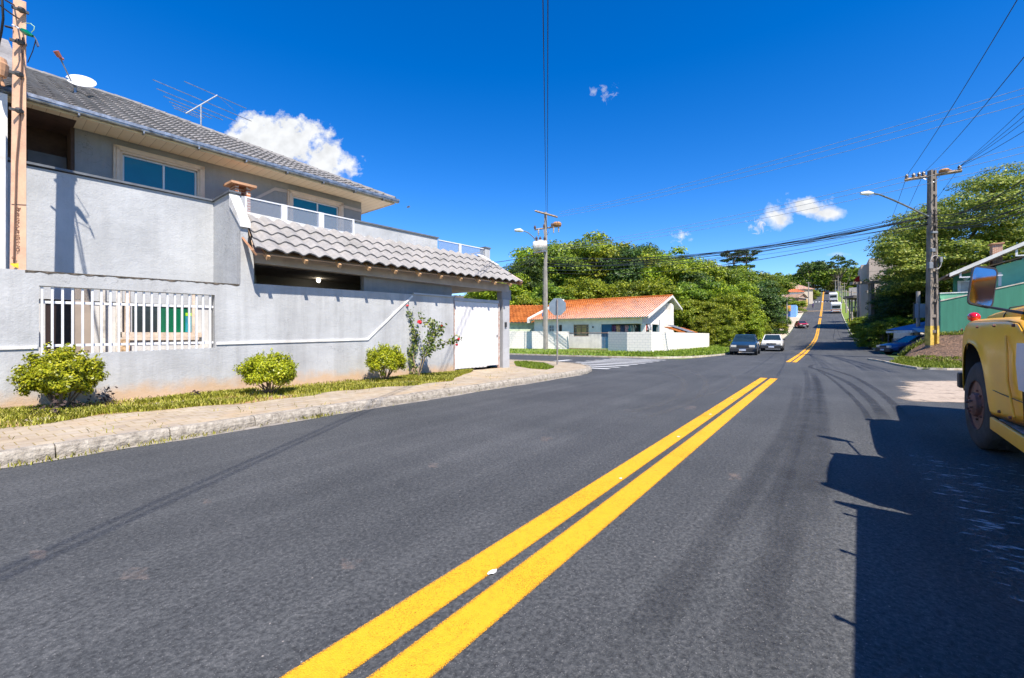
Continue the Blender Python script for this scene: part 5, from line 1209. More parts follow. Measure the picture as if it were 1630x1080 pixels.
q = [GD(968, 0, 36.2), GD(998, 0, 34.2), GD(1037, 0, 33.0), GD(1129, 0, 43.3)]
wall_run('boundary_wall', [(*p, 0) for p in q], [ztop_(528.5, 36.2), ztop_(529, 34.2), ztop_(528.5, 33.0), ztop_(531, 43.3)], BW, 'whitewashed corner boundary wall, right of the gate, with broken battered end')
# dark hole / moss on its broken end
g0_, g1_ = Vector(GD(905.5, 0, 40.6)), Vector(GD(967.5, 0, 36.3)); dg = g1_-g0_
gt = thing('driveway_gate', 'low rusty barred driveway gate between the two white boundary walls', 'gate', (*g0_, 0), math.atan2(dg.y, dg.x)); L = dg.length; mb = MB()
mb.tube([(0,0,1.55), (L,0,1.55)], .035, 6); mb.tube([(0,0,.15), (L,0,.15)], .03, 6); mb.build('rail', mat('rusty_rail', (.42,.25,.18), .8, .3, 6), gt)
mb = MB(); 
for k in range(30): x = L*(k+.5)/30; mb.tube([(x,0,.15),(x,0,1.55)], .014, 5)
mb.build('bars', mat('grey_bars', (.36,.33,.33), .7), gt)
# small tiled lean-to by the end of the right wall
t = thing('tiled_shed', 'small shed with terracotta tiles peeping over the end of the white wall', 'shed', (*GD(1092, 0, 39.6), 0), math.atan2(q[3][1]-q[2][1], q[3][0]-q[2][0]))
mb = MB(); tiles(mb, (-.3, .4, 1.60), (4.2, .4, 1.60), (4.2, 1.9, 2.12), (-.3, 1.9, 2.12), .26, .4, .05, .04); mb.build('roof', TILE_T, t, smooth=True, fix=False)
mb = MB(); mb.box(0, 4.0, .7, .85, 0, 1.6); mb.build('wall', SHW, t)
t = thing('porch_awning', 'grey corrugated awning sloping down from the white house gable', 'awning', (*GD(1080, 0, 42), 0), RD.ang)
mb = MB(); tiles(mb, (-1.2, -1.2, 1.65), (1.2, -1.2, 1.65), (1.2, .8, 2.35), (-1.2, .8, 2.35), .2, 2.9, .02, .01); mb.build('sheet', GALV, t, fix=False)
mb = MB()
for x in (-1.1, 1.1): mb = MB(); mb.tube([(x, -1.1, 0), (x, -1.1, 1.65)], .04, 6); mb.build('post', WHM, t)
# house at the far left, behind the wall
def simple_house(name, label, px, D, ang, w, d, h, rh, wallm, roofm, z=None, hip=True, wins=(), ov=.5, cat='house'):
    X = pxX(px, D); t_, n_ = RD.l(X, D); z = zg(t_, n_) if z is None else z
    t = thing(name, label, cat, (X, D, z), ang)
    mb = MB(); mb.box(-w/2, w/2, -d/2, d/2, -2, h)
    if not hip: mb.prism([(-d/2, h), (d/2, h), (0, h+rh-.1)], -w/2, w/2, axis='x')
    mb.build('wall', wallm, t)
    a, b = w/2+ov, d/2+ov; k = min(a, b) if hip else 0; zr = h+rh
    if hip and a >= b: R0, R1 = (-a+b, 0, zr), (a-b+1e-3, 0, zr)
    elif hip: R0, R1 = (0, -b+a, zr), (0, b-a, zr)
    else: R0, R1 = (-a, 0, zr), (a, 0, zr)
    rf = MB()
    if a >= b or not hip:
        tiles(rf, (-a, -b, h-.1), (a, -b, h-.1), R1, R0, .4, .5, .05, .05, 5); tiles(rf, (a, b, h-.1), (-a, b, h-.1), R0, R1, .4, .5, .05, .05, 5)
        if hip: tiles(rf, (a, -b, h-.1), (a, b, h-.1), R1, R1, .4, .5, .05, .05, 5); tiles(rf, (-a, b, h-.1), (-a, -b, h-.1), R0, R0, .4, .5, .05, .05, 5)
    else:
        tiles(rf, (a, -b, h-.1), (a, b, h-.1), R1, R0, .4, .5, .05, .05, 5); tiles(rf, (-a, b, h-.1), (-a, -b, h-.1), R0, R1, .4, .5, .05, .05, 5)
        tiles(rf, (-a, -b, h-.1), (a, -b, h-.1), R0, R0, .4, .5, .05, .05, 5); tiles(rf, (a, b, h-.1), (-a, b, h-.1), R1, R1, .4, .5, .05, .05, 5)
    rf.build('roof', roofm, t, smooth=True, fix=False)
    mb = MB(); mb.box(-a+.1, a-.1, -b+.1, b-.1, h-.2, h-.12); mb.build('soffit', CREAM if hip else WHT, t)
    for (x0, x1, z0, z1, side) in wins:
        f = MB(); g_ = MB()
        if side == 'f':
            for X0, X1, Z0, Z1 in ((x0, x0+.1, z0, z1), (x1-.1, x1, z0, z1), (x0, x1, z0, z0+.1), (x0, x1, z1-.1, z1)): f.box(X0, X1, -d/2-.06, -d/2-.002, Z0, Z1)
            g_.box(x0+.05, x1-.05, -d/2-.03, -d/2-.01, z0+.05, z1-.05)
        else:
            for X0, X1, Z0, Z1 in ((x0, x0+.1, z0, z1), (x1-.1, x1, z0, z1), (x0, x1, z0, z0+.1), (x0, x1, z1-.1, z1)): f.box(-w/2-.06, -w/2-.002, X0, X1, Z0, Z1)
            g_.box(-w/2-.03, -w/2-.01, x0+.05, x1-.05, z0+.05, z1-.05)
        wd = f.build('window', WHM, t); g_.build('pane', mat('dark_pane', (.02,.028,.035)), wd)
    return t
simple_house('green_walled_house', 'terracotta-roofed pale green house partly hidden behind the carport column', 829, 53, R_(4), 10, 8, 2.9, 2.1, mat('pale_green', (.52,.58,.44), .85), TILE_T, 0, False, [(1.0, 2.4, 1.0, 2.1, 'f')])
# houses up the hill on the left
RRD = tile_mat('red_roof', (.18,.03,.02), (.36,.06,.05), (.42,.10,.08)); PKR = tile_mat('pink_roof', (.40,.25,.18), (.56,.37,.27), (.62,.44,.33)); ORR = tile_mat('orange_roof', (.42,.12,.05), (.68,.24,.10), (.72,.32,.16))
BG = mat('beige_wall', (.52,.44,.34), .85, .1)
def zd(py, D): return CAMH+(HOR-py)/FPX*D
simple_house('red_roofed_house', 'red-tiled house roof rising out of the trees left of the hill road', 1141, 105, R_(10), 9, 7, zd(453,105)-3, 1.6, BG, RRD, 3.0, True)
simple_house('tiled_house', 'wide pinkish-roofed house highest on the left of the hill', 1256, 165, R_(-8), 11.5, 10, zd(463,165)-9, 3.0, BG, PKR, 9, True)
simple_house('tiled_house', 'orange-roofed white house below the pinkish roof on the hill', 1252, 150, R_(-10), 8, 5, zd(466,150)-8, 1.6, SHW, ORR, 8, True, [(-2.5, -.5, 1.4, 2.8, 'f'), (1.0, 2.6, 1.4, 2.8, 'f')])
simple_house('brown_gabled_house', 'brown-gabled house with white balcony behind the round street tree', 1264, 143, R_(-58), 5, 5, zd(475,143)-7, 1.3, mat('brown_wall', (.30,.19,.13), .85), tile_mat('brown_roof', (.22,.13,.09), (.34,.22,.16), (.42,.3,.22)), 7, False, [(-2, 2, 1.5, 3, 'f')])
t = thing('blue_walled_shop', 'flat light-blue walled shop with an orange fascia board up the hill', 'shop', (pxX(1257.5, 118), 118, zt(145)), RD.ang+R_(-90))
s_ = 118/FPX; bz = zt(145); hh = zd(486, 118)-bz
mb = MB(); mb.box(-3.4, 1.4, 0, 8, -1, hh); mb.build('wall', mat('sky_blue_wall', (.22,.45,.80), .8, .08), t)
mb = MB(); mb.box(-3.4, .2, -.12, -.002, hh-1.6, hh-.1); mb.build('fascia_board', mat('orange_board', (.85,.36,.07), .6, .08), t)
mb = MB(); mb.box(-2.0, .1, -.08, -.002, hh-3.0, hh-1.65); mb.build('shutter', mat('navy_shutter', (.02,.06,.25), .6), t)
t = thing('yellow_wall', 'short yellow boundary wall beside the street pole near the hilltop', 'wall', (pxX(1285, 152), 152, zt(183)), RD.ang); mb = MB(); mb.box(-5, 5, 0, .2, -1, 2.2); mb.build('panel', mat('yellow_wall', (.75,.50,.12), .8), t)
# beige block with red sign, right of the hill road
Db = 78; bx = pxX(1392, Db); t_, n_ = RD.l(bx, Db); zb = zg(t_, n_)-1
BGP = mat('beige_panel', (.52,.41,.33), .8, .06, .6)
t = thing('beige_block', 'tall beige windowless block with arched ground floor right of the hill road', 'building', (bx, Db, zb), R_(-36))
hb = zd(411, Db)-zb
mb = MB(); wpx = Db/FPX; x0, x1 = -21*wpx, 26*wpx
mb.box(x0+1.6, x1+5, 0, 12, zd(462, Db)-zb, hb); mb.box(x0+.5, x0+1.6, 1.2, 12, 0, hb-.9); mb.box(x0+1.6, x1+5, 2.0, 12, 0, zd(462, Db)-zb)
mb.build('wall', BGP, t)
mb = MB()
for k in range(5): mb.box(x0+1.6+k*2.1, x0+2.1+k*2.1, -.3, .3, -1, zd(462, Db)-zb)
mb.box(x0+1.3, x1+5, -.45, -.002, zd(462, Db)-zb-.5, zd(462, Db)-zb); mb.build('arcade', mat('arcade_stone', (.5,.4,.32), .85, .15), t)
mb = MB(); 
for zz_ in (3, 6, 9): mb.box(x0+1.6, x1+5, -.012, -.002, zd(462, Db)-zb+zz_*.55, zd(462, Db)-zb+zz_*.55+.05)
mb.build('panel_joint', mat('joint', (.36,.29,.24), .9), t)
f = MB(); wa, wb_ = (1404-1392)*wpx, (1414.5-1392)*wpx; f.box(wa, wb_, -.05, -.003, zd(437, Db)-zb, zd(432, Db)-zb); wd = f.build('window', mat('dark_pane', (.02,.028,.035)), t)
mb = MB(); mb.box((wa+wb_)/2-.08, (wa+wb_)/2+.08, -.08, -.052, zd(437, Db)-zb, zd(432, Db)-zb); mb.build('sash', WHM, wd)
Dr = 84; t = thing('red_sign', 'two slanting red sign boards projecting beside the beige block', 'sign', (pxX(1366, Dr), Dr, zg(*RD.l(pxX(1366, Dr), Dr))-1), 0); zb2 = t.location.z
mb = MB(); k = Dr/FPX
for x0, x1, y0, y1 in ((-8,9,446,439),(-11,5,449.5,444)): 
    mb.prism([(x0*k, zd(y0+.8, Dr)-zb2), (x1*k, zd(y0-1.2, Dr)-zb2), (x1*k, zd(y1-1, Dr)-zb2), (x0*k+.8, zd(y1+1.0, Dr)-zb2)], -.1+(x0 == -11)*-.5, .0+(x0 == -11)*-.5)
mb.build('board', mat('red_board', (.5,.03,.02), .6, .1), t); mb = MB(); mb.tube([(0,.1,0), (0,.1,zd(442, Dr)-zb2)], .15, 6); mb.tube([(.5*k,.1,0), (6*k,.1,zd(442, Dr)-zb2)], .1, 6); mb.build('post', GALV, t)
# low grey wall and dark canopy by the beige block
t = thing('park_canopy', 'low dark canopy with yellow bench on the lawn below the beige block', 'canopy', (pxX(1362, 95), 95, zg(*RD.l(pxX(1362, 95), 95))), 0); k = 95/FPX; zc_ = t.location.z
mb = MB(); mb.prism([(-10*k, zd(475,95)-zc_), (11*k, zd(477,95)-zc_), (4*k, zd(472,95)-zc_), (-8*k, zd(471,95)-zc_)], -1, 2); mb.build('roof', mat('dark_roof', (.08,.07,.06), .8), t)
mb = MB(); 
for x in (-9, 0, 10): mb.box(x*k-.1, x*k+.1, 0, .2, -.5, zd(475,95)-zc_)
mb.build('post', mat('dark_iron', (.05,.05,.05)), t)
mb = MB(); mb.box(1*k, 9*k, 2.2, 2.5, .3, .9); mb.build('bench', mat('yellow_bench', (.7,.6,.02), .6), t)
t = thing('retaining_wall', 'long pale grey wall along the hilltop behind the poles', 'wall', (pxX(1360, 150), 150, zg(*RD.l(pxX(1360, 150), 150))), R_(-36)); mb = MB(); mb.box(-1.5, 10, 0, .3, -2, zd(458, 150)-t.location.z); mb.build('panel', mat('pale_grey_wall', (.4,.36,.34), .85, .2), t)
# timber gantry: stout post with beam and rail
Dt = 46; t = thing('timber_gantry', 'stout grey timber post carrying a long wooden beam with a rail on top', 'post', (pxX(1387, Dt), Dt, 0.1), 0); k = Dt/FPX; zq = .1
TIM = mat('weathered_timber', (.26,.22,.18), .95, .25, 5, 20, .7, .02, col2=(.12,.10,.085), stretch=(1,1,.2))
mb = MB(); mb.box(-.2, .2, -.18, .18, -.3, zd(452, Dt)-zq); mb.build('post', TIM, t, bevel=.02)
mb = MB(); mb.obox((12*k, 0, zd(449.5, Dt)-zq), (88*k, .45, .28), (0, R_(-2.5), 0)); mb.build('beam', mat('pale_timber', (.42,.34,.26), .9, .2, 4), t)
mb = MB(); mb.tube([(-8*k, .15, zd(446, Dt)-zq), (52*k, .15, zd(442.5, Dt)-zq)], .03, 5)
for i in range(12): x = (-6+i*5)*k; mb.tube([(x, .15, zd(449, Dt)-zq), (x, .15, zd(445-i*.2, Dt)-zq)], .02, 4)
mb.build('rail', mat('dark_iron', (.05,.05,.05)), t)
# ---- green house on its bank, right edge
GRN = mat('dark_green_render', (.055,.235,.15), .85, .1, 1.2, 40, .3, stretch=(4,4,.3)); GRL = mat('light_green_render', (.22,.52,.32), .85, .08, 1.2, 40, .2, stretch=(3,3,.4)); GRM = mat('mint_render', (.19,.50,.36), .85, .06)
D1 = 27.0; gx0 = pxX(1497, D1); ghe = (.815, -.579); GH = Frame(gx0, D1, ghe)      # x to the right and nearer, y = away from the camera
zbk = 1.45
gh = thing('green_house', 'green rendered house with white-edged gable roof on an earth bank at the right edge', 'house', (gx0, D1, 0), GH.ang)
gp = lambda px, py, y=0: GH.on_y(px, py, y)
mb = MB(); a0 = gp(1497, 480); a1 = gp(1640, 449); a2 = gp(1800, 415)
mb.prism([(0, .9), (a2[0], .9), a2, a1, a0], 0, .18); mb.build('yard_wall', GRN, gh)
mb = MB(); 
for p, q_ in ((a0, a1), (a1, a2)): mb.prism([(p[0], p[1]+.002), (q_[0], q_[1]+.002), (q_[0], q_[1]+.07), (p[0], p[1]+.07)], -.03, .2)
mb.build('coping', mat('tan_coping', (.60,.52,.42), .8), gh)
b0_, b1_ = gp(1496, 468, .5), gp(1545, 467, .5)
mb = MB(); mb.box(b0_[0], b1_[0]+2, .5, .65, .9, b0_[1]); mb.box(b0_[0], b0_[0]+.15, .18, .5, .9, b0_[1]-.3); mb.build('yard_wall', GRL, gh)
mb = MB(); mb.box(b0_[0]-.02, b1_[0]+2, .46, .69, b0_[1]+.002, b0_[1]+.06); mb.build('coping', mat('pale_coping', (.7,.7,.68), .7), gh)
yh = 2.2; u = lambda px, py, y=yh: gp(px, py, y)
p0 = u(1518, 470); 
mb = MB(); mb.prism([(p0[0], 1.2), (p0[0], u(1518, 440)[1]), (u(1560, 440)[0], u(1560, 425)[1]), (u(1560, 440)[0], 1.2)], yh, yh+.2); mb.build('porch_wall', GRN, gh)
mb = MB(); mb.box(u(1524,470)[0], u(1552,470)[0], yh-.05, yh-.002, u(1524, 470)[1]-.6, u(1540, 447)[1]); wd = mb.build('window', WHM, gh); mb = MB(); mb.box(u(1529,470)[0], u(1549,470)[0], yh-.06, yh-.052, u(1524,470)[1]-.5, u(1540, 449)[1]); mb.build('pane', mat('grey_pane', (.4,.4,.42), .3), wd)
y2 = 1.5; v_ = lambda px, py: gp(px, py, y2)
mb = MB(); x_ = v_(1586, 470)[0]; mb.prism([(x_, 1.2), (x_+8, 1.2), (x_+8, v_(1586,422)[1]+2.2), (x_, v_(1586, 424)[1])], y2, y2+5); mb.build('wall', GRM, gh)
mb = MB(); mb.box(v_(1588,470)[0]+.02, v_(1593,470)[0]+.02, y2-.05, y2-.002, v_(1590, 456)[1], v_(1590, 434)[1]); wd = mb.build('window', WHM, gh)
# roof verge: white fascia climbing to the right, brown soffit under it
e0_, e1_ = gp(1513, 438, .2), gp(1640, 384, .2); sl_ = (e1_[1]-e0_[1])/(e1_[0]-e0_[0]); X2 = e0_[0]+9
mb = MB(); mb.slab((e0_[0]-.2, .2, e0_[1]+.02), (X2, .2, e0_[1]+9.2*sl_), (X2, 7, e0_[1]+9.2*sl_), (e0_[0]-.2, 7, e0_[1]+.02), .1); mb.build('roof', mat('roof_sheet', (.25,.20,.17), .8, .2), gh)
mb = MB(); mb.prism([(e0_[0]-.05, e0_[1]-.12), (X2, e0_[1]-.12+9.05*sl_), (X2, e0_[1]+.10+9.05*sl_), (e0_[0]-.05, e0_[1]+.10)], .12, .198); mb.build('fascia', mat('white_wood', (.7,.68,.64)), gh)
mb = MB(); mb.slab((e0_[0]+.0, .22, e0_[1]-.13), (X2, .22, e0_[1]-.13+9*sl_), (X2, 2.2, e0_[1]-.13+9*sl_), (e0_[0], 2.2, e0_[1]-.13), .03); mb.build('soffit', mat('brown_boards', (.30,.20,.14), .8, .15), gh)
q0, q1 = gp(1500, 443, 1.2), gp(1640, 405, 1.2)
mb = MB(); mb.slab((q0[0], 1.2, q0[1]), (q1[0], 1.2, q1[1]), (q1[0], 3, q1[1]), (q0[0], 3, q0[1]), .06); mb.build('porch_roof', mat('brown_boards', (.30,.20,.14)), gh)
for px, py in ((1527, 432), (1616, 397)):
    a = gp(px, py, .3); mb = MB(); mb.box(a[0], a[0]+.09, .25, .33, a[1]-.42, a[1]-.02); mb.box(a[0], a[0]+1.8, .26, .34, a[1]-.42, a[1]-.35); mb.build('bracket', WHM, gh)
mb = MB(); a = u(1537, 443, yh-.3); mb.lathe([(.02,.1),(.09,.06),(.14,-.05),(.05,-.16),(.001,-.17)], (a[0], yh-.35, a[1]), n=10); mb.build('porch_lamp', mat('lamp_glass', (.45,.62,.6), .3), gh, smooth=True)
a = gp(1580, 403, 4); b__ = gp(1596, 388, 4); mb = MB(); mb.box(a[0], b__[0], 4, 4.6, a[1]-1, b__[1]); ch = mb.build('chimney', BRK, gh); mb = MB(); mb.box(a[0]-.08, b__[0]+.08, 3.92, 4.68, b__[1]+.002, b__[1]+.07); mb.build('chimney_cap', mat('clay_cap', (.62,.34,.19)), ch)
# ribbed earth bank in front
mb = MB(); rows = []
EB = mat('red_earth', (.23,.135,.08), .95, .35, 3.5, 9, 1.0, .25, col2=(.09,.055,.035))
crest = [(1440, 566, 27.5, .55), (1452, 555, 27, .5), (1470, 545, 26.8, .5), (1497, 531, 26.2, 1.0), (1540, 529, 25.0, 1.5), (1600, 527, 23.6, 1.5), (1760, 524, 21, 1.5)]
foot = [(1432, 573), (1440, 575), (1455, 577), (1480, 579), (1530, 583), (1600, 585), (1760, 590)]
for i in range(41):
    f = i/40*(len(crest)-1); j = min(int(f), len(crest)-2); g = f-j
    def L(k): return crest[j][k]+(crest[j+1][k]-crest[j][k])*g
    px, py, D = L(0), L(1), L(2); fx = foot[j][0]+(foot[j+1][0]-foot[j][0])*g; fy = foot[j][1]+(foot[j+1][1]-foot[j][1])*g
    top = Vector((pxX(px, D), D, zd(py, D))); ft = Vector(G(fx, fy, .02)); row = []
    for s in range(15):
        q_ = s/14; zz_ = ft.z+(top.z-ft.z)*(q_**1.0); p = ft.lerp(top, q_**.8); p.z = zz_
        w = mnoise.noise(Vector((p.x*1.2, p.y*1.2, p.z*2)))*.14*math.sin(q_*3.1); row.append((p.x, p.y, p.z+w))
    row.append((top.x+2.0, top.y+2.8, top.z+.02)); rows.append(row)
mb.grid(rows); o = mb.build('earth_bank', EB, smooth=True, fix=False); o['kind'] = 'structure'
fg = [G(x, y, .02) for x, y in ((1415, 578), (1440, 583), (1470, 588), (1540, 588.5), (1600, 590), (1640, 592), (1640, 583), (1545, 580.5), (1480, 577.5), (1440, 574.5))]
turf_poly(fg, z=.03, m=grass_ground_mat('verge_far'))
gpts = scatter(fg, 8000, .03)
for i in range(5000):
    j = random.randrange(0, 34); s = random.choice((0,1,2,13,13,14)); p = rows[j][s]; gpts.append((p[0]+random.gauss(0,.12), p[1]+random.gauss(0,.12), p[2]))
blades('grass', gpts, 'grass at the foot and crest of the red earth bank below the green house', h=(.05, .16), wd=.012, mt=GR2)
kerb_run([RD.l(*G(x, y)[:2]) for x, y in ((1650, 592.5), (1600, 591), (1540, 589.6), (1500, 589.5), (1470, 589), (1440, 584), (1405, 576), (1385, 573.5))], .08, .12, seg=.9, mt=_M['kerb_far'])
# blue canopy, panel on a post, low things behind the right pole
t = thing('blue_gazebo', 'blue tent canopy with pale valance over the parked blue car', 'gazebo', (pxX(1484, 32), 32, -.1), R_(-20)); zz_ = 0
mb = MB(); a = zd(524, 31); mb.add([(-1.9,-1.8,a), (2.6,-1.8,a), (2.6,2.2,a+.1), (-1.9,2.2,a+.1), (0,.2,zd(507,31))], [(0,1,4),(1,2,4),(2,3,4),(3,0,4)]); mb.build('canopy', mat('blue_canvas', (.03,.20,.52), .6, .1), t)
mb = MB(); mb.box(-1.92, 2.6, -1.83, -1.81, a-.16, a-.004); mb.box(-1.92, -1.90, -1.8, 2.2, a-.16, a); mb.add([(-1.95,-2.7,a-.12), (1.0,-2.7,a-.12), (1.0,-1.84,a+.16), (-1.95,-1.84,a+.16)], [(0,1,2,3)]); mb.build('valance', mat('pale_canvas', (.52,.60,.66), .6), t)
for x, y in ((-1.8,-1.7), (2.5,-1.7), (-1.8,2.1), (2.5,2.1)): mb = MB(); mb.tube([(x,y,0), (x,y,a)], .05, 6); mb.build('leg', mat('dark_iron', (.05,.05,.05)), t)
t = thing('panel_sign', 'blank grey sign panel in a thin frame on a post behind the lamp pole', 'sign', (pxX(1463, 31.5), 31.5, 0), R_(-12)); k = 31.5/FPX
mb = MB(); mb.box(-6*k, 12*k, 0, .05, zd(506,31.5), zd(484,31.5)); mb.build('panel', mat('grey_panel', (.42,.43,.50), .5, .06), t)
mb = MB(); mb.tube([(0,.1,-.1), (0,.1,zd(464,31.5))], .12, 8); mb.build('post', mat('pole_concrete', (.32,.29,.26), .9), t)
for x in (-7, 12.5): mb = MB(); mb.box(x*k-.02, x*k+.02, -.02, .06, zd(510,31.5), zd(482,31.5)); mb.build('frame', mat('dark_iron', (.05,.05,.05)), t)
t = thing('booth', 'low white booth with dark opening behind the blue canopy', 'booth', (pxX(1465, 34), 34, 0), R_(-10)); k = 34/FPX
mb = MB(); mb.box(-13*k, -6*k, 0, 2, 0, zd(526,34)); mb.box(-1*k, 9*k, .2, 2, 0, zd(526,34)); mb.build('wall', SHW, t); mb = MB(); mb.box(-13*k, 20*k, 1, 2.2, 0, 1.1); mb.build('counter', mat('dark_back', (.16,.14,.135)), t)
t = thing('blue_wall', 'dark blue wall section between the lamp pole and the green house', 'wall', (pxX(1490, 30), 30, 0), R_(-25)); k = 30/FPX; mb = MB(); mb.box(-12*k, 8*k, 0, .15, 1.5, zd(483,30)); mb.build('panel', mat('deep_blue', (.02,.06,.22), .7), t)
# ------------------------------------------------------------------ poles and wires
PC = mat('pole_concrete', (.32,.29,.26), .9, .25, 4, 30, .7, .012, col2=(.17,.155,.14), stretch=(1,1,.25))
WOODX = mat('crossarm_wood', (.36,.27,.19), .9, .3, 5, 30, .6, col2=(.15,.11,.08), stretch=(.3,1,1))
INS = mat('insulator', (.10,.075,.07), .35, .2, 8)
WIRE = mat('wire_black', (.012,.012,.014), .6); WIREB = mat('wire_steel', (.22,.25,.3), .7)
def insul(mb, p, s=1.0):
    mb.lathe([(.015*s, -.1*s), (.02*s, 0), (.07*s, .02*s), (.045*s, .06*s), (.075*s, .08*s), (.05*s, .13*s), (.035*s, .17*s), (.001, .175*s)], p, n=8)
# pole with transformer over the side road
Dp = 39.4; xp = pxX(868.5, Dp); k = Dp/FPX; zp_ = .1
pole = thing('utility_pole', 'concrete utility pole with grey transformer and street lamp beside the white boundary wall', 'utility pole', (xp, Dp, zp_), RD.ang)
zq = lambda py: zd(py, Dp)-zp_
mb = MB(); hgt = zq(338)
mb.add([(-.2,-.15,-.3),(.2,-.15,-.3),(.2,.15,-.3),(-.2,.15,-.3),(-.11,-.09,hgt),(.11,-.09,hgt),(.11,.09,hgt),(-.11,.09,hgt)], [(0,1,5,4),(1,2,6,5),(2,3,7,6),(3,0,4,7),(4,5,6,7)]); mb.build('shaft', PC, pole, bevel=.02)
def loc_w(px, py, D): X = pxX(px, D); d = Vector((X-xp, D-Dp)); e = RD.e; n_ = RD.n; return Vector((d.dot(e), d.dot(n_), zd(py, D)-zp_))
# top arm: slightly oblique pair of timbers
A_ = loc_w(853, 336.5, Dp+1.0); B_ = loc_w(886, 345.5, Dp-1.0)
for dy in (-.14, .14): mb = MB(); d = (B_-A_); mb.tube([A_+Vector((dy,0,0)), B_+Vector((dy,0,0))], .075, 4); mb.build('crossarm', WOODX, pole)
A2 = loc_w(851, 366, Dp-.2); B2 = loc_w(893, 360, Dp+.2); mb = MB(); mb.tube([A2, B2], .07, 4); mb.build('crossarm', WOODX, pole)
for px, py in ((851.5,363),(878.5,358),(886.5,356),(866,362)):
    f = (px-851)/42; p = A2.lerp(B2, min(1, max(0, f)))+Vector((0,0,.07)); mb = MB(); insul(mb, p, 1.7); mb.build('insulator', INS, pole, smooth=True)
for px in (858, 882, 890):
    f = (px-851)/42; p = A2.lerp(B2, f)+Vector((-.1,0,-.1)); mb = MB(); mb.lathe([(.05,.1),(.08,0),(.06,-.05),(.09,-.12),(.06,-.18),(.09,-.25),(.05,-.3),(.06,-.45),(.001,-.5)], p, n=8); mb.build('fuse_cutout', mat('fuse_grey', (.42,.36,.3), .5, .3, 6), pole, smooth=True)
p = A2.lerp(B2, .85)+Vector((0,0,.12)); mb = MB(); mb.lathe([(.12,-.1),(.38,-.05),(.42,.1),(.3,.25),(.1,.3)], p, n=9); mb.build('bird_nest', mat('mud_nest', (.48,.25,.12), .95, .3, 8), pole)
mb = MB(); mb.tube([A2.lerp(B2, .3), Vector((0,0,A2.z-.8))], .025, 5); mb.tube([A2.lerp(B2, .6), Vector((0,0,A2.z-.8))], .025, 5); mb.build('brace', GALV, pole)
tz = zq(394); c = loc_w(859.5, 392, Dp-.35); mb = MB()
ax = (loc_w(849, 392, Dp-.35)-loc_w(873, 391, Dp-.35)).normalized()
P = [c-ax*.62, c-ax*.58, c+ax*.52, c+ax*.62]; mb.tube(P, [.38,.46,.46,.38], 16); 
mb.tube([c+Vector((0,0,-.1)), c+Vector((0,0,.5))], .3, 12); tr = mb.build('transformer', mat('transformer_grey', (.62,.60,.57), .6, .15, 3, col2=(.40,.34,.3)), pole, smooth=True)
mb = MB(); mb.obox(c+Vector((0,0,-.52)), (.3, 1.3, .1), (0,0,0)); mb.build('bracket', GALV, pole)
for px in (854, 860, 867): mb = MB(); insul(mb, loc_w(px, 382.5, Dp-.35), 1.8); mb.build('bushing', INS, tr, smooth=True)
L = [(868,407),(862,398),(856,388),(849,378),(841,371),(834,368)]; mb = MB(); mb.tube([loc_w(x, y, Dp-.2-i*.15) for i, (x, y) in enumerate(L)], .045, 8); arm = mb.build('lamp_arm', GALV, pole, smooth=True)
p = loc_w(826, 367, Dp-1.1); mb = MB(); mb.tube([loc_w(833, 368.5, Dp-1.0), loc_w(828, 367, Dp-1.0), loc_w(819, 367, Dp-1.0)], [.07,.17,.10], 10); mb.build('lamp_head', mat('lamp_alu', (.62,.62,.60), .4), arm, smooth=True)
mb = MB(); mb.obox(loc_w(863.5, 501.5, Dp-.25), (.06, .36, .22), (R_(20),0,R_(-55))); mb.build('number_plate', mat('plate_blue', (.03,.17,.42), .5), pole)
mb = MB(); mb.tube([loc_w(864.5, 425, Dp-.2), loc_w(864.3, 520, Dp-.2)], .03, 5); mb.build('conduit', mat('dark_iron', (.05,.05,.05)), pole)
# pole on the right with long crossarm and lamp
Dq = 24.4; xq = pxX(1483.5, Dq); zq0 = .12
pr_ = thing('utility_pole', 'tall dark concrete pole with yellow-painted base, long wooden crossarm and street lamp', 'utility pole', (xq, Dq, zq0), 0)
def lq(px, py, D=Dq): return Vector((pxX(px, D)-xq, D-Dq, zd(py, D)-zq0))
mb = MB(); top = lq(1483.5, 272).z; wb, wt_ = .20, .135
# H-section shaft: two flanges and a web with rungs
bz_ = -.4
for sx in (-1, 1):
    mb.add([(sx*wb-.055, -.16, bz_), (sx*wb+.055, -.16, bz_), (sx*wb+.055, .16, bz_), (sx*wb-.055, .16, bz_), (sx*wt_*.75-.05, -.12, top), (sx*wt_*.75+.05, -.12, top), (sx*wt_*.75+.05, .12, top), (sx*wt_*.75-.05, .12, top)], [(0,1,5,4),(1,2,6,5),(2,3,7,6),(3,0,4,7),(4,5,6,7)])
mb.add([(-wb, -.03, bz_), (wb, -.03, bz_), (wb, .03, bz_), (-wb, .03, bz_), (-wt_*.75, -.05, top), (wt_*.75, -.05, top), (wt_*.75, .05, top), (-wt_*.75, .05, top)], [(0,1,5,4),(1,2,6,5),(2,3,7,6),(3,0,4,7)])
for z in np.arange(.5, top, .85): w = wb+(wt_*.75-wb)*(z/top); mb.box(-w, w, -.12, .12, z, z+.16)
mb.build('shaft', mat('old_pole_concrete', (.24,.20,.165), .92, .3, 4, 30, .9, .015, col2=(.09,.075,.065), stretch=(1,1,.25)), pr_)
mb = MB(); za, zb_ = lq(1483, 550).z, lq(1483, 519).z; w = wb-.01; mb.box(-w-.06, -w+.06, -.168, .168, za, zb_); mb.box(w-.06, w+.052, -.168, .168, za, zb_); mb.box(-w+.06, w-.06, -.04, -.032, za, zb_); mb.build('yellow_band', mat('old_yellow', (.60,.40,.07), .8, .3, 4), pr_)
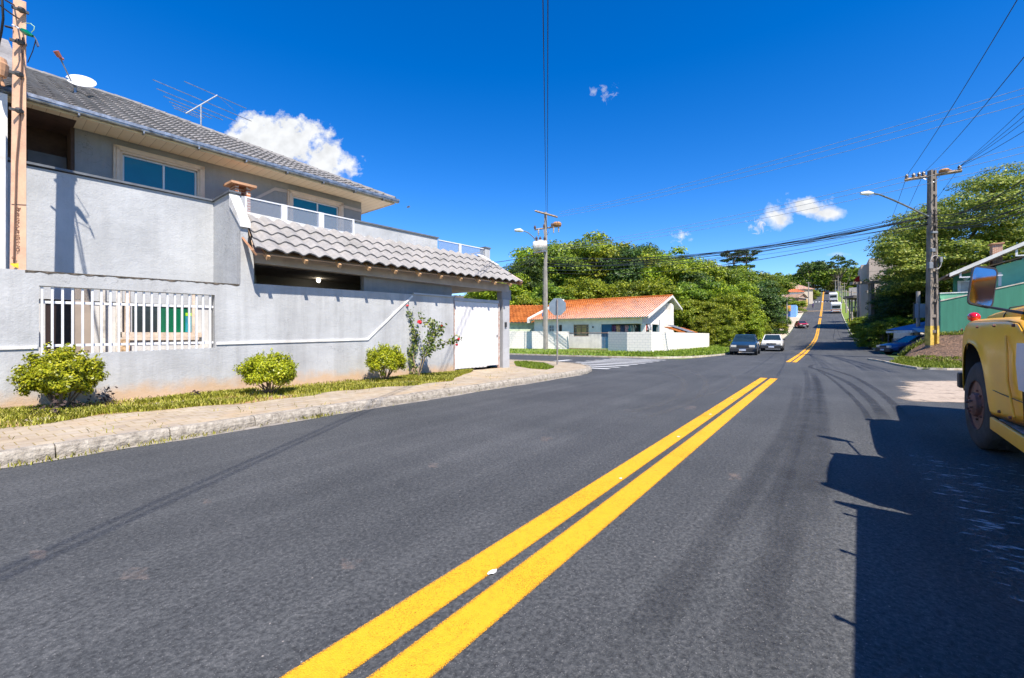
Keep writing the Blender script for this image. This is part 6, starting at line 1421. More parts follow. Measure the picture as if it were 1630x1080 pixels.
a, b = lq(1440, 287, Dq+.6), lq(1531, 272, Dq-.6); d = (b-a); mb = MB(); mb.tube([a, b], .09, 4); mb.build('crossarm', WOODX, pr_)
IP = []
for px in (1443.5, 1455, 1464, 1471, 1527.5): f = (px-1440)/91; p = a+d*f+Vector((0,0,.08)); IP.append(p); mb = MB(); insul(mb, p, 1.3); mb.build('insulator', INS, pr_, smooth=True)
p = a+d*.70+Vector((0,0,.1)); mb = MB(); mb.lathe([(.05,-.02),(.2,-.02),(.24,.06),(.18,.14),(.05,.16)], p, n=9); mb.lathe([(.04,0),(.1,.0),(.11,.05),(.05,.1)], p+Vector((.32,0,.0)), n=8); mb.build('bird_nest', mat('mud_nest', (.48,.25,.12)), pr_)
mb = MB(); mb.tube([a+d*.28, Vector((0,-.13,lq(0,292).z))], .022, 5); mb.tube([a+d*.66, Vector((0,-.13,lq(0,292).z))], .022, 5); mb.build('brace', GALV, pr_)
L = [(1478,345),(1440,327),(1420,318),(1400,310),(1388,308)]; mb = MB(); mb.tube([lq(x, y, Dq-.2-.25*i) for i, (x, y) in enumerate(L)], .045, 8); arm = mb.build('lamp_arm', GALV, pr_, smooth=True)
mb = MB(); mb.tube([lq(1390, 308, Dq-1.3), lq(1382, 308, Dq-1.3), lq(1370, 308.5, Dq-1.3)], [.05,.13,.07], 8); mb.build('lamp_head', mat('lamp_alu', (.62,.62,.60)), arm, smooth=True)
# tangle of cables, clamps and boxes on the shaft
rr = random.Random(4)
for i in range(26):
    z0 = rr.uniform(3.2, 8.2); z1 = z0+rr.uniform(-1.1, 1.1); x0 = rr.uniform(-.28, .28); x1 = rr.uniform(-.28, .28); mb = MB()
    mb.tube([(x0, -.18-rr.random()*.12, z0), ((x0+x1)/2+rr.uniform(-.2,.2), -.26, (z0+z1)/2), (x1, -.2, z1)], .014, 4); mb.build('cable', WIRE, pr_)
for px, py, w, h in ((1474,424,.22,.35),(1478,400,.2,.2),(1490,415,.14,.3),(1480,372,.3,.12)): c_ = lq(px, py); mb = MB(); mb.box(c_.x-w/2, c_.x+w/2, -.32, -.18, c_.z-h/2, c_.z+h/2); mb.build('junction_box', mat('box_grey', (.20,.21,.23), .5), pr_, bevel=.02)
mb = MB(); pts_ = [lq(1490, 418, Dq-.3)+Vector((.3*math.cos(a_), 0, .38*math.sin(a_))) for a_ in np.linspace(0, 6.28, 14)]; mb.tube(pts_, .02, 4); mb.build('cable_coil', mat('coil_pale', (.4,.38,.36), .6), pr_)
# peach concrete pole behind the garden wall at the left
tpl, zbp = HS.on_y(28, 428, .33); pl = thing('concrete_post', 'peach-painted slanting concrete pole with graffiti behind the grey wall', 'utility pole', HS.w(tpl, .33, 2.2), HS.ang); pw = HS.w(tpl, .33)
Dl = pw[1]
def ll(px, py, dD=0):
    X = pxX(px, Dl+dD); d = Vector((X-pw[0], dD)); an = HS.ang; e = Vector((math.cos(an), math.sin(an))); n_ = Vector((-e.y, e.x)); return Vector((d.dot(e), d.dot(n_), zd(py, Dl+dD)-2.2))
PEACH = mat('peach_concrete', (.66,.40,.26), .85, .14, 3, 30, .5, .008, col2=(.46,.28,.19))
b0, b1, t0_, t1_ = ll(15.5, 434), ll(42, 434), ll(21, -4), ll(42, 3); dp = Vector((0, .09, 0))
mb = MB(); mb.add([b0, b1, b1+dp, b0+dp, t0_, t1_, t1_+dp*.8, t0_+dp*.8], [(0,1,5,4),(1,2,6,5),(2,3,7,6),(3,0,4,7),(4,5,6,7)]); mb.build('shaft', PEACH, pl, bevel=.012)
mb = MB()
for i, p in enumerate([ll(33, 16, -.06), ll(30, 67, -.05), ll(29, 118, -.05), ll(29, 176, -.05)]): mb.tube([p, p+Vector((.03,-.05,-.01))], [.05,.03], 8); mb.box(p.x-.10, p.x+.09, p.y, p.y+.03, p.z-.02, p.z+.02)
mb.build('clamps', mat('dark_iron', (.05,.05,.05)), pl)
mb = MB(); p0, p1 = ll(20, 40, -.12), ll(54, 59, -.12); mb.tube([p0, p0.lerp(p1, .45)], .014, 6); mb.build('insulator_rod', WHM, pl); mb = MB(); mb.tube([p0.lerp(p1, .45), p0.lerp(p1, .62), p0.lerp(p1, .95)], [.035,.045,.02], 8); mb.build('green_insulator', mat('green_glass', (.0,.16,.08), .2), pl, smooth=True)
mb = MB(); mb.tube([ll(8, 42, -.1), ll(20, 45, -.02)], .018, 5); mb.tube([ll(54,58,-.12), ll(58,64,-.12), ll(62,74,-.12), ll(60,75,-.1), ll(56,66,-.1)], .008, 4); mb.tube([ll(57,64,-.12), ll(52,82,-.05), ll(44,100,0)], .006, 4); mb.build('wire_tail', WIRE, pl)
mb = MB(); pp = [ll(40, 37, -.05), ll(49, 38, -.1), ll(55, 43, -.1), ll(54, 48, -.1), ll(50, 52, -.1)]; mb.tube(pp, .006, 4); mb.build('green_cord', mat('pale_green_cord', (.35,.6,.35), .6), pl)
mb = MB(); mb.tube([ll(36, 60, -.03), ll(35, 95, -.03), ll(33, 150, -.03), ll(32, 185, -.03), ll(26, 260, -.03), ll(22, 420, -.03)], .011, 5); mb.build('conduit', mat('brown_cable', (.16,.09,.06), .7), pl)
for s_, py, sz, dx in (('RANZAL', 355, .115, .0), ('ROB', 389, .115, .01), ('S', 332, .115, .035), ('o o', 411, .10, 0)):
    cu = bpy.data.curves.new('graffiti', 'FONT'); cu.body = s_; cu.size = sz; cu.extrude = .0015; cu.align_x = 'CENTER'; cu.align_y = 'CENTER'; cu.space_character = 1.2
    o = bpy.data.objects.new('graffiti_curve', cu); C.objects.link(o); bpy.context.view_layer.update(); me = bpy.data.meshes.new_from_object(o); bpy.data.objects.remove(o); o = bpy.data.objects.new('graffiti', me); C.objects.link(o); me.materials.clear(); me.materials.append(mat('graffiti_brown', (.16,.08,.05), .9)); o.parent = pl
    p = ll(29.5+dx*60, py, -.004); o.location = p+Vector((0, -.006, 0)); e_ = Vector((t0_-b0)); lean = math.atan2((ll(29,330)-ll(29.5,420)).x, 1)
    o.rotation_euler = (R_(90), R_(90) if s_ != 'o o' else 0, 0)
mb = MB(); p = ll(28, 423, -.008); mb.add([p+Vector((.07*math.cos(a_)*(1+.3*math.sin(3*a_)), 0, .04*math.sin(a_)*(1+.3*math.cos(5*a_)))) for a_ in np.arange(0, 6.2, .4)], [tuple(range(16))]); mb.build('yellow_paint_mark', mat('yellow_mark', (.78,.52,.03), .7, .4, 9), pl)
mb = MB(); a = ll(18.5, 325.5, -.004); b = ll(41.5, 326.5, -.004); mb.tube([a, b], .005, 4); mb.build('scored_line', mat('dark_iron', (.05,.05,.05)), pl)
def wire(name, a, b, sag, r, m, label, group, n=26):
    a, b = Vector(a), Vector(b); P = [a.lerp(b, i/n)-Vector((0,0,sag*4*(i/n)*(1-i/n)))-a for i in range(n+1)]
    mb = MB(); mb.tube(P, r, 4, cap=False); o = mb.build(name, m, smooth=True, fix=False, loc=a); return tag(o, label, 'cable', group)
topL = at(869, 337, Dp); OV = ' of the two lines rising straight overhead from the transformer pole'
for dx, px0 in ((-.10, 869.2), (.10, 871.5)): wire('power_line', at(px0, 338, Dp-.5), (-2.45+dx*.5, -30, 5.5), .25, .013, WIRE, ('left' if dx < 0 else 'right')+OV, 'power lines passing overhead')
POS = ['topmost', 'middle one', 'lowest']
for i, (py0, yr) in enumerate(((338, 139), (341, 150), (345, 164))): wire('power_line', at(890, py0, Dp-.5), at(1660, yr-7, 16), .35, .010, WIREB, POS[i]+' of the three thin high-voltage lines crossing the sky above the lamp pole', 'high-voltage lines across the sky')
for i, (py0, yr, s_) in enumerate(((392, 225, .5), (395, 236, .5), (398, 250, .5))): wire('power_line', at(890, py0, Dp-.3), at(1660, yr, 20), s_, .011, WIREB, POS[i]+' of the three middle-height lines passing behind the long crossarm', 'middle-height lines across the sky')
rr = random.Random(11)
for i in range(15):
    y0 = 404+rr.uniform(0, 26); y1 = 336+rr.uniform(0, 26)*(.5) + (0 if i < 9 else 8); wire('cable', at(872, y0+4, Dp-.2), at(1480, y1, Dq), .6+rr.uniform(0, .55), rr.choice((.009,.013,.018)), WIRE if i % 4 else mat('cable_blue_grey', (.03,.05,.08), .6), 'one of the thick bundled low cables strung between the two street poles', 'bundled cables between the street poles')
for i in range(11):
    y0 = 340+rr.uniform(0, 22); wire('cable', at(1486, y0, Dq), at(1700, 232+i*9+rr.uniform(-4, 4), 12), .35, rr.choice((.012,.016)), WIRE, 'dark cable of the bundle running right from the lamp pole past the big tree', 'cables right of the lamp pole')
for p_, (px, py) in zip([IP[0], IP[3]], ((1652, -55), (1655, 60))): wire('power_line', Vector((xq, Dq, zq0))+p_+Vector((0,0,.15)), at(px, py, 9), .15, .011, WIRE, ('left' if py < 0 else 'right')+' of the two wires rising from the long crossarm to the top right corner', 'wires rising from the crossarm')
for nm_, p_, (px, py) in zip(['steepest', 'second steepest', 'third steepest', 'flattest'], [IP[4], IP[4], IP[4], IP[4]], ((1700, 105), (1700, 125), (1700, 140), (1700, 165))): wire('power_line', Vector((xq, Dq, zq0))+p_+Vector((-.1,0,.1)), at(px, py, 12), .1, .011, WIRE, nm_+' of the four wires fanning right from the right end of the long crossarm', 'wires rising from the crossarm')
for nm_, p_, (px, py, D) in zip(['left', 'middle', 'right'], [IP[0], IP[3], IP[4]], ((1392, 395, 90), (1400, 398, 90), (1405, 400, 90))): wire('power_line', Vector((xq, Dq, zq0))+p_+Vector((0,0,.1)), at(px, py, D), 1.2, .011, WIRE, nm_+' of the three wires sagging from the long crossarm up the hill road', 'wires up the hill')
for i, (py0, x1_, y1_) in enumerate(((402, 768, 411), (404, 790, 425), (406, 800, 432), (410, 812, 444))): wire('cable', at(864, py0, Dp-.2), at(x1_-50, y1_+10, 30), .3, .014 if i else .022, WIRE, ['uppermost', 'second', 'third', 'lowest'][i]+' of the four cables running left from the transformer pole behind the grey roof', 'cables left of the transformer pole')
wire('cable', at(22, 8, Dl), at(-60, -60, Dl-2), .05, .012, WIRE, 'upper thin wire leaving the peach pole at the top left corner', 'wires of the peach pole')
wire('cable', at(30, 30, Dl-.1), at(-60, -50, Dl-2), .05, .012, WIRE, 'lower thin wire leaving the peach pole at the top left corner', 'wires of the peach pole')
mb = MB(); pts_ = [Vector(at(3, -6, Dl-.4)), Vector(at(4, 10, Dl-.4)), Vector(at(5, 30, Dl-.35)), Vector(at(2, 52, Dl-.3)), Vector(at(-3, 75, Dl-.2))]; o0 = pts_[0].copy(); mb.tube([p-o0 for p in pts_], .016, 6); tag(mb.build('cable', WIRE, loc=o0, smooth=True), 'thick black cable hanging at the top left corner beside the peach pole', 'cable')
# poles up the hill
HP = [(1356, 96, 463, 'street pole with small lamp arm on the right verge, in front of the others', .16), (1347, 120, 462, 'second street pole up the right verge', .16), (1340, 150, 455, 'third street pole up the right verge near the van', .16), (1337, 175, 448, 'farther street pole by the hilltop on the right', .16), (1334, 200, 440, 'white street pole at the very hilltop', .14), (1344, 165, 450, 'pale slim pole behind the bus on the right', .1),
      (1252.5, 80, 474, 'grey wooden street pole on the left pavement beside the red car', .14), (1287, 158, 449, 'street pole on the left pavement near the hilltop', .16), (1330, 190, 446, 'pole with cables just right of the far van', .14)]
for px, D, ty, lb, r in HP:
    X = pxX(px, D); t_, n_ = RD.l(X, D); z = zg(t_, n_); t = thing('street_pole', lb, 'utility pole', (X, D, z), 0, 'poles up the hill road'); h = zd(ty, D)-z
    mb = MB(); mb.tube([(0,0,-.5), (0,0,h)], [r*1.2, r*.8], 8); mb.build('shaft', PC, t)
    mb = MB(); mb.tube([(-1.0,0,h-.4), (1.0,0,h-.4)], .07, 4); mb.build('crossarm', WOODX, t)
    if px in (1356, 1340): mb = MB(); mb.tube([(0,0,h-2.6), (-2.0,-.6,h-1.6), (-3.2,-.9,h-1.3)], .07, 5); mb.build('lamp_arm', GALV, t)
# stop sign seen from behind
xs_, ys_, _ = G(887, 580.5, .14); sg = thing('stop_sign', 'octagonal traffic sign seen from its grey back on a thin post', 'traffic sign', (xs_, ys_, .13), R_(-18)); k = ys_/FPX
mb = MB(); mb.tube([(0,0,-.1), (0,0,zd(477, ys_)-.13)], .032, 8); mb.build('post', mat('sign_post', (.24,.22,.21), .6, .2), sg)
zc_ = zd(488.5, ys_)-.13; rr_ = .375; P8 = [(rr_*math.cos(R_(22.5+45*i)), zc_+rr_*math.sin(R_(22.5+45*i))) for i in range(8)]; mb = MB(); mb.prism(P8, .035, .04); mb.build('plate', mat('sign_back', (.25,.31,.36), .45, .1, 3, metal=.3), sg)
mb = MB(); mb.prism([(x*.99, zc_+(z-zc_)*.99) for x, z in P8], .041, .043); mb.build('face', mat('sign_red', (.5,.02,.02), .4), sg)
# ------------------------------------------------------------------ cars
TYRE = mat('tyre_rubber', (.018,.018,.019), .85, .2, 8, 40, .3); RIM = mat('rim_grey', (.36,.37,.38), .4, .15, 6, metal=.5); CGL = mat('car_glass', (.015,.03,.035), .05, .1, spec=.8); PLST = mat('black_plastic', (.03,.03,.032), .6); LAMP = mat('headlamp_glass', (.62,.58,.50), .15, .1, spec=.8); PLT = mat('number_plate', (.65,.68,.74), .5); RLP = mat('rear_lamp', (.35,.01,.01), .2)
def paint(name, c): 
    m = mat(name, c, .28, .03, 2, spec=.5, coat=.6); return m
def wheel(t, x, y, r, w, side):
    mb = MB(); mb.lathe([(r*.62, -w/2), (r*.92, -w/2), (r, -w*.36), (r, w*.36), (r*.92, w/2), (r*.62, w/2)], (x, y, r), 'y', 22); wh_ = mb.build('wheel', TYRE, t, smooth=True)
    mb = MB(); s = side; mb.lathe([(r*.64, 0), (r*.62, s*.02), (r*.5, s*-.01), (r*.3, s*.01), (r*.16, s*.03), (.001, s*.03)], (x, y+s*(w/2-.02), r), 'y', 16); mb.build('rim', RIM, wh_, smooth=True)
def car(name, label, loc, ang, col, L=4.1, W_=1.66, H_=1.36, kind='hatch', group=None):
    """profile loft; x forwards, wheels on the ground"""
    t = thing(name, label, 'car', loc, ang, group); f = L/4.1; hw_ = W_/2; P = paint('paint_'+col[0], col[1]); r = .29
    hood, sill, belt = .92*H_/1.36, .24, .90*H_/1.36
    st = [(-2.05,.42,.60,.80),(-1.98,.30,.86,.90),(-1.5,.22,.93,.97),(-.6,.2,.93,1.0),(.4,.2,.92,1.0),(.75,.2,.90,1.0),(1.5,.22,.80,.97),(1.92,.28,.70,.92),(2.05,.36,.56,.82)]
    rows = []
    for x, z0, z1, w in st:
        z1 *= H_/1.36; h_ = hw_*w; rows.append([(x*f, -h_*.80, z0), (x*f, -h_*.97, z0+.08), (x*f, -h_, (z0+z1)/2), (x*f, -h_*.965, z1-.08), (x*f, -h_*.86, z1), (x*f, 0, z1+.025), (x*f, h_*.86, z1), (x*f, h_*.965, z1-.08), (x*f, h_, (z0+z1)/2), (x*f, h_*.97, z0+.08), (x*f, h_*.80, z0)])
    mb = MB(); mb.grid(rows, close=True); mb.add(rows[0], [tuple(range(11))]); mb.add(rows[-1], [tuple(range(10, -1, -1))]); mb.build('body', P, t, smooth=True)
    # greenhouse: glass volume and painted roof with pillars
    back = -1.95 if kind == 'hatch' else (-2.0 if kind == 'wagon' else -1.35); rb = -1.45 if kind == 'hatch' else (-1.7 if kind == 'wagon' else -.75)
    zb_ = .88*H_/1.36; zr_ = H_-.03; B = [(back, .80*hw_), (.95, .84*hw_)]; Tt = [(rb, .64*hw_), (.28, .66*hw_)]
    gb = [(back*f, -B[0][1], zb_), (.98*f, -B[1][1], zb_-.02), (.98*f, B[1][1], zb_-.02), (back*f, B[0][1], zb_)]; gt_ = [(rb*f, -Tt[0][1], zr_), (.28*f, -Tt[1][1], zr_), (.28*f, Tt[1][1], zr_), (rb*f, Tt[0][1], zr_)]
    mb = MB(); mb.add(gb+gt_, [(0,1,5,4),(1,2,6,5),(2,3,7,6),(3,0,4,7)]); mb.build('windows', CGL, t)
    mb = MB(); mb.grid([[(rb*f-.03, y*hw_, zr_-.02), (rb*f+.1, y*hw_, zr_+.02), ((rb+.28)/2*f, y*hw_*1.0, zr_+.045-.03*abs(y)), (.2*f, y*hw_, zr_+.02), (.31*f, y*hw_, zr_-.02)] for y in (-.68, -.6, -.3, 0, .3, .6, .68)])
    o = mb.build('roof', P, t, smooth=True, fix=True); s_ = o.modifiers.new('thick', 'SOLIDIFY'); s_.thickness = .03; s_.offset = -1
    mb = MB()
    for a, b in ((0,4),(1,5),(2,6),(3,7)):
        V_ = gb+gt_; mb.tube([Vector(V_[a])*1.004, Vector(V_[b])*1.002], .03, 6)
    for y in (-1, 1): mb.tube([(-.35*f, y*.825*hw_, zb_), (-.42*f, y*.655*hw_, zr_)], .03, 6)
    mb.build('pillars', P, t, smooth=True)
    for x in (1.28*f, -1.28*f):
        for s in (-1, 1):
            wheel(t, x, s*(hw_-.085), r, .19, s)
            mb = MB(); mb.tube([(x+(r+.035)*math.cos(a_), s*(hw_-.01), r+.01+(r+.035)*math.sin(a_)) for a_ in np.linspace(-.15, 3.29, 14)], .03, 6); mb.build('wheel_arch', PLST, t)
    fx = 2.05*f
    mb = MB(); mb.prism([(-hw_*.93, .22), (hw_*.93, .22), (hw_*.95, .48), (-hw_*.95, .48)], fx-.12, fx+.07, axis='x'); mb.build('bumper', PLST, t, bevel=.04)
    mb = MB(); mb.prism([(-hw_*.93, .24), (hw_*.93, .24), (hw_*.95, .50), (-hw_*.95, .50)], -fx-.07, -fx+.12, axis='x'); mb.build('bumper', PLST, t, bevel=.04)
    mb = MB(); mb.box(fx-.06, fx+.035, -hw_*.42, hw_*.42, .53, .66); mb.build('grille', PLST, t)
    for s in (-1, 1):
        mb = MB(); mb.box(fx-.1, fx+.03, min(s*hw_*.45, s*hw_*.86), max(s*hw_*.45, s*hw_*.86), .52, .67); mb.build('headlight', LAMP, t, bevel=.02)
        mb = MB(); mb.box(-fx-.01, -fx+.1, min(s*hw_*.55, s*hw_*.90), max(s*hw_*.55, s*hw_*.90), .56, .78); mb.build('tail_light', RLP, t, bevel=.02)
        mb = MB(); mb.obox((.80*f, s*(hw_+.06), zb_+.06), (.08, .16, .1)); mb.build('mirror', PLST, t, bevel=.02)
    mb = MB(); mb.box(fx+.071, fx+.08, -.2, .2, .30, .43); pl_ = mb.build('number_plate', PLT, t); mb = MB(); mb.box(fx+.0805, fx+.082, -.2, .2, .40, .43); mb.build('blue_strip', mat('plate_blue', (.03,.17,.42)), pl_)
    return t
def rdpos(px, py=None, t=None):
    if t is None:
        for tt in np.arange(5, 262, .25):
            n = rn(px, tt); w_ = RD.w(tt, n); D = w_[1]
            if HOR+(CAMH-zt(tt))*FPX/D <= py: t = tt; break
    n = rn(px, t); w_ = RD.w(t, n); return (w_[0], w_[1], zt(t)+.005), t, n
X_, t_, n_ = rdpos(1176, 566); p = RD.w(t_+2.2, n_-.1, zt(t_+2.2)+.005)
car('parked_car', 'dark blue-grey estate car parked facing us beside the grass verge', p, RD.ang+math.pi+R_(3), ('dark_blue', (.012,.035,.07)), 4.2, 1.66, 1.40, 'wagon')
X_, t_, n_ = rdpos(1221, 560); p = RD.w(t_+2.2, n_-.2, zt(t_+2.2)+.005)
car('parked_car', 'small white car parked behind the dark estate car', p, RD.ang+math.pi+R_(2), ('white', (.74,.73,.70)), 3.9, 1.60, 1.36, 'hatch')
X_, t_, n_ = rdpos(1275, 523.5); p = RD.w(t_+2, n_, zt(t_+2)+.01)
car('parked_car', 'red car halfway up the hill at the left kerb', p, RD.ang+math.pi+R_(16), ('red', (.42,.012,.03)), 4.0, 1.7, 1.4, 'hatch')
car('parked_car', 'metallic blue hatchback parked side-on under the blue canopy', (pxX(1459, 30.5), 30.5, -.03), R_(170), ('blue', (.015,.06,.20)), 4.1, 1.66, 1.36, 'hatch')
car('parked_car', 'dark car mostly hidden behind the blue hatchback', (pxX(1462, 36), 36, .03), R_(165), ('black', (.015,.015,.017)), 4.2, 1.66, 1.4, 'hatch')
def bus(name, label, px, py, L, W_, H_, stripe, cat):
    X_, t_, n_ = rdpos(px, py); p = RD.w(t_+L/2, n_, zt(t_+L/2)-.05); t = thing(name, label, cat, p, RD.ang); t.rotation_euler = (0, -math.atan2(zt(t_+L)-zt(t_), L), RD.ang)
    WB = mat('bus_white', (.72,.71,.68), .4, .06)
    mb = MB(); mb.box(-L/2, L/2, -W_/2, W_/2, .35, H_); mb.build('body', WB, t, bevel=.16)
    mb = MB(); mb.box(-L/2-.02, -L/2+.01, -W_*.40, W_*.40, H_*.50, H_*.80); mb.build('rear_window', CGL, t, bevel=.008)
    for s in (-1, 1): mb = MB(); mb.box(-L/2+.5, L/2-.8, s*W_/2-.012, s*W_/2+.012, H_*.52, H_*.78); mb.build('side_window', CGL, t)
    if stripe: mb = MB(); mb.box(-L/2-.018, -L/2+.01, -W_*.46, W_*.46, H_*.36, H_*.44); mb.box(-L/2-.018, -L/2+.01, -W_*.3, W_*.3, H_*.2, H_*.26); mb.build('orange_stripe', mat('stripe_orange', (.55,.24,.12), .5), t)
    else: mb = MB(); mb.box(-L/2-.018, -L/2+.01, -W_*.3, W_*.3, H_*.24, H_*.30); mb.build('number_plate', PLT, t)
    for s in (-1, 1):
        mb = MB(); mb.box(-L/2-.03, -L/2+.01, s*W_*.43-.08, s*W_*.43+.08, H_*.28, H_*.36); mb.build('tail_light', RLP, t)
        for x in (-L*.3, L*.32): wheel(t, x, s*(W_/2-.14), .42, .25, s)
    mb = MB(); mb.box(-L/2-.06, -L/2+.1, -W_*.48, W_*.48, .35, .6); mb.build('bumper', PLST, t)
bus('minibus', 'white minibus with an orange rear stripe driving up the right lane', 1331, 499.5, 6.0, 2.35, 2.9, True, 'bus')
bus('van', 'white van with dark rear windows farther up the right lane', 1326.5, 480.5, 5.6, 2.5, 3.0, False, 'van')
X_, t_, n_ = rdpos(1317, 468); car('parked_car', 'tiny dark car near the crest of the hill road', (X_[0], X_[1], X_[2]), RD.ang, ('black', (.015,.015,.017)))
X_, t_, n_ = rdpos(1300, 470); car('parked_car', 'tiny dark red car at the left kerb by the hilltop', (X_[0], X_[1], X_[2]), RD.ang, ('maroon', (.15,.01,.015)))
# person far up the road
X_, t_, n_ = rdpos(1294, 491.5)
def person(name, label, loc, ang, h, col):
    s = h/1.7; J = {'pel':(0,0,.92),'wai':(0,0,1.08),'che':(.02,0,1.32),'nek':(.02,0,1.47),'hd':(.03,0,1.58),'tp':(.03,0,1.68),'ls':(.01,.19,1.40),'le':(-.04,.25,1.13),'lh':(.06,.24,.9),'rs':(.01,-.19,1.40),'re':(.03,-.25,1.13),'rh':(.14,-.22,.92),'lk':(.12,.1,.5),'lf':(.05,.1,.08),'lt':(.2,.1,.03),'rk':(-.02,-.1,.5),'rf':(-.2,-.1,.1),'rt':(-.06,-.1,.03)}
    R = {'pel':.15,'wai':.13,'che':.155,'nek':.06,'hd':.095,'tp':.07,'ls':.065,'le':.045,'lh':.035,'rs':.065,'re':.045,'rh':.035,'lk':.065,'lf':.045,'lt':.04,'rk':.065,'rf':.045,'rt':.04}
    E = [('pel','wai'),('wai','che'),('che','nek'),('nek','hd'),('hd','tp'),('che','ls'),('ls','le'),('le','lh'),('che','rs'),('rs','re'),('re','rh'),('pel','lk'),('lk','lf'),('lf','lt'),('pel','rk'),('rk','rf'),('rf','rt')]
    K = list(J); me = bpy.data.meshes.new('body'); me.from_pydata([tuple(c*s for c in J[k]) for k in K], [(K.index(a), K.index(b)) for a, b in E], []); o = bpy.data.objects.new(name, me); C.objects.link(o); o.location = loc; o.rotation_euler.z = ang
    sk = o.modifiers.new('skin', 'SKIN'); 
    for i, k in enumerate(K): me.skin_vertices[0].data[i].radius = (R[k]*s, R[k]*s)
    me.skin_vertices[0].data[0].use_root = True; sb = o.modifiers.new('sub', 'SUBSURF'); sb.levels = sb.render_levels = 1; me.materials.append(col); return tag(o, label, 'person')
person('person', 'person in dark purple clothes walking on the left lane up the hill', X_, RD.ang, 1.65, mat('purple_clothes', (.06,.03,.14), .9))
# ------------------------------------------------------------------ the yellow truck (x forward, y left, z up; origin on the ground under the front axle)
TY = nodes('truck_yellow'); m, nt, b_ = TY; v = ocoord(nt)
c = ramp(nt, noise_n(nt, 1.8, 6, v, .6), [(.3, (.90,.42,.003)), (.6, (1.0,.52,.004))])
c = mixc(nt, ramp(nt, noise_n(nt, 7, 9, v, .8), [(.66, (0,0,0)), (.74, (.5,.5,.5))]), c, (.36,.16,.04))
gn = nt.nodes.new('ShaderNodeNewGeometry'); sx = nt.nodes.new('ShaderNodeSeparateXYZ'); nt.links.new(gn.outputs['Normal'], sx.inputs[0])
top_ = mathn(nt, 'MULTIPLY', mathn(nt, 'SUBTRACT', sx.outputs[2], .55, True), mathn(nt, 'MULTIPLY', noise_n(nt, 3, 7, v, .7), 1.3)); c = mixc(nt, mathn(nt, 'MINIMUM', top_, .75), c, (.42,.25,.12))
nt.links.new(c, b_.inputs['Base Color']); b_.inputs['Roughness'].default_value = .32; b_.inputs['Coat Weight'].default_value = .15; b_.inputs['Coat Roughness'].default_value = .12
bump(nt, b_, noise_n(nt, 2.5, 3, v), .12, .03); TY = m
RUST = mat('rusty_hub', (.20,.085,.06), .6, .45, 9, 30, .6, .01, col2=(.06,.035,.03)); TTY = mat('truck_tyre', (.045,.045,.046), .8, .3, 6, 40, .4); BLK = mat('truck_black', (.02,.02,.021), .6, .2)
tk = thing('yellow_truck', 'old yellow bonneted truck with rusty front wheel and big door mirror at the right edge', 'truck', (TK.o.x, TK.o.y, 0), TK.ang)
def tyre_mesh(t, x, y, R, w, steer):
    n = 64; prof = [(.56, -.5), (.80, -.52), (.93, -.48), (.985, -.40), (1.0, -.30), (1.0, -.12), (1.0, 0), (1.0, .12), (1.0, .30), (.985, .40), (.93, .48), (.80, .52), (.56, .5)]
    mb = MB(); rows = []
    for j in range(n):
        a = 2*math.pi*j/n; row = []
        for i, (r, h) in enumerate(prof):
            rr = R*r
            if 4 <= i <= 8: rr += -.02 if (i in (5, 7)) else (.008 if (j % 2) else -.010)
            if i in (3, 9): rr += .008*(1 if j % 2 else -1)
            zig = .014*(1 if (j % 4) < 2 else -1) if 4 <= i <= 8 else 0
            row.append((rr*math.cos(a), h*w+zig, rr*math.sin(a)))
        rows.append(row)
    k = len(prof); vs = [p for r in rows for p in r]; mb.add(vs, [(j*k+i, j*k+i+1, ((j+1) % n)*k+i+1, ((j+1) % n)*k+i) for j in range(n) for i in range(k-1)])
    o = mb.build('wheel', [TTY], t, smooth=True); o.location = (x, y, R); o.rotation_euler.z = R_(steer); return o
R0 = .5
def truck_wheel(x, y, side, steer=0, w=.33):
    wl_ = tyre_mesh(tk, x, y, R0, w, steer); s = side
    mb = MB(); mb.lathe([(.29, s*.15), (.285, s*.17), (.27, s*.09), (.20, s*.075), (.19, s*.08), (.15, s*.12), (.13, s*.19), (.10, s*.21), (.001, s*.21)], (0,0,0), 'y', 28)
    for k_ in range(8): a = 2*math.pi*k_/8; mb.tube([(.165*math.cos(a), s*.08, .165*math.sin(a)), (.165*math.cos(a), s*.17, .165*math.sin(a))], .014, 6)
    for k_ in range(6): a = 2*math.pi*k_/6+.3; mb.tube([(.075*math.cos(a), s*.205, .075*math.sin(a)), (.075*math.cos(a), s*.235, .075*math.sin(a))], .012, 6)
    mb.build('rim', RUST, wl_, smooth=True); return wl_
truck_wheel(0.0, .985, 1, 5); truck_wheel(0, -.985, -1, 4.5)
for s in (-1, 1):
    truck_wheel(-4.6, s*.98, s)
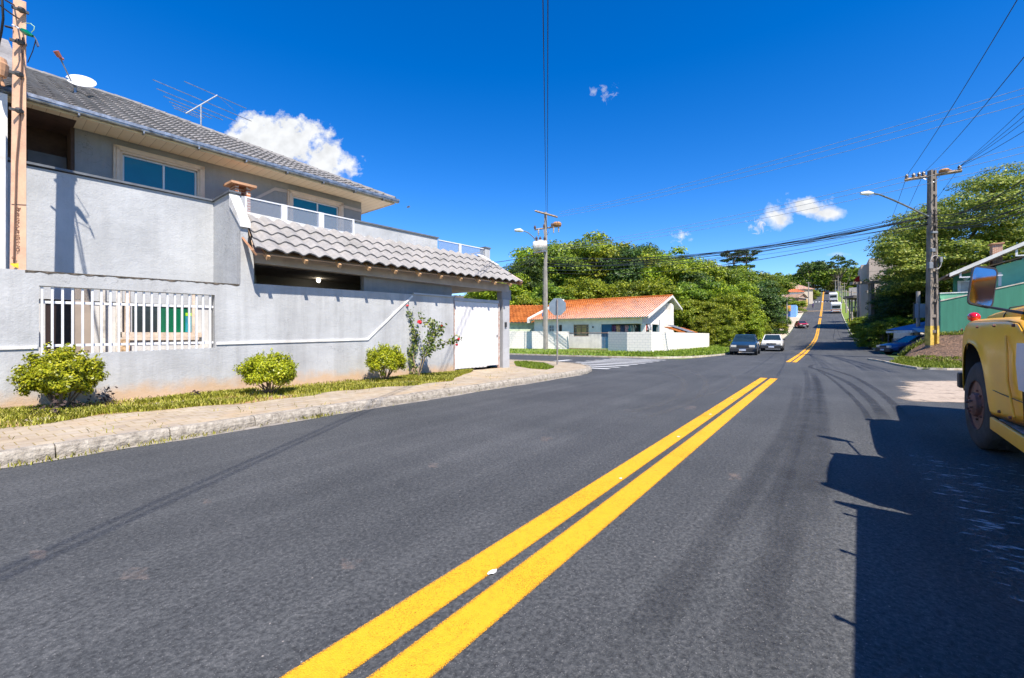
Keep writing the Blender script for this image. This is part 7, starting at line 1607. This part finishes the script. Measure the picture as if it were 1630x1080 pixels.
# fender: outer skin with wheel arch, crowned top
def fender(s):
    oy = 1.16
    arch = [(-.93, .50), (-.80, .74), (-.62, .98), (-.42, 1.13), (-.14, 1.20), (.12, 1.22), (.34, 1.20), (.46, 1.10), (.50, .95), (.50, .72), (.48, .60)]
    outer = [(-1.95, .50), (-1.95, 1.42), (-1.2, 1.44), (-.6, 1.455), (-.1, 1.46), (.4, 1.47), (.80, 1.47), (1.02, 1.42), (1.14, 1.30), (1.18, 1.08), (1.10, .60)]
    # skin between arch and outer line in rings
    rows = []
    for i in range(len(arch)):
        a, b = arch[i], outer[i]; row = []
        for j in range(9):
            f = j/8; x, z = a[0]+(b[0]-a[0])*f, a[1]+(b[1]-a[1])*f
            lip = .03*math.exp(-f*12)
            y = oy+lip-.05*(f**3)-(.05*max(0, (x-.7)/.5)**2)-.02*(z < .8)*f
            row.append((x, s*y, z))
        rows.append(row)
    # roll-over to the top
    mb = MB(); mb.grid(rows)
    top = []
    for i in range(len(outer)):
        x, z = outer[i]; y0 = abs(rows[i][8][1]); r = []
        for f, dz in ((0, 0), (.04, .025), (.10, .035), (.2, .035), (.52, .02)):
            if i == 0: dz = 0
            dx = dz if i >= 8 else 0; r.append((x+dx, s*(y0-f), z+(dz if i < 9 else 0)))
        top.append(r)
    mb.grid(top)
    inner = [[(a[0], s*(oy+.03), a[1]), (a[0], s*(oy-.02), a[1]+.0), (a[0]*.98, s*(oy-.42), a[1])] for a in arch]; ib = MB(); ib.grid([[(a[0]*.97, s*(oy+.01), a[1]-.015), (a[0]*.97, s*(oy-.42), a[1]-.015)] for a in arch]); ib.build('arch_lining', BLK, tk, smooth=True)
    o = mb.build('fender', TY, tk, smooth=True, fix=True); sm = o.modifiers.new('thick', 'SOLIDIFY'); sm.thickness = .012; sm.offset = 0
    sb = o.modifiers.new('sub', 'SUBSURF'); sb.levels = sb.render_levels = 1
    return o
for s in (1, -1): fender(s)
# dark inner wheel-arch lining
mb = MB(); mb.box(-.9, 1.0, -.70, .70, .45, 1.40); mb.box(-4.5, 1.6, -.5, .5, .5, .78); mb.build('chassis', BLK, tk)
# bonnet: nose narrows forwards
def bonnet():
    st = [(-1.75, .66, 1.70, .12), (-1.0, .66, 1.70, .12), (-.3, .66, 1.70, .12), (.4, .66, 1.695, .12), (1.2, .655, 1.69, .12), (2.0, .65, 1.68, .12), (2.8, .64, 1.66, .13), (3.05, .62, 1.62, .15), (3.2, .57, 1.52, .18)]
    rows = []
    for x, w, zt_, rr in st:
        z0 = 1.46-(.0 if x < 1.0 else .75)
        row = [(x, -w, z0), (x, -w, zt_-rr), (x, -w+.02, zt_-rr*.45), (x, -w+.09, zt_-rr*.1), (x, -w*.7, zt_+.02), (x, 0, zt_+.07), (x, w*.7, zt_+.02), (x, w-.09, zt_-rr*.1), (x, w-.02, zt_-rr*.45), (x, w, zt_-rr), (x, w, z0)]
        rows.append(row)
    mb = MB(); mb.grid(rows); mb.add(rows[-1], [tuple(range(11))]); return mb.build('bonnet', TY, tk, smooth=True)
bn = bonnet()
mb = MB()
for s in (1, -1):
    mb.tube([(1.56, s*.657, 1.48), (1.56, s*.657, 1.58), (1.56, s*.60, 1.685), (1.56, s*.4, 1.72)], .008, 4); mb.tube([(-1.7, s*.672, 1.49), (-.3, s*.668, 1.49), (2.9, s*.64, 1.49)], .012, 4)
mb.build('seam', BLK, bn)
mb = MB(); mb.box(-1.9, -.9, -1.02, 1.02, .8, 1.44); mb.box(.9, 3.15, -.58, .58, .62, 1.2); mb.build('inner_panel', TY, tk)
mb = MB()
for k_ in range(9): mb.box(3.2, 3.24, -.5, .5, .75+k_*.07, .78+k_*.07)
mb.build('grille', BLK, tk)
# cab
CW = 1.0; x0, x1, xr0, xr1 = -1.75, -3.45, -2.12, -3.35; zc0, zbelt, zrf = .62, 1.44, 2.14
mb = MB()
for s in (1, -1):
    yb, yt = s*1.09, s*.98
    mb.grid([[(-1.75, yb, zc0), (-2.3, yb, zc0), (-3.45, yb, zc0)], [(-1.75, s*1.12, 1.1), (-2.3, s*1.13, 1.1), (-3.45, s*1.13, 1.1)], [(-1.72, s*1.06, zbelt), (-2.3, s*1.10, zbelt), (-3.45, s*1.10, zbelt)]])
    P = lambda x, z: (x, s*(1.09-.11*(z-zbelt)/(zrf-zbelt)), z)
    mb.tube([P(-1.74, zbelt), P(-2.12, zrf)], .05, 6); mb.tube([P(-3.42, zbelt), P(-3.36, zrf)], .07, 6); mb.tube([P(-2.15, zbelt), P(-2.22, zrf)], .02, 6); mb.tube([P(-2.9, zbelt), P(-2.9, zrf)], .03, 6)
mb.grid([[(-3.45, -1.1, zc0), (-3.45, 0, zc0), (-3.45, 1.1, zc0)], [(-3.45, -1.1, zbelt), (-3.45, 0, zbelt), (-3.45, 1.1, zbelt)]])
mb.build('cab', TY, tk, smooth=False, fix=True)
mb = MB(); mb.grid([[(x, y, zrf+.10-.09*(y/1.0)**2-.05*((x+2.75)/.7)**2) for y in (-1.02,-.9,-.5,0,.5,.9,1.02)] for x in (-2.0,-2.15,-2.5,-2.9,-3.3,-3.42)]); o = mb.build('cab_roof', TY, tk, smooth=True, fix=False); sm = o.modifiers.new('t', 'SOLIDIFY'); sm.thickness = .03
TG = glass_mat('truck_glass', (.3,.34,.34), .22)
mb = MB(); mb.quad((-1.76,-1.0,zbelt), (-1.76,1.0,zbelt), (-2.1,.92,zrf), (-2.1,-.92,zrf)); mb.build('windscreen', TG, tk, fix=False)
for s in (1, -1):
    mb = MB(); mb.quad((-2.2, s*1.08, zbelt+.01), (-3.38, s*1.08, zbelt+.01), (-3.32, s*.985, zrf-.03), (-2.24, s*.985, zrf-.03)); mb.build('side_window', TG, tk, fix=False)
mb = MB(); mb.box(-3.40, -3.36, -1.0, -.35, zbelt, zrf-.02); mb.box(-3.40, -3.36, .35, 1.0, zbelt, zrf-.02); mb.box(-3.3, -2.4, -.9, .9, .8, 1.2); mb.box(-3.3, -3.1, -.8, .8, 1.2, 1.42); mb.build('seat', BLK, tk)
dr = MB(); dr.grid([[(-1.95, 1.125, .66), (-2.6, 1.14, .66), (-3.1, 1.135, .66)], [(-1.92, 1.145, 1.05), (-2.6, 1.155, 1.05), (-3.1, 1.155, 1.05)], [(-1.90, 1.11, 1.42), (-2.6, 1.125, 1.42), (-3.1, 1.125, 1.42)]]); door = dr.build('door', TY, tk, smooth=True, fix=False); sm = door.modifiers.new('t', 'SOLIDIFY'); sm.thickness = .02
mb = MB(); mb.grid([[(-1.86, 1.168, .85), (-2.5, 1.180, .85), (-2.9, 1.178, .85)], [(-1.80, 1.172, 1.06), (-2.5, 1.183, 1.06), (-2.9, 1.18, 1.06)], [(-1.78, 1.163, 1.24), (-2.5, 1.170, 1.24), (-2.9, 1.168, 1.24)]]); mb.build('white_panel', mat('white_sticker', (.62,.66,.74), .4, .05), door, fix=False)
mb = MB(); mb.tube([(-1.36, 1.15, 1.30), (-1.50, 1.17, 1.15), (-1.52, 1.17, .9), (-1.7, 1.16, .6)], [.006,.01,.01,.008], 6); mb.build('body_crease', TY, tk, smooth=True)
mb = MB(); mb.tube([(-.84, 1.172, .765), (-1.3, 1.165, .755), (-1.92, 1.15, .75)], .004, 4); mb.tube([(-1.95, 1.15, .55), (-1.955, 1.165, 1.0), (-1.95, 1.13, 1.43)], .005, 4); mb.build('panel_gap', BLK, tk)
mb = MB()
for x_, z_ in ((-.86,.60),(-1.2,.58),(-1.6,.58),(.75,1.38),(-.2,1.40),(-1.0,1.40),(-1.7,1.39)): mb.lathe([(.016,-.006),(.012,.012),(.001,.014)], (x_, 1.165, z_), 'y', 8)
mb.build('rivets', RUST, tk)
# running board
mb = MB(); mb.box(-3.3, -1.18, .80, 1.20, .44, .50); mb.box(-3.3, -1.15, 1.19, 1.22, .40, .52); mb.build('running_board', TY, tk, bevel=.01)
mb = MB(); mb.box(-3.2, -1.22, .85, 1.17, .502, .512); mb.build('tread_plate', mat('worn_tread', (.25,.13,.07), .8, .5, 9, 40, .5, col2=(.45,.40,.36)), tk)
# bumper, lamps
mb = MB(); mb.box(3.25, 3.37, -.8, .8, .62, .86); mb.build('bumper', BLK, tk, bevel=.02)
mb = MB(); mb.obox((1.10, 1.12, .70), (.18, .08, .20), (0,0,0)); mb.build('bumper_end', BLK, tk, bevel=.015)
lx = .88
mb = MB(); mb.tube([(lx, 1.04, 1.46), (lx, 1.04, 1.50)], .03, 8); lmp = mb.build('lamp_foot', BLK, tk)
mb = MB(); mb.lathe([(.001,-.095),(.03,-.085),(.055,-.055),(.064,0),(.055,.055),(.03,.085),(.001,.095)], (lx, 1.04, 1.545), 'x', 16)
rl = MB(); 
me_r, nt, b_ = nodes('red_lens'); b_.inputs['Base Color'].default_value = (.62,.006,.012,1); b_.inputs['Roughness'].default_value = .12; b_.inputs['Coat Weight'].default_value = 1
mb.build('indicator_lens', me_r, tk, smooth=True)
# mirror: placed from the sight lines at its real distance
MD = 4.32; mo = Vector((TK.o.x, TK.o.y)); 
def ml(px, py, D=MD): X = pxX(px, D); a_, b__ = TK.l(X, D); return Vector((a_, b__, zd(py, D)))
cs4 = [ml(1541, 482, MD+.03), ml(1579, 490, MD-.06), ml(1588, 429, MD-.06), ml(1550, 424, MD+.03)]
def rounded(c4, r=.16, k_=5):
    out = []
    for i in range(4):
        p, a, b = c4[i], c4[i-1], c4[(i+1) % 4]
        for j in range(k_+1): f = j/k_; q0 = p.lerp(a, r); q1 = p.lerp(b, r*1.2); out.append((q0*(1-f)**2+p*2*f*(1-f)+q1*f*f))
    return out
rim_ = rounded(cs4); ctr = sum(rim_, Vector())/len(rim_); nrm_ = (cs4[1]-cs4[0]).cross(cs4[3]-cs4[0]).normalized(); camL = Vector((*TK.l(0, 0), CAMH)); nrm_ = nrm_ if nrm_.dot(camL-ctr) > 0 else -nrm_
mb = MB(); k_ = len(rim_); A = [ctr+(p-ctr)*1.06+nrm_*.006 for p in rim_]; A0 = [ctr+(p-ctr)*.97+nrm_*.006 for p in rim_]; B = [ctr+(p-ctr)*1.07-nrm_*.03 for p in rim_]; Cc = [ctr+(p-ctr)*.75-nrm_*.075 for p in rim_]
mb.add(A0+A+B+Cc, [(i, (i+1) % k_, k_+(i+1) % k_, k_+i) for i in range(k_)]+[(k_+i, k_+(i+1) % k_, 2*k_+(i+1) % k_, 2*k_+i) for i in range(k_)]+[(2*k_+i, 2*k_+(i+1) % k_, 3*k_+(i+1) % k_, 3*k_+i) for i in range(k_)]+[tuple(3*k_+i for i in range(k_))])
mir = mb.build('mirror', mat('mirror_shell', (.045,.04,.04), .5, .3, 9), tk, smooth=True)
mm, nt, b_ = nodes('mirror_glass'); b_.inputs['Metallic'].default_value = 1; b_.inputs['Roughness'].default_value = .06; b_.inputs['Base Color'].default_value = (.55,.5,.52,1); bump(nt, b_, noise_n(nt, 30, 4, ocoord(nt)), .03, .004)
mb = MB(); mb.add([ctr+(p-ctr)*.975+nrm_*.002 for p in rim_], [tuple(range(k_))]); mb.build('glass', mm, mir, fix=False)
mb = MB(); a1 = ml(1562, 486, MD+.02)-nrm_*.03; a2 = Vector((-1.9, 1.0, 1.47)); mb.tube([ctr-nrm_*.05, a1, a1.lerp(ml(1630, 499, 3.55), .5), ml(1630, 499, 3.55), a2], .012, 6); mb.build('mirror_arm', BLK, tk, smooth=True)
# load bed behind the cab
mb = MB(); mb.box(-9.2, -3.7, -1.14, 1.14, .95, 1.08); mb.box(-9.2, -3.7, 1.09, 1.14, 1.08, 1.62); mb.box(-9.2, -3.7, -1.14, -1.09, 1.08, 1.62); mb.box(-3.76, -3.70, -1.09, 1.09, 1.08, 1.9)
mb.build('load_bed', mat('bed_wood', (.40,.25,.10), .8, .3), tk)
mb = MB()
for i, x in enumerate((-3.9, -4.6, -5.4, -6.3, -7.3)): mb.tube([(x, 1.14, 1.60), (x+.02, 1.20, 1.63), (x+.02, 1.22, 1.58)], .016, 6)
mb.build('tarp_hooks', BLK, tk)
